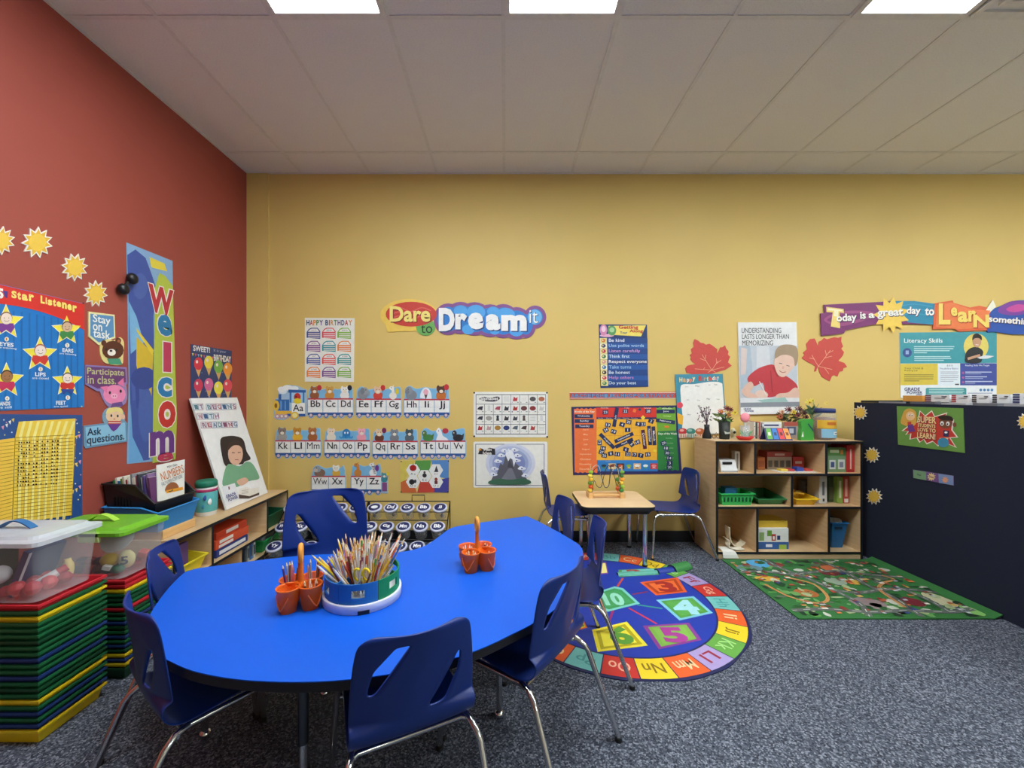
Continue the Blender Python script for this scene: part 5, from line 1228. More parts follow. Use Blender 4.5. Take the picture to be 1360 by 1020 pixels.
boxy('game_box', 'orange game box directly on top of the navy box', 'box', -2.30, -1.975, 2.80, 3.16, .263, .325, '#d6502a', [(.1,.55,.5,.9,'#e8e0d8'),(.08,.1,.5,.4,'#e8e0d8')])
boxy('game_box', 'red-orange box, topmost of the stack in the low shelf', 'box', -2.30, -1.985, 2.82, 3.15, .326, .375, '#c8401e', [(.3,.3,.7,.8,'#eadfd4')])
simple_bin('storage_bin', 'dark green storage bin in the far upper cubby of the low shelf', -2.29, -1.945, 3.36, 3.61, .211, .14, .12, '#10583a')
boxy('tissue_pack', 'white tissue pack in the dark green bin', 'pack', -2.22, -2.02, 3.40, 3.5, .216, .365, '#e8eeec')
simple_bin('storage_bin', 'bright green storage bin on the lowest far shelf', -2.29, -1.945, 3.30, 3.58, .049, .11, .10, '#1f9a52')
for i in range(4):
    boxy('snack_bag', 'crinkled grey bag in the bright green bin', 'bag', -2.26+.075*i, -2.20+.075*i, 3.33, 3.54, .054, .054+.12+.012*(i % 2), ('#b8bcc0','#9aa0a4','#c8ccd0','#8a9094')[i], group='grey bags in the green bin', bevel=.012)
for i in range(5):
    boxy('picture_book', ('white','black','grey','blue','pale')[i]+' picture book leaning on the lowest shelf', 'book', -2.28, -1.97, 3.06+.038*i, 3.085+.038*i, .049, .049+.125, ('#d8dcdc','#2a2e32','#a8b0b4','#4a78b8','#c8d0d4')[i], [(.1,.2,.9,.8,'#4a5058')], group='books on the lowest far shelf', bevel=0)

# ============================================================ cubby shelf at the back wall
RX0, RX1, RY0, RY1, RH = 1.70, 2.885, 3.31, 3.685, .951
rc = (RX0+RX1)/2
r = thing('cubby_shelf', 'tall maple cubby shelf with black edging and eight compartments', 'shelf', (rc, RY0, 0))
x0, x1, d = RX0-rc, RX1-rc, RY1-RY0
panel(MB(), x0-.004, x1+.004, -.004, d, RH-.018, RH, 'y').build('top_panel', r)
panel(MB(), x0, x0+.018, 0, d, 0, RH-.018, 'y').build('side_panel', r)
panel(MB(), x1-.018, x1, 0, d, 0, RH-.018, 'y').build('side_panel', r)
for z in (.69, .423, .058): panel(MB(), x0+.018, x1-.018, 0, d, z-.018, z, 'y').build('shelf_board', r)
MB().box(x0+.018, x1-.018, .004, d, 0, .04, 'maple').build('plinth', r)
MB().box(x0+.018, x1-.018, d-.006, d, .058, RH-.018, 'maple').build('back_panel', r)
for px, a, b_ in ((1003,.69,RH-.018),(1097.6,.69,RH-.018),(1052,.423,.672),(1006,.058,.405),(1101,.058,.405)):
    x = (px-CX)*RY0/F_PX-rc
    panel(MB(), x-.009, x+.009, 0, d-.006, a, b_, 'y').build('divider', r)
G3 = (940,590,6.182)
def RW(x, y, dep): return at_depth(G3[0]+x/G3[2], G3[1]+y/G3[2], dep)
def rbox(name, label, cat, xa, ya, xb, y0, dd, z0, col, art=(), **kw):
    """carton standing on z0 with its front at depth y0, outline read from the photograph"""
    a = RW(xa, ya, y0); b_ = RW(xb, ya, y0)
    return boxy(name, label, cat, a[0], b_[0], y0, y0+dd, z0, max(a[2], z0+.01), col, art, face='y', **kw)
Z1, Z2, Z3 = .691, .424, .059
# top row
r = thing('label_machine', 'white plastic craft machine with dark slot in the top left cubby', 'machine', RW(155,215,3.42)[:2]+(Z1,))
w_ = RW(225,0,3.42)[0]-RW(88,0,3.42)[0]
MB().frustum([(-w_/2,-.05,0),(w_/2,-.05,0),(w_/2,.1,0),(-w_/2,.1,0)], [(-w_/2,-.02,.095),(w_/2*.85,-.02,.095),(w_/2*.85,.1,.095),(-w_/2,.1,.095)], '#dfe0e0').build('body', r, bevel=.005)
MB().box(-w_/2+.02, w_/2-.045, -.0385, -.026, .062, .08, '#17181a').build('slot', r)
MB().box(-w_/2+.01, w_/2-.01, -.06, -.045, .0, .012, '#a8aaaa').build('tray_lip', r)
rbox('tall_carton', 'narrow white carton standing beside the craft machine', 'box', 222, 60, 265, 3.44, .05, Z1, '#dedcd4', [(.35,.1,.65,.9,'#8a8680')])
rbox('game_carton', 'red lidded game box with a row of printed jars on its front', 'box', 488, 62, 690, 3.50, .12, Z1, '#a8483c', [(.0,.0,1,.70,'#b8a890'),(.04,.12,.2,.5,'#6a6458'),(.28,.12,.44,.5,'#6a6458'),(.52,.12,.68,.5,'#6a6458'),(.76,.12,.94,.5,'#6a6458'),(.3,.78,.7,.9,'#d8b0a0')])
rbox('small_carton', 'small orange carton left of the red game box', 'box', 412, 108, 470, 3.48, .06, Z1, '#c87a44', [(.1,.2,.9,.7,'#a85a34')])
rbox('small_carton', 'small red carton right of the red game box', 'box', 700, 104, 790, 3.50, .06, Z1, '#b83a34', [(.2,.45,.8,.65,'#e0c8b8')])
a = RW(575,0,3.36); b_ = RW(880,0,3.36)
r = thing('activity_mat', 'white activity sheet under coloured cards on the top shelf', 'mat', ((a[0]+b_[0])/2, 3.40, Z1))
MB().box(-(b_[0]-a[0])/2, (b_[0]-a[0])/2, -.065, .06, 0, .004, '#e0dad0').build('sheet', r)
for i, (x, c) in enumerate(((618,'#e0c050'),(672,'#b83a40'),(745,'#34489a'),(820,'#c84a44'))):
    q = RW(x,0,3.40); o = MB().box(-.028,.028,-.03,.03,0,.016 if i != 2 else .03,c).build('flash_cards', None, (q[0], 3.41, Z1+.0045), bevel=.002)
    tag(o, ('yellow','dark red','blue','bright red')[i]+' pack of flash cards on the white activity sheet', 'cards', 'card packs on the activity sheet')
for i, x in enumerate((465, 525, 580)):  # three plain grey discs set against the cubby back
    q = RW(x, 15, 3.672); o = MB().lathe([(.032,0),(.032,.002)], '#b8b0a4', 20).build('paper_disc', None, (q[0], 3.6785, q[2])); o.rotation_euler = (PI/2, 0, 0)
    tag(o, ('first','second, middle','third')[i]+' of three grey paper discs on the cubby back', 'paper disc', 'grey paper discs in the cubby')
rbox('puzzle_box', 'green puzzle box with white printed wheels in the top right cubby', 'box', 986, 30, 1136, 3.37, .05, Z1, '#5c8a48', [(.0,.0,1,.68,'#7a9a70'),(.08,.12,.42,.5,'#d8dcd8'),(.55,.12,.92,.52,'#dfe2de'),(.15,.2,.35,.42,'#4a5a8a'),(.62,.2,.84,.42,'#8a8ea0'),(.1,.8,.6,.92,'#d8e0b0'),(.68,.74,.82,.92,'#e08a3a')])
rbox('red_book', 'tall red book standing beside the green puzzle box', 'book', 1142, 8, 1205, 3.36, .16, Z1, '#c23434', [(.4,.12,.6,.85,'#e8c8b8'),(.1,.04,.9,.07,'#8a2020')])
# middle row
q0, q1 = RW(100,0,3.34)[0], RW(392,0,3.34)[0]
r = thing('slotted_basket', 'bright green slotted plastic basket on the middle shelf', 'basket', ((q0+q1)/2, 3.44, Z2))
w_ = q1-q0; open_bin(MB(), w_-.02, .2, .098, .098, '#34b85c', .014).build('shell', r)
for i in range(8):
    MB().box(-.006, .006, -.0035, .0025, .0, .036, '#0f4a28').build('slot', r, (-w_*.36+w_*.72*i/7, -.0935, .03))
o = MB().box(-.05,.05,-.04,.04,0,.12,'#2f7cb0').build('blue_box', None, ((q0+q1)/2-.01, 3.46, Z2+.006), bevel=.004); tag(o, 'plain blue box standing in the green slotted basket', 'box')
q0, q1 = RW(396,0,3.38)[0], RW(634,0,3.38)[0]
simple_bin('paper_tray', 'dark green tray beside the slotted basket', q0+.008, q1-.008, 3.36, 3.64, Z2, .075, .05, '#2f7a48', 'y')
q0, q1 = RW(704,0,3.36)[0], RW(902,0,3.36)[0]
simple_bin('paper_tray', 'yellow tray of odds and ends on the middle shelf', q0+.008, q1-.008, 3.34, 3.56, Z2, .07, .055, '#f0c428', 'y')
for i in range(4):
    o = MB().tube([(-.05,0,0),(0,.01,.012),(.06,0,.004)], .008, ('#e8b830','#e8d8a0','#d8a020','#f0dc90')[i], 6).build('craft_stick', None, ((q0+q1)/2-.03+.02*i, 3.42+.03*i, Z2+.07), .5*i)
    tag(o, 'yellow craft piece lying in the yellow tray', 'craft piece', 'craft pieces in the yellow tray')
o = rbox('clear_case', 'grey clear case standing behind the yellow tray', 'box', 775, 300, 900, 3.58, .05, Z2, '#7a7c88', [(.1,.2,.9,.7,'#9a9cb0')])
rbox('white_carton', 'white carton standing upright in the middle of the shelf', 'box', 918, 262, 980, 3.40, .14, Z2, '#d8d6d0', [(.35,.3,.65,.8,'#6a6c70'),(.4,.08,.65,.18,'#3a3c40')])
rbox('game_carton', 'dark green game box standing at an angle on the middle shelf', 'box', 992, 268, 1048, 3.45, .16, Z2, '#4a5a3c', [(.1,.1,.9,.6,'#6a6a52')])
rbox('game_carton', 'light green upright game box with white lettering strip', 'box', 1064, 268, 1110, 3.41, .2, Z2, '#8aaa4c', [(.3,.2,.7,.85,'#dfe4c0')])
rbox('game_carton', 'red upright game box with a white square at its foot', 'box', 1113, 264, 1160, 3.41, .2, Z2, '#b8483e', [(.3,.25,.7,.9,'#e0b0a0'),(.15,.03,.85,.17,'#e8e8e4')])
# bottom row
r = thing('marble_ramp', 'beige curved plastic ramp pieces in the lower left cubby', 'toy', RW(190,830,3.42)[:2]+(Z3,))
def ribbon(path, hw, t, mat, axis=(0,1,0)):
    mb = MB(); ax = Vector(axis).normalized(); P = [Vector(q) for q in path]; n = len(P); vs = []
    for i, q in enumerate(P):
        tg = (P[min(i+1,n-1)]-P[max(i-1,0)]).normalized(); nn = tg.cross(ax).normalized()*t/2
        vs += [q-ax*hw+nn, q+ax*hw+nn, q+ax*hw-nn, q-ax*hw-nn]
    fs = []
    for i in range(n-1):
        for k in range(4): fs.append((i*4+k, i*4+(k+1) % 4, (i+1)*4+(k+1) % 4, (i+1)*4+k))
    fs += [(0,1,2,3), ((n-1)*4+3, (n-1)*4+2, (n-1)*4+1, (n-1)*4)]
    return mb.add(vs, fs, mat, False)
ribbon(spline([(-.03,0,.17),(-.025,0,.09),(.0,0,.03),(.05,0,.012),(.09,0,.03),(.10,0,.05)], False, 5), .035, .006, '#d8ccb0').build('upright_ramp', r)
ribbon(spline([(-.07,-.04,.09),(-.05,-.05,.07),(-.06,-.06,.03),(-.01,-.07,.012),(.06,-.06,.012)], False, 5), .03, .005, '#e8e0cc').build('lower_ramp', r)
a = RW(120,880,3.305); b_ = RW(200,880,3.305)
r = thing('paper_sheet', 'white paper hanging over the bottom shelf edge', 'paper', ((a[0]+b_[0])/2, 3.33, Z3))
mb = MB(); w_ = (b_[0]-a[0])/2
P = [(0,.06,.012),(0,0,.01),(0,-.026,.004),(0,-.034,-.02),(0,-.036,-.045)]
mb.add([(s_*w_ + (.012*i if s_ > 0 else 0), q[1], q[2]) for i, q in enumerate(P) for s_ in (-1, 1)], [(2*i, 2*i+1, 2*i+3, 2*i+2) for i in range(4)], '#ece9e2'); o = mb.build('sheet', r); o.modifiers.new('t', 'SOLIDIFY').thickness = .002
rbox('toy_carton', 'white and blue toy box with cartoon print in the bottom cubby', 'box', 412, 690, 664, 3.37, .2, Z3, '#dfe0dc', [(0,0,1,.34,'#2f5a9a'),(.04,.4,.2,.8,'#8aa86a'),(.30,.62,.45,.9,'#6a9a3a'),(.44,.40,.58,.72,'#b83a34'),(.48,.46,.54,.62,'#e8e4e0'),(.62,.45,.72,.65,'#2a3a6a'),(.25,.1,.46,.24,'#dfe6f0'),(.68,.0,.92,.22,'#9ab84a')])
a = RW(412,640,3.38); b_ = RW(662,640,3.38); zt = RW(0,690,3.37)[2]
boxy('yellow_box', 'shallow yellow box on top of the toy carton', 'box', a[0], b_[0], 3.39, 3.56, zt+.001, zt+.055, '#e0b83c', face='y')
q0, q1 = RW(1006,0,3.38)[0], RW(1150,0,3.38)[0]
simple_bin('storage_bin', 'deep blue storage bin in the bottom right cubby', q0+.008, q1-.008, 3.37, 3.58, Z3, .215, .215, '#1f6aa8', 'y')
o = MB().box(-.03,.03,-.003,.002,0,.022,'#0d2c48').build('bin_handle_hole', bpy.data.objects[[x.name for x in COL.objects if x.name.startswith('storage_bin')][-1]], (-.01,-.101,.16))
for i in range(3):
    o = MB().ball((0,0,0), .05, '#c8d4dc', 10, (1,1,.7)).build('plastic_bag', None, ((q0+q1)/2-.04+.04*i, 3.46+.02*(i % 2), Z3+.195)); tag(o, 'crumpled clear bag in the deep blue bin', 'bag', 'bags in the deep blue bin')

# ---------------------------------------------------------- on top of the cubby shelf
TZ = RH+.0005
H1 = (910,530,6.182)
def TW(x, y, dep): return at_depth(H1[0]+x/H1[2], H1[1]+y/H1[2], dep)
def stems(r, n, z0, z1, spread, col, th=.0022, bend=.3):
    out = []
    for i in range(n):
        a = random.uniform(0, 2*PI); s_ = random.uniform(.3, 1)*spread
        e = (s_*math.cos(a), s_*math.sin(a)*.7, z1*random.uniform(.75, 1.0))
        MB().tube(spline([(0,0,z0),(e[0]*bend,e[1]*bend,(z0+e[2])/2),e], False, 3), th, col, 5).build('stem', r); out.append(e)
    return out
def flower(r, c, rad, petal, centre, n=9):
    mb = MB()
    for k in range(n):
        a = 2*PI*k/n; b_ = a+PI/n
        mb.add([c, (c[0]+rad*.6*math.cos(a-.3), c[1]+rad*.3*math.sin(a-.3)-.006, c[2]+rad*.6*math.sin(a-.3)), (c[0]+rad*math.cos(a), c[1]-.004, c[2]+rad*math.sin(a)), (c[0]+rad*.6*math.cos(a+.3), c[1]-.006, c[2]+rad*.6*math.sin(a+.3))], [(0,1,2,3)], petal)
        mb.add([(c[0],c[1]-.012,c[2]), (c[0]+rad*.4*math.cos(b_-.3), c[1]-.02, c[2]+rad*.4*math.sin(b_-.3)), (c[0]+rad*.62*math.cos(b_), c[1]-.018, c[2]+rad*.62*math.sin(b_)), (c[0]+rad*.4*math.cos(b_+.3), c[1]-.02, c[2]+rad*.4*math.sin(b_+.3))], [(0,1,2,3)], petal)
    bl_ = mb.build('bloom', r); MB().ball((c[0], c[1]-.018, c[2]), rad*.24, centre, 8).build('bloom_centre', bl_)
def leaves(r, n, zc, spread, cols, size=.035):
    for i in range(n):
        a = random.uniform(0, 2*PI); c = Vector((spread*random.uniform(.2,1)*math.cos(a), spread*random.uniform(.2,1)*.6*math.sin(a), zc+random.uniform(-.03,.04)))
        d_ = Vector((math.cos(a), .5*math.sin(a), random.uniform(-.3,.8))).normalized()*size; s_ = d_.cross(Vector((0,1,.2))).normalized()*size*.3
        MB().add([c-d_, c+s_, c+d_, c-s_], [(0,1,2,3)], random.choice(cols)).build('leaf', r)
q = TW(178,318,3.52)
r = thing('twig_vase', 'slim black vase of dry purple twigs on the cubby shelf', 'vase', (q[0], 3.52, TZ))
MB().lathe([(.036,0),(.038,.02),(.024,.06),(.02,.09),(.023,.118),(.018,.118),(.016,.09)], 'black_plastic', 18).build('vase', r)
for e in stems(r, 9, .09, .30, .075, '#4a3a40'):
    for k in range(5): MB().ball((e[0]*random.uniform(.5,1)+random.uniform(-.012,.012), e[1], e[2]*random.uniform(.55,1)), .006, random.choice(['#6a4a5c','#8a6a7a','#4a3a44']), 6).build('bud', r)
q = TW(322,318,3.47)
r = thing('flower_pot', 'black pot of red, white and yellow flowers on the cubby shelf', 'flower pot', (q[0], 3.47, TZ))
MB().lathe([(.038,0),(.04,.01),(.046,.15),(.042,.15),(.04,.13),(1e-4,.13)], '#1c221e', 20).build('pot', r)
MB().add([(-.018,-.045,.045),(.024,-.043,.05),(.03,-.043,.065),(.0,-.046,.06),(-.026,-.045,.072)], [(0,1,2,3,4)], '#b8beb8').build('pot_print', r)
stems(r, 6, .12, .22, .05, '#3a5a34'); leaves(r, 24, .175, .085, ['#4a6a34','#5a7a44','#6a7a3a','#3a5230'])
for x, z, rad, c1, c2 in ((-.05,.235,.03,'#c8503a','#e8a030'),(.0,.26,.035,'#8a2a34','#5a1a24'),(.03,.25,.03,'#7a2a2e','#3a1a1a'),(-.02,.235,.024,'#e8dccc','#e0b040'),(.065,.225,.032,'#e8d03a','#b8902a'),(.02,.205,.024,'#c87a3a','#7a3a2a'),(-.075,.20,.024,'#6a7a3a','#8a8a4a')): flower(r, (x,-.03,z), rad, c1, c2)
q = TW(255,300,3.5)
r = thing('wire_bicycle', 'tiny brown wire ornament between the two black pots', 'ornament', (q[0], 3.5, TZ))
for sx in (-.018, .018): MB().tube([(sx+.016*math.cos(2*PI*k/12), 0, .02+.016*math.sin(2*PI*k/12)) for k in range(12)], .003, '#8a5a34', 5, True).build('ring', r)
MB().tube([(-.018,0,.02),(.0,0,.055),(.018,0,.02)], .0025, '#8a5a34', 5).build('bar', r)
q = TW(392,300,3.55)
r = thing('paper_fish', 'small cream and black round ornament behind the red dish', 'ornament', (q[0], 3.55, TZ))
MB().ball((0,0,.045), .034, '#d8d4b0', 12, (.8,.5,1.3)).build('body', r); MB().ball((.006,-.016,.05), .012, '#2a2e24', 8).build('eye', r); MB().lathe([(.02,0),(.012,.01)], '#c8c4a0', 12).build('foot', r)
q = TW(490,325,3.40)
r = thing('craft_flower', 'pink tissue flower with green paper leaves on a red dish', 'craft', (q[0], 3.40, TZ))
MB().lathe([(.04,0),(.05,.004),(.066,.018),(.072,.03),(.068,.031),(.05,.012),(1e-4,.012)], '#d02c2c', 26, sy=.7).build('dish', r)
MB().tube([(0,0,.01),(.004,0,.12),(0,0,.16)], .0045, '#dfe4e0', 6).build('stem', r)
MB().ball((0,-.004,.185), .042, '#f0909c', 14, (1,.4,.95)).build('tissue_flower', r)
for k in range(6):
    a = -1.2+.48*k; MB().add([(0,-.01,.012),(.03*math.sin(a)-.012,-.016,.05),(.065*math.sin(a),-.02,.085),(.03*math.sin(a)+.012,-.016,.05)], [(0,1,2,3)], ('#8ac49a','#6ab07c')[k % 2]).build('paper_leaf', r)
MB().lathe([(.034,.013),(.038,.12),(.036,.12),(.032,.014)], 'jar_plastic', 18).build('clear_cup', r)
bk = [(548,'#e0dcd4','white spined'),(562,'#4a4a44','dark'),(576,'#c8bca8','tan'),(590,'#b84a44','red'),(602,'#d8d4cc','grey white'),(616,'#c87a6a','coral')]
for i, (x, c, nm) in enumerate(bk):
    a = TW(x, 0, 3.53)[0]; boxy('shelf_book', nm+' thin book in the row on the cubby shelf top', 'book', a, a+.012, 3.50, 3.66, TZ, TZ+.142-.004*(i % 3), c, [(.2,.1,.8,.2,'#8a8478'),(.2,.7,.8,.75,'#5a564c')], group='books on the cubby shelf top', face='y', bevel=0)
a = TW(628,0,3.49)[0]; b_ = TW(800,0,3.49)[0]
boxy('picture_book', 'white story book facing out behind the colour tent', 'book', a, b_, 3.50, 3.52, TZ, TZ+.143, '#ece8de', [(.05,.72,.95,.88,'#d8dce8'),(.15,.75,.85,.84,'#3a3a62'),(.06,.3,.2,.6,'#7a8a6a'),(.7,.2,.95,.6,'#b8a08a')], face='y')
a = TW(812,0,3.53)[0]; b_ = TW(932,0,3.53)[0]
boxy('picture_book', 'grey and red comic book beside the green jug cutout', 'book', a, b_, 3.53, 3.55, TZ, TZ+.14, '#a89a94', [(.0,.75,1,1,'#b85a4c'),(.2,.2,.8,.7,'#4a5a78'),(.35,.3,.65,.6,'#c8ccd4')], face='y')
a = TW(650,0,3.38); b_ = TW(868,0,3.38); w_ = (b_[0]-a[0])
r = thing('colour_tent', 'desk tent with green, blue, red and orange strips', 'desk tent', ((a[0]+b_[0])/2, 3.40, TZ))
MB().add([(-w_/2,-.045,0),(w_/2,-.045,0),(w_/2*.9,0,.1),(-w_/2*.92,0,.1),(-w_/2,.045,0),(w_/2,.045,0)], [(0,1,2,3),(5,4,3,2)], '#2a2f6a').build('tent', r).modifiers.new('t','SOLIDIFY').thickness = .003
for k, c in enumerate(('#6ab04a','#2a78c8','#d8383a','#f0983a')):
    u0 = -.44+.235*k; u1 = u0+.2
    mb = MB(); pt = lambda u, t: (w_*u*(1-.09*t), -.047+.045*t, .1*t)
    mb.add([pt(u0,.12), pt(u1,.12), pt(u1,.95), pt(u0,.95)], [(0,1,2,3)], c); st_ = mb.build('strip', r)
    MB().add([(p_[0], p_[1]-.0012, p_[2]) for p_ in (pt(u0+.05,.4), pt(u1-.05,.4), pt(u1-.05,.65), pt(u0+.05,.65))], [(0,1,2,3)], ('#dfe8c8','#1a3a6a','#6a1a1e','#8a4a1a')[k]).build('strip_print', st_)
q = TW(845,170,3.62)
r = thing('bouquet', 'bouquet of orange, yellow and maroon flowers behind the books', 'bouquet', (q[0], 3.61, TZ))
MB().lathe([(.035,0),(.04,.005),(.048,.12),(.044,.12),(1e-4,.11)], '#6a6a5a', 16).build('vase', r)
stems(r, 8, .1, .2, .07, '#4a5a34'); leaves(r, 22, .17, .12, ['#4a5a34','#5a6a3a','#6a5a4a'])
for x, z, rad, c1, c2 in ((-.105,.185,.035,'#c86a44','#8a3a24'),(-.09,.225,.03,'#d8a070','#a85a34'),(-.03,.245,.038,'#7a2a3c','#4a1a24'),(.01,.225,.038,'#ecd03c','#c89a2a'),(.06,.25,.04,'#6a2434','#3a141c'),(.1,.215,.04,'#5a2030','#3a141c'),(.12,.18,.034,'#7a2c3c','#3a1a1c'),(.05,.195,.032,'#8a3444','#4a1a20'),(-.05,.19,.03,'#5a6a3a','#7a7a3a')): flower(r, (x,-.03,z), rad, c1, c2)
q = TW(986,330,3.38)
r = thing('jug_cutout', 'flat green jug-shaped craft box on the cubby shelf', 'craft', (q[0], 3.38, TZ))
a = TW(936,0,3.38)[0]-q[0]; b_ = TW(1040,0,3.38)[0]-q[0]
out = [(a,0),(b_,0),(b_,.05),(b_-.01,.10),(b_,.165),(b_-.02,.176),(a+.02,.172),(a,.155),(a+.008,.1),(a,.06)]
mb = MB().prism(out, -.02, .02, '#3f9a3c'); mb.v = [(x, -z, y) for x, y, z in mb.v]; mb.build('body', r, bevel=.003)
MB().add([(.004,-.0208,.135),(.012,-.0208,.14),(b_-.002,-.0208,.085),(b_-.004,-.0208,.072)], [(0,1,2,3)], '#1a3a5a').build('straw_print', r); MB().add([(a+.004,-.0208,.03),(a+.022,-.0208,.03),(a+.016,-.0208,.075)], [(0,1,2)], '#e4e8e0').build('label_print', r)
q = TW(1040,160,3.60)
r = thing('lily_vase', 'tall yellow flowers and green leaves behind the big jar', 'flower vase', (q[0], 3.60, TZ))
MB().lathe([(.03,0),(.034,.005),(.036,.16),(.032,.16),(1e-4,.15)], '#4a6a4a', 16).build('vase', r)
stems(r, 9, .14, .33, .09, '#6a8a5a', .002); leaves(r, 20, .22, .07, ['#5a7a5a','#4a6a4a','#7a9a6a'], .045)
for x, z, rad in ((-.055,.31,.036),(-.025,.325,.026),(.095,.30,.018)): flower(r, (x,-.03,z), rad, '#ecdc4a', '#c8a42a', 6)
q = TW(1160,312,3.42)
r = thing('snack_jar', 'big clear snack jar with navy lid and yellow label', 'jar', (q[0], 3.44, TZ))
MB().lathe([(.068,0),(.076,.008),(.078,.05),(.078,.2),(.07,.222),(.066,.226)], 'jar_plastic', 30).build('jar', r)
MB().lathe([(.05,.004),(.07,.01),(.072,.18),(1e-4,.19)], '#8a5a30', 20).build('snacks', r)
MB().lathe([(.070,.224),(.074,.226),(.074,.256),(.068,.26),(1e-4,.26)], '#24356e', 30).build('lid', r)
def wrap(a0, a1, z0, z1, R, col, nm):
    mb = MB(); n = 10; mb.add([(R*math.cos(a0+(a1-a0)*k/n), R*math.sin(a0+(a1-a0)*k/n), z) for z in (z0, z1) for k in range(n+1)], [(k, k+1, n+2+k, n+1+k) for k in range(n)], col, True); mb.build(nm, r)
wrap(-2.9,-.25,.095,.165,.0795,'#e8b43a','label_wrap'); wrap(-2.5,-.3,.02,.093,.0795,'#8cc0dc','label_wrap'); wrap(-2.0,-1.1,.125,.15,.0805,'#c8702a','label_print'); wrap(-1.4,-.4,.045,.07,.0805,'#f0f0ec','label_print'); wrap(-1.3,-.5,.054,.06,.0812,'#2a4a8a','label_print')

# ============================================================ dark fabric-backed unit and what lies on it
UY0, UY1, UH = .9, 3.47, 1.262
r = thing('storage_unit', 'tall storage unit whose back is covered in dark navy fabric', 'storage unit', (UNIT_X+.2, (UY0+UY1)/2, 0))
hl = (UY1-UY0)/2
MB().box(-.19, .2, -hl, hl, 0, UH-.004, '#2a2c34').build('carcass', r, bevel=.004)
MB().box(-.2, -.19, -hl, hl, 0, UH, 'navy_fabric').build('fabric_panel', r)
o = MB().box(-.16,.16,-.25,.25,0,.004,'#16181c').box(-.16,.16,-.25,-.245,.004,.016,'#16181c').box(-.16,.16,.245,.25,.004,.016,'#16181c').box(-.16,-.155,-.245,.245,.004,.016,'#16181c').box(.155,.16,-.245,.245,.004,.016,'#16181c').build('flat_tray', None, (UNIT_X+.2, 3.2, UH)); tag(o, 'flat black tray lying on the far end of the dark unit', 'tray')
for i, (pa, pb, c, sp, ht, nm) in enumerate([(1198,1226,'#e2a24a','#e8b870',.058,'orange folded booklet'),(1228,1262,'#e8e8ea','#7a3a52',.066,'white workbook pile with maroon binding'),(1263,1289,'#e6e6ea','#b03a4a',.068,'white workbook pile with red binding'),(1290,1316,'#e8e8ec','#33333c',.068,'white workbook pile with black binding'),(1317,1343,'#e6e8ec','#2a2e3a',.07,'white workbook pile with charcoal binding'),(1344,1384,'#e8eaee','#2f3a6a',.076,'white workbook pile with navy binding')]):
    X = 3.13; ya, yb = X*F_PX/(pa-CX), X*F_PX/(pb-CX)
    r = thing('workbook_pile', nm+' on the dark unit', 'books', (X, (ya+yb)/2, UH), 0, 'workbooks on the dark unit'); h_ = (ya-yb)/2-.006
    for k in range(4): MB().box(.0, .2, -h_, h_, ht/4*k+.0005, ht/4*(k+1), c).build('booklet', r)
    if i:
        mb = MB()
        for k in range(5): mb.box(-.003, -.0005, h_*.5, h_, ht*(k+.15)/5, ht*(k+.8)/5, sp)
        mb.box(-.003,-.0005,-h_*.7,h_*.2,ht*.62,ht*.66,'#6a6a72').box(-.003,-.0005,-h_*.8,-h_*.4,ht*.75,ht*.85,'#4a4a52'); mb.build('binding_tabs', r)
for i in range(5):
    X = 3.0; ya = X*F_PX/(1172+42*i-CX); yb = X*F_PX/(1205+42*i-CX)
    o = MB().box(0,.1,yb,ya,0,.012+.003*(i % 2),('#8a8c94','#5a5c66','#a8a8ac','#6a6c74','#9a9aa2')[i]).build('flat_folder', None, (X-.03, 0, UH)); tag(o, ('light grey','dark grey','pale grey','slate grey','silver grey')[i]+' folder lying flat on the dark unit edge', 'folder', 'folders on the dark unit')

# ============================================================ stacked trays
def tray_mesh(w, d, h, mat):
    mb = MB(); t = .0012; k = .012
    def lp(e, z): return [(-w/2+e, -d/2+e, z), (w/2-e, -d/2+e, z), (w/2-e, d/2-e, z), (-w/2+e, d/2-e, z)]
    mb.frustum(lp(k+.008, 0), lp(.008, h), mat, True, False)
    mb.add(lp(k+.008+t, t)+lp(.008+t, h), [(4+i, 4+(i+1) % 4, (i+1) % 4, i) for i in range(4)], mat); mb.add(lp(k+.008+t, t), [(0,1,2,3)], mat)
    mb.add(lp(0, h)+lp(.008+t, h), [(i, (i+1) % 4, 4+(i+1) % 4, 4+i) for i in range(4)], mat)
    mb.add(lp(0, h-.009)+lp(0, h), [(i, (i+1) % 4, 4+(i+1) % 4, 4+i) for i in range(4)], mat)
    mb.add(lp(0, h-.009)+lp(.006, h-.009), [(4+i, 4+(i+1) % 4, (i+1) % 4, i) for i in range(4)], mat)
    return mb
TC = {'r': ('red','#d02634'), 'g': ('green','#18683c'), 'y': ('yellow','#f2d21c'), 'b': ('blue','#203c7c'), 'd': ('dark green','#0f4c2c')}
tm = {}
ORD = ['topmost'] + [str(i) for i in range(2, 40)]
def num(i): return 'topmost' if i == 0 else '%d%s from the top' % (i+1, {1:'st',2:'nd',3:'rd'}.get((i+1) % 10 if (i+1) not in (11,12,13) else 0, 'th'))
def stack(cx_, cy_, w, d, seq, pitch, h, nm):
    n = len(seq)
    for i, ch in enumerate(seq):
        k = (ch, w, d)
        z = pitch*(n-1-i)
        if k not in tm:
            o = tray_mesh(w, d, h, TC[ch][1]).build('stacking_tray', None, (cx_, cy_, z)); tm[k] = o.data
        else:
            o = bpy.data.objects.new('stacking_tray', tm[k]); COL.objects.link(o); o.location = (cx_, cy_, z)
        tag(o, '%s plastic tray in the %s stack, %s' % (TC[ch][0], nm, num(i)), 'tray', 'trays in the %s stack' % nm)
    return pitch*(n-1)+h
SA = 'rgygggdggbggbgdgygbgby'
SB = 'rrygdgrdgbdgbgbdybyd'
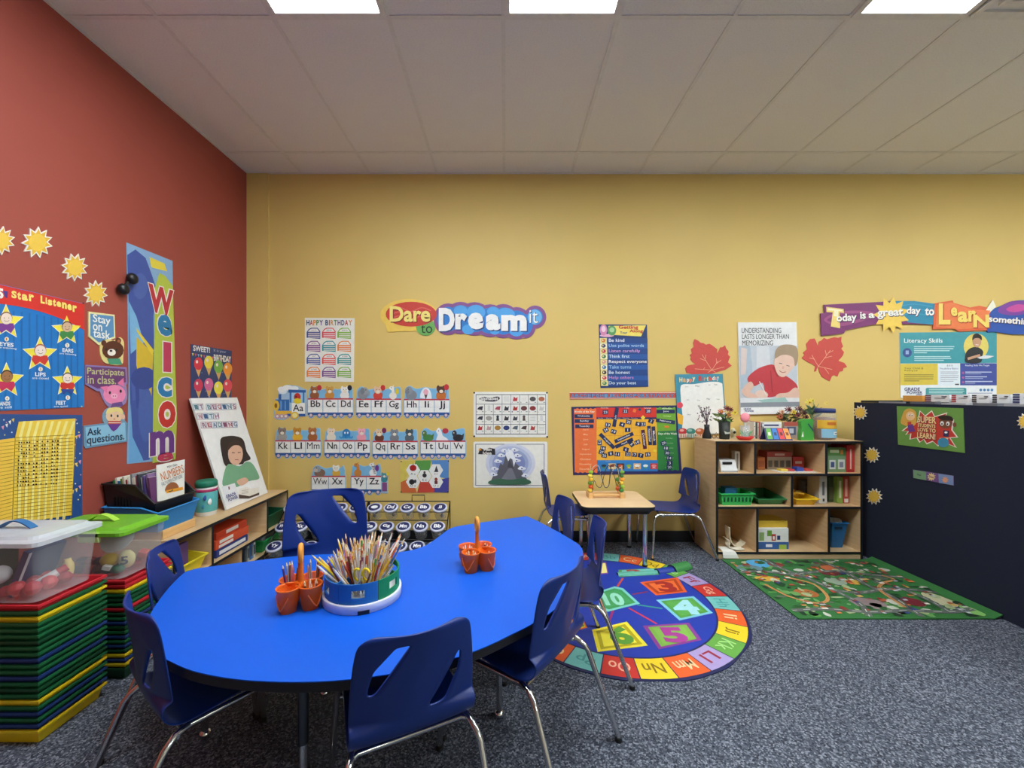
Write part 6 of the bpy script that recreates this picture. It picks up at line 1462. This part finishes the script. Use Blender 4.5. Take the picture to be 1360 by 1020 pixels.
zA = stack(-1.995, 1.69, .45, .27, SA, .0226, .058, 'nearer, taller')
zB = stack(-1.995, 2.045, .45, .27, SB, .0214, .058, 'farther, lower')

def clear_tub(name, label, cx_, cy_, z, w, d, h, lid, lidname, handle, latch):
    r = thing(name, label, 'storage tub', (cx_, cy_, z))
    def lp(e, zz, rr=.03): return [(x, y, zz) for x, y in rrect(-w/2+e, -d/2+e, w/2-e, d/2-e, rr, 3)]
    mb = MB(); mb.frustum(lp(.018, 0), lp(0, h), 'clear_plastic', True, False)
    mb.build('body', r)
    mb = MB()
    mb.frustum(lp(-.012, h-.004), lp(-.012, h+.012), lid, True, False); mb.frustum(lp(-.012, h+.012), lp(.012, h+.018), lid, False, False); mb.frustum(lp(.012, h+.018), lp(.022, h+.028), lid, False, True)
    mb.build('lid', r)
    n = 10; pts = []
    for k in range(n+1):
        t = k/n; pts.append((-.07+.14*t, 0, h+.029+.030*math.sin(PI*t)))
    ribbon(pts, .014, .005, handle, (0,1,0)).build('handle', r)
    if latch:
        for sx in (-1, 1): MB().box(sx*(w/2)-.012 if sx > 0 else -w/2-.018, w/2+.018 if sx > 0 else -w/2+.012, -.035, .035, h-.035, h+.016, latch).build('latch', r, bevel=.004)
    return r
rA = clear_tub('clear_tub', 'clear tub with frosted lid and blue handle, full of toys', -2.005, 1.685, zA+.001, .44, .255, .225, 'frosted_lid', 'frosted', '#2f6ea8', None)
MB().box(-.16, -.08, -.140, -.128, .19, .24, '#2a86c8').build('front_latch', rA, bevel=.004)
rB = clear_tub('clear_tub', 'clear tub with a lime green lid, on the farther tray stack', -2.0, 2.04, zB+.001, .43, .262, .212, 'green_lid', 'green', '#a8d84a', None)
MB().box(.02, .12, -.143, -.131, .18, .226, '#c4dc8c').build('front_latch', rB, bevel=.004)
def toy(name, label, mb, loc, rot=(0,0,0), grp=None):
    o = mb.build(name, None, loc, bevel=.002); o.rotation_euler = rot; tag(o, label, 'toy', grp); return o
ax, ay, az = -2.005, 1.685, zA+.004
toy('toy_case', 'dark green toy case at the back of the frosted-lid tub', MB().box(-.10,.02,-.06,.06,0,.17,'#1f4a34').box(-.06,-.02,-.062,-.06,.1,.12,'#d8c83a'), (ax-.06, ay-.02, az))
toy('toy_board', 'navy panel leaning inside the frosted-lid tub', MB().box(-.012,.012,-.07,.07,0,.19,'#26356a').box(.012,.014,-.07,-.06,0,.19,'#d8dce4'), (ax+.05, ay+.0, az), (0,.38,.0))
toy('toy_ball', 'white ball in the frosted-lid tub', MB().ball((0,0,0), .035, '#dcdce0', 14), (ax+.02, ay-.075, az+.09))
toy('toy_tube', 'red and white tube lying across the frosted-lid tub', MB().tube([(-.08,0,0),(.08,0,0)], .016, '#c8303c', 8).tube([(-.05,0,0),(.05,0,0)], .0168, '#ece8e8', 8), (ax+.125, ay-.02, az+.04), (0,-.45,.9))
toy('toy_banana', 'pale yellow curved toy in the frosted-lid tub', MB().tube(spline([(-.02,0,-.04),(.0,0,0),(-.005,0,.05)], False, 4), [.012]+[.017]*6+[.012]*2, '#e4cc7a', 8), (ax+.165, ay+.045, az+.055))
for i in range(12):
    toy('toy_berry', 'small red toy piece heaped in the frosted-lid tub', MB().ball((0,0,0), .022+.006*(i % 2), ('#c83a44','#d84a50','#a82c3a')[i % 3], 8), (ax+.04+.035*(i % 4)+.008*(i % 3), ay-.07+.05*(i//4), az+.024+.012*(i % 2)), grp='red toys in the frosted tub')
bx, by, bz = -2.0, 2.04, zB+.004
r = thing('toy_bottle', 'yellow toy bottle with white number 5 tag in the green-lidded tub', 'toy', (bx+.12, by-.035, bz+.062), .35)
MB().ball((-.04,0,0), .034, '#dcb83c', 12, (1.2,.9,.9)).build('bottle', r); MB().ball((.03,-.012,.0), .044, '#ecdf9a', 16, (.8,.45,1)).build('tag_disc', r)
mb = MB(); add_text(mb, '5', -.016, -.02, .014, .02, 0, '#2a2a30', .02); mb.v = [(x+.03, -.0335, y) for x, y, z in mb.v]; mb.build('digit', r)
toy('toy_plate', 'white round toy plate under the green lid', MB().lathe([(.05,0),(.07,.006),(.072,.012),(.05,.008)], '#dcdee2', 20), (bx+.06, by+.02, bz+.14), (.9,.2,0))
for i in range(14):
    toy('toy_piece', ('dark','green','black','red','maroon')[i % 5]+' small toy heaped in the green-lidded tub', MB().ball((0,0,0), .026, ('#33383c','#1f6a4a','#222428','#b83a3e','#6a2a34')[i % 5], 8, (1.2,.9,.8)), (bx-.13+.045*(i % 7), by-.07+.10*(i//7), bz+.026), grp=('dark','green','black','red','maroon')[i % 5]+' toys in the green-lidded tub')
toy('toy_block', 'small white block in the green-lidded tub', MB().box(-.016,.016,-.012,.012,0,.02,'#e8e6e2'), (bx+.10, by-.085, bz+.03), (0,.3,.3))
toy('toy_block', 'red block at the right of the green-lidded tub', MB().box(-.016,.02,-.02,.02,0,.03,'#c84a44'), (bx+.17, by+.03, bz+.05), (.2,.3,.3))

# ============================================================ jar racks below the train letters
def jar(x, y, z, txt, label, master={}):
    r = thing('letter_jar', label, 'jar', (x, y, z), 0, 'clear letter jars'); r.rotation_euler = (math.radians(22), 0, 0)
    if not master:
        b_ = MB().lathe([(.044,0),(.048,.004),(.056,.085),(.056,.09)], 'jar_plastic', 20).build('jar_body', r)
        l_ = MB().lathe([(.055,.088),(.062,.089),(.062,.1),(.058,.103),(1e-4,.103)], '#c9cbe0', 24).build('lid', r)
        d_ = MB().lathe([(.048,.1034),(.048,.1044),(1e-4,.1044)], '#1e2660', 24).build('lid_label', r)
        master.update(b=b_.data, l=l_.data, d=d_.data)
    else:
        for k, nm in (('b','jar_body'),('l','lid'),('d','lid_label')):
            o = bpy.data.objects.new(nm, master[k]); COL.objects.link(o); o.parent = r
    if txt == 'o':
        MB().ball((0,0,.105), .03, '#eef0f4', 12, (1,.7,.05)).build('lid_print', r)
    else:
        mb = MB(); add_text(mb, txt, -.030, -.02, .030, .022, .1052, '#eef0f6', .03); mb.build('letter', r)
    c = random.choice(['#b89a8a','#9a4a44','#d8d4cc','#6a8a9a','#c8b48a','#4a5a4a'])
    mb = MB()
    for k in range(4): mb.ball((random.uniform(-.02,.02), random.uniform(-.02,.02), .02+.015*k), .016, random.choice([c,'#d8d4cc','#8a8078']), 6)
    mb.build('filling', r, kind='stuff')
rows = [(3.545,.270),(3.415,.150),(3.285,.035)]
def rack(x0, x1, letters, label, vis):
    xc = (x0+x1)/2; w = (x1-x0)/2
    r = thing('jar_rack', label, 'rack', (xc, 3.43, 0), 0, 'black wire jar racks')
    for sx in (-w, w):
        MB().tube([(sx,-.21,.0),(sx,-.21,.05),(sx,.17,.39),(sx,.17,0)], .005, 'black_plastic', 6).build('side_frame', r)
        MB().tube([(sx,-.21,.006),(sx,.17,.006)], .005, 'black_plastic', 6).build('floor_bar', r)
    for i, (y, z) in enumerate(rows):
        for dy, dz in ((-.055, -.004), (.05, .036)):
            MB().tube([(-w,y-3.43+dy,z+dz-.008),(w,y-3.43+dy,z+dz-.008)], .004, 'black_plastic', 6).build('jar_rail', r)
    MB().tube([(-w,.17,.39),(w,.17,.39)], .005, 'black_plastic', 6).build('top_bar', r)
    MB().tube([(.02,.17,.39),(.02,.17,.445),(.13,.17,.445),(.13,.17,.39)], .0045, 'black_plastic', 6).build('carry_handle', r)
    for i, (y, z) in enumerate(rows):
        for k in range(5):
            t = letters[i][k]
            jar(xc-w+.072+(2*w-.144)*k/4, y, z, t, 'clear jar with navy %s lid label, %s row of the %s rack' % (t if t != 'o' else 'white-dotted', ('top','middle','bottom')[i], vis))
rack(-1.19, -.485, [['o','Dd','Cc','Bb','Jj'],['Ee','Gg','Mm','Nn','Bb'],['Kk','Ll','Pp','Mm','Ss']], 'black wire jar rack under the hexagon poster', 'nearer-middle')
rack(-1.90, -1.20, [['Tt','Uu','Vv','Aa','Ff'],['Ww','Xx','Hh','Ii','Oo'],['Yy','Zz','Qq','Rr','Aa']], 'black wire jar rack behind the teacher chair', 'corner')

# ============================================================ round alphabet rug
RCX, RCY, RR = .70, 2.67, .772
r = thing('alphabet_rug', 'round navy alphabet rug with numbered squares in the middle', 'rug', (RCX, RCY, 0))
rim = [(RR*(1+.006*math.sin(9*a)+.004*math.sin(17*a))*math.cos(a), RR*(1+.006*math.sin(9*a)+.004*math.sin(17*a))*math.sin(a)) for a in [2*PI*i/96 for i in range(96)]]
MB().prism(rim, .0005, .005, '#1c2456').build('backing', r)
MB().flat(ellp(0,0,.60,.60,72), .0058, '#1f3aa8').build('centre_field', r)
seg = ['#c8322e','#74c0bc','#e8602c','#f0d02c','#66a648','#a898cc']
ink_ = ['#f0b49a','#4a9a9a','#f8d0a0','#8a6a1a','#a8dc8a','#a02c44']
SQ = [0,1,2,3,4,5,0,1,2,3,4,5,2,3,0,1,2,3,4,5,0,1,2,3,4,5]
for i in range(26):
    th = math.radians(8.7-(i-6)*360/26); h_ = math.radians(180/26)-.004
    a = [(.757*math.cos(th-h_+2*h_*k/4), .757*math.sin(th-h_+2*h_*k/4)) for k in range(5)]; b_ = [(.61*math.cos(th+h_-2*h_*k/4), .61*math.sin(th+h_-2*h_*k/4)) for k in range(5)]
    MB().flat(a+b_, .0062, seg[SQ[i]]).build('letter_segment', r)
    ch = 'ABCDEFGHIJKLMNOPQRSTUVWXYZ'[i]; cu, cv = .682*math.cos(th), .682*math.sin(th)
    mb = MB(); add_text(mb, ch+ch.lower(), cu-.052, cv-.036, cu+.052, cv+.036, .0070, ink_[SQ[i]], .01, th-PI/2); mb.build('letter', r)
K6 = (680,700,4.0)
def fl(x, y): u, v = FLOOR.uv(K6[0]+x/K6[2], K6[1]+y/K6[2]); return (u-RCX, v-RCY)
def ntile(pts, cols, txt, tb, tc):
    c = (sum(p_[0] for p_ in pts)/len(pts), sum(p_[1] for p_ in pts)/len(pts)); mb = MB(); 
    for k, cc_ in enumerate(cols):
        s_ = 1-.17*k; mb.flat([fl(c[0]+(x-c[0])*s_, c[1]+(y-c[1])*s_) for x, y in pts], .0064+.0006*k, cc_)
    mb.build('number_square', r)
    if txt:
        mb = MB(); a = fl(tb[0], tb[3]); b_ = fl(tb[2], tb[1]); xm = (tb[0]+tb[2])/2
        v0 = fl(xm, tb[3])[1]; v1 = fl(xm, tb[1])[1]; u0 = fl(tb[0], (tb[1]+tb[3])/2)[0]; u1 = fl(tb[2], (tb[1]+tb[3])/2)[0]
        add_text(mb, txt, u0, v0, u1, v1, .0086, tc, .05); mb.build('number', r)
for a, b_, c in [((620,435),(770,520),'#c8324a'),((560,320),(590,275),'#c84a3a'),((640,362),(720,348),'#8a2a4a'),((665,418),(800,438),'#3a9a8a'),((510,520),(540,440),'#9a2a6a')]:
    p0, p1 = Vector(fl(*a)), Vector(fl(*b_)); nn = (p1-p0).orthogonal().normalized()*.007
    MB().flat([p0+nn, p1+nn, p1-nn, p0-nn], .0062, c).build('connector', r)
ntile([(680,298),(880,272),(930,350),(765,368)], ['#e8602a','#b8401c','#ee7034'], '3', (770,296,868,350), '#a82c28')
ntile([(765,392),(965,372),(1068,462),(890,502)], ['#7cc4dc','#54a048','#5cac50'], '4', (852,394,985,472), '#a4dce6')
ntile([(695,530),(940,514),(1008,606),(780,656)], ['#8a3a92','#7cb04a','#84b852'], '5', (795,540,925,622), '#a83a94')
ntile([(425,552),(610,508),(722,636),(455,670)], ['#f0e03c','#b8a820','#f2e244'], '6', (515,535,638,632), '#5c9a3c')
ntile([(462,440),(465,345),(545,320),(590,330),(680,412),(510,455)], ['#7cccc4','#3f9a5a','#46a462'], '10', (484,356,592,424), '#9ce0c8')
ntile([(440,195),(500,190),(512,252),(450,258)], ['#8a4a9a','#f0e48a','#f0e48a'], None, None, None)
ntile([(310,500),(370,480),(400,540),(330,560)], ['#e86a2a','#f0c83a','#5a9a3a'], '7', (330,500,375,545), '#8a2a2a')
ntile([(565,232),(770,222),(782,258),(570,270)], ['#5a9a5a','#74c4bc','#74c4bc'], '2', (610,232,692,254), '#b02a30')
# buckled fold
rp = [fl(560,258), fl(770,246), fl(850,234), fl(930,214)]
for (a, b_, c, rr) in [(rp[0],rp[1],'#5fb09c',.014),(rp[1],rp[2],'#1f3a9a',.022),(rp[2],rp[3],'#3f8a4a',.032)]:
    P = [Vector((a[0]+(b_[0]-a[0])*k/4, a[1]+(b_[1]-a[1])*k/4, .005)) for k in range(5)]
    ax_ = (P[-1]-P[0]).normalized(); nn = Vector((-ax_.y, ax_.x, 0)); mb = MB(); n = 10
    vs = []
    for k in range(n+1):
        t = PI*k/n
        for q in (P[0], P[-1]): vs.append(q + nn*(1.5*rr*math.cos(t)) + Vector((0,0,1.25*rr*math.sin(t))))
    mb.add(vs, [(2*k, 2*k+1, 2*k+3, 2*k+2) for k in range(n)], c, True); mb.add([vs[2*k] for k in range(n+1)], [tuple(range(n+1))], '#1c2456'); mb.add([vs[2*k+1] for k in range(n+1)], [tuple(range(n, -1, -1))], '#1c2456')
    mb.build('folded_ridge', r)

# ============================================================ town play mat
MX0, MX1, MY0, MY1 = 1.735, 2.94, 2.425, 3.29
mcx, mcy = (MX0+MX1)/2, (MY0+MY1)/2; mw, md_ = (MX1-MX0), (MY1-MY0)
r = thing('town_play_mat', 'green town road play mat in front of the cubby shelf', 'rug', (mcx, mcy, 0))
def mz(u):  # right edge curls up against the unit
    t = max(0, (u-.972)/.028); return .022*t*t
mb = MB(); n = 24; vs = []
for i in range(n+1):
    u = i/n
    for v in (0, 1): vs += [((u-.5)*mw, (v-.5)*md_, mz(u)+.002), ((u-.5)*mw, (v-.5)*md_, mz(u)+.008)]
fs = []
for i in range(n):
    a = i*4; b_ = a+4
    fs += [(a+1,b_+1,b_+3,a+3), (a,a+2,b_+2,b_), (a,b_,b_+1,a+1), (a+2,a+3,b_+3,b_+2)]
fs += [(0,1,3,2), (n*4,n*4+2,n*4+3,n*4+1)]
mb.add(vs, fs, 'mat_green'); mb.build('backing', r)
def ml(u, v): return ((u-.5)*mw, (v-.5)*md_)
LN = [0]
def mp(pts, c, nm='printed_patch', lay=1, mbx=None):
    LN[0] += 1; z = .0085+.0006*lay+2e-5*(LN[0] % 25)
    tgt = mbx or MB(); tgt.flat([ml(min(.97, max(.012, u)), min(.985, max(.015, v))) for u, v in pts], z, c)
    if mbx is None: tgt.build(nm, r)
def mroad(pts, w, c, c2=None, lay=2):
    P = spline(pts, False, 5); mb = MB()
    for col, ww, lz in ((c, w, lay),) + (((c2, w*.12, lay+1),) if c2 else ()):
        L_, R_ = [], []
        for i, q in enumerate(P):
            a, b_ = P[max(0, i-1)], P[min(len(P)-1, i+1)]; dx, dy = (b_[0]-a[0])*mw, (b_[1]-a[1])*md_; l_ = math.hypot(dx, dy) or 1
            ox, oy = -dy/l_*ww/2/mw, dx/l_*ww/2/md_; L_.append((q[0]+ox, q[1]+oy)); R_.append((q[0]-ox, q[1]-oy))
        for i in range(len(P)-1):
            if lz > lay and i % 2: continue
            LN[0] += 1
            cl = lambda q: ml(min(.97, max(.012, q[0])), min(.985, max(.015, q[1])))
            mb.flat([cl(L_[i]), cl(L_[i+1]), cl(R_[i+1]), cl(R_[i])], .0085+.0006*lz+2e-5*(LN[0] % 25), col)
    mb.build('road', r)
blob = lambda u, v, a, b_, n=9, j=.25: [(u+a*(1+random.uniform(-j, j))*math.cos(2*PI*k/n), v+b_*(1+random.uniform(-j, j))*math.sin(2*PI*k/n)) for k in range(n)]
mb = MB()
for i in range(260):
    u, v = random.uniform(.02,.95), random.uniform(.03,.97)
    mp(blob(u, v, random.uniform(.008,.035), random.uniform(.01,.045)), random.choice(['#2c6a30','#1f4a28','#4f9448','#6aa05a','#2a5c30','#a8b888','#24402c','#5a6a58','#c8ccc0','#1c3424']), lay=1, mbx=mb)
mb.build('meadow_print', r, kind='stuff')
for u, v, a, b_, c in [(.20,.90,.07,.09,'#52a8d8'),(.10,.80,.08,.07,'#6a8a94'),(.12,.60,.07,.05,'#d8a83a'),(.50,.55,.06,.07,'#94a894'),(.60,.54,.05,.05,'#d8b04c'),(.22,.35,.06,.07,'#b0683a'),(.47,.20,.09,.08,'#8a7a7c'),(.72,.22,.05,.07,'#7a2a34'),(.62,.80,.07,.07,'#c86a44'),(.30,.88,.05,.05,'#8a3434'),(.88,.25,.06,.12,'#c8c4a0'),(.55,.70,.06,.05,'#6a2c34'),(.82,.88,.09,.09,'#2a6a38'),(.93,.10,.04,.07,'#8ac06a')]:
    mp(blob(u, v, a, b_, 12, .12), c)
RD = '#5f6662'
for pts in ([(.0,.72),(.15,.74),(.3,.68),(.45,.72),(.6,.74),(.75,.68),(.95,.62)], [(.28,.98),(.3,.8),(.36,.62),(.4,.4),(.42,.2),(.36,.02)], [(.64,.98),(.66,.72),(.64,.5),(.66,.3),(.62,.02)], [(.02,.1),(.2,.12),(.4,.08),(.6,.1),(.8,.08),(.95,.12)], [(.4,.4),(.52,.36),(.65,.4),(.8,.42),(.95,.36)], [(.80,.42),(.82,.25),(.80,.06)]): mroad(pts, .036, RD, '#d8dcd4')
for pts in ([(.06,.50),(.10,.30),(.2,.2),(.3,.28),(.34,.5),(.24,.62)], [(.62,.14),(.66,.40),(.76,.52),(.86,.58),(.84,.66)]): mroad(pts, .02, '#c89058', '#8a5a34', 3)
for i in range(120):
    u, v = random.uniform(.03,.95), random.uniform(.06,.94); a, b_ = random.uniform(.006,.017), random.uniform(.008,.022)
    c = random.choice(['#b04a3c','#e0dcd0','#3f4f8a','#d8b868','#8a3a34','#c8d0d4','#e08a4a','#7a4a3a','#f0ece0'])
    mb = MB(); mp([(u-a,v-b_),(u+a,v-b_),(u+a,v+b_),(u-a,v+b_)], c, lay=5, mbx=mb); mp([(u-a,v+b_*.2),(u+a,v+b_*.2),(u+a*.6,v+b_*1.6),(u-a*.6,v+b_*1.6)], random.choice(['#8a2c2c','#5a3a34','#b0603c','#444a5a']), lay=6, mbx=mb); mb.build('printed_house', r)
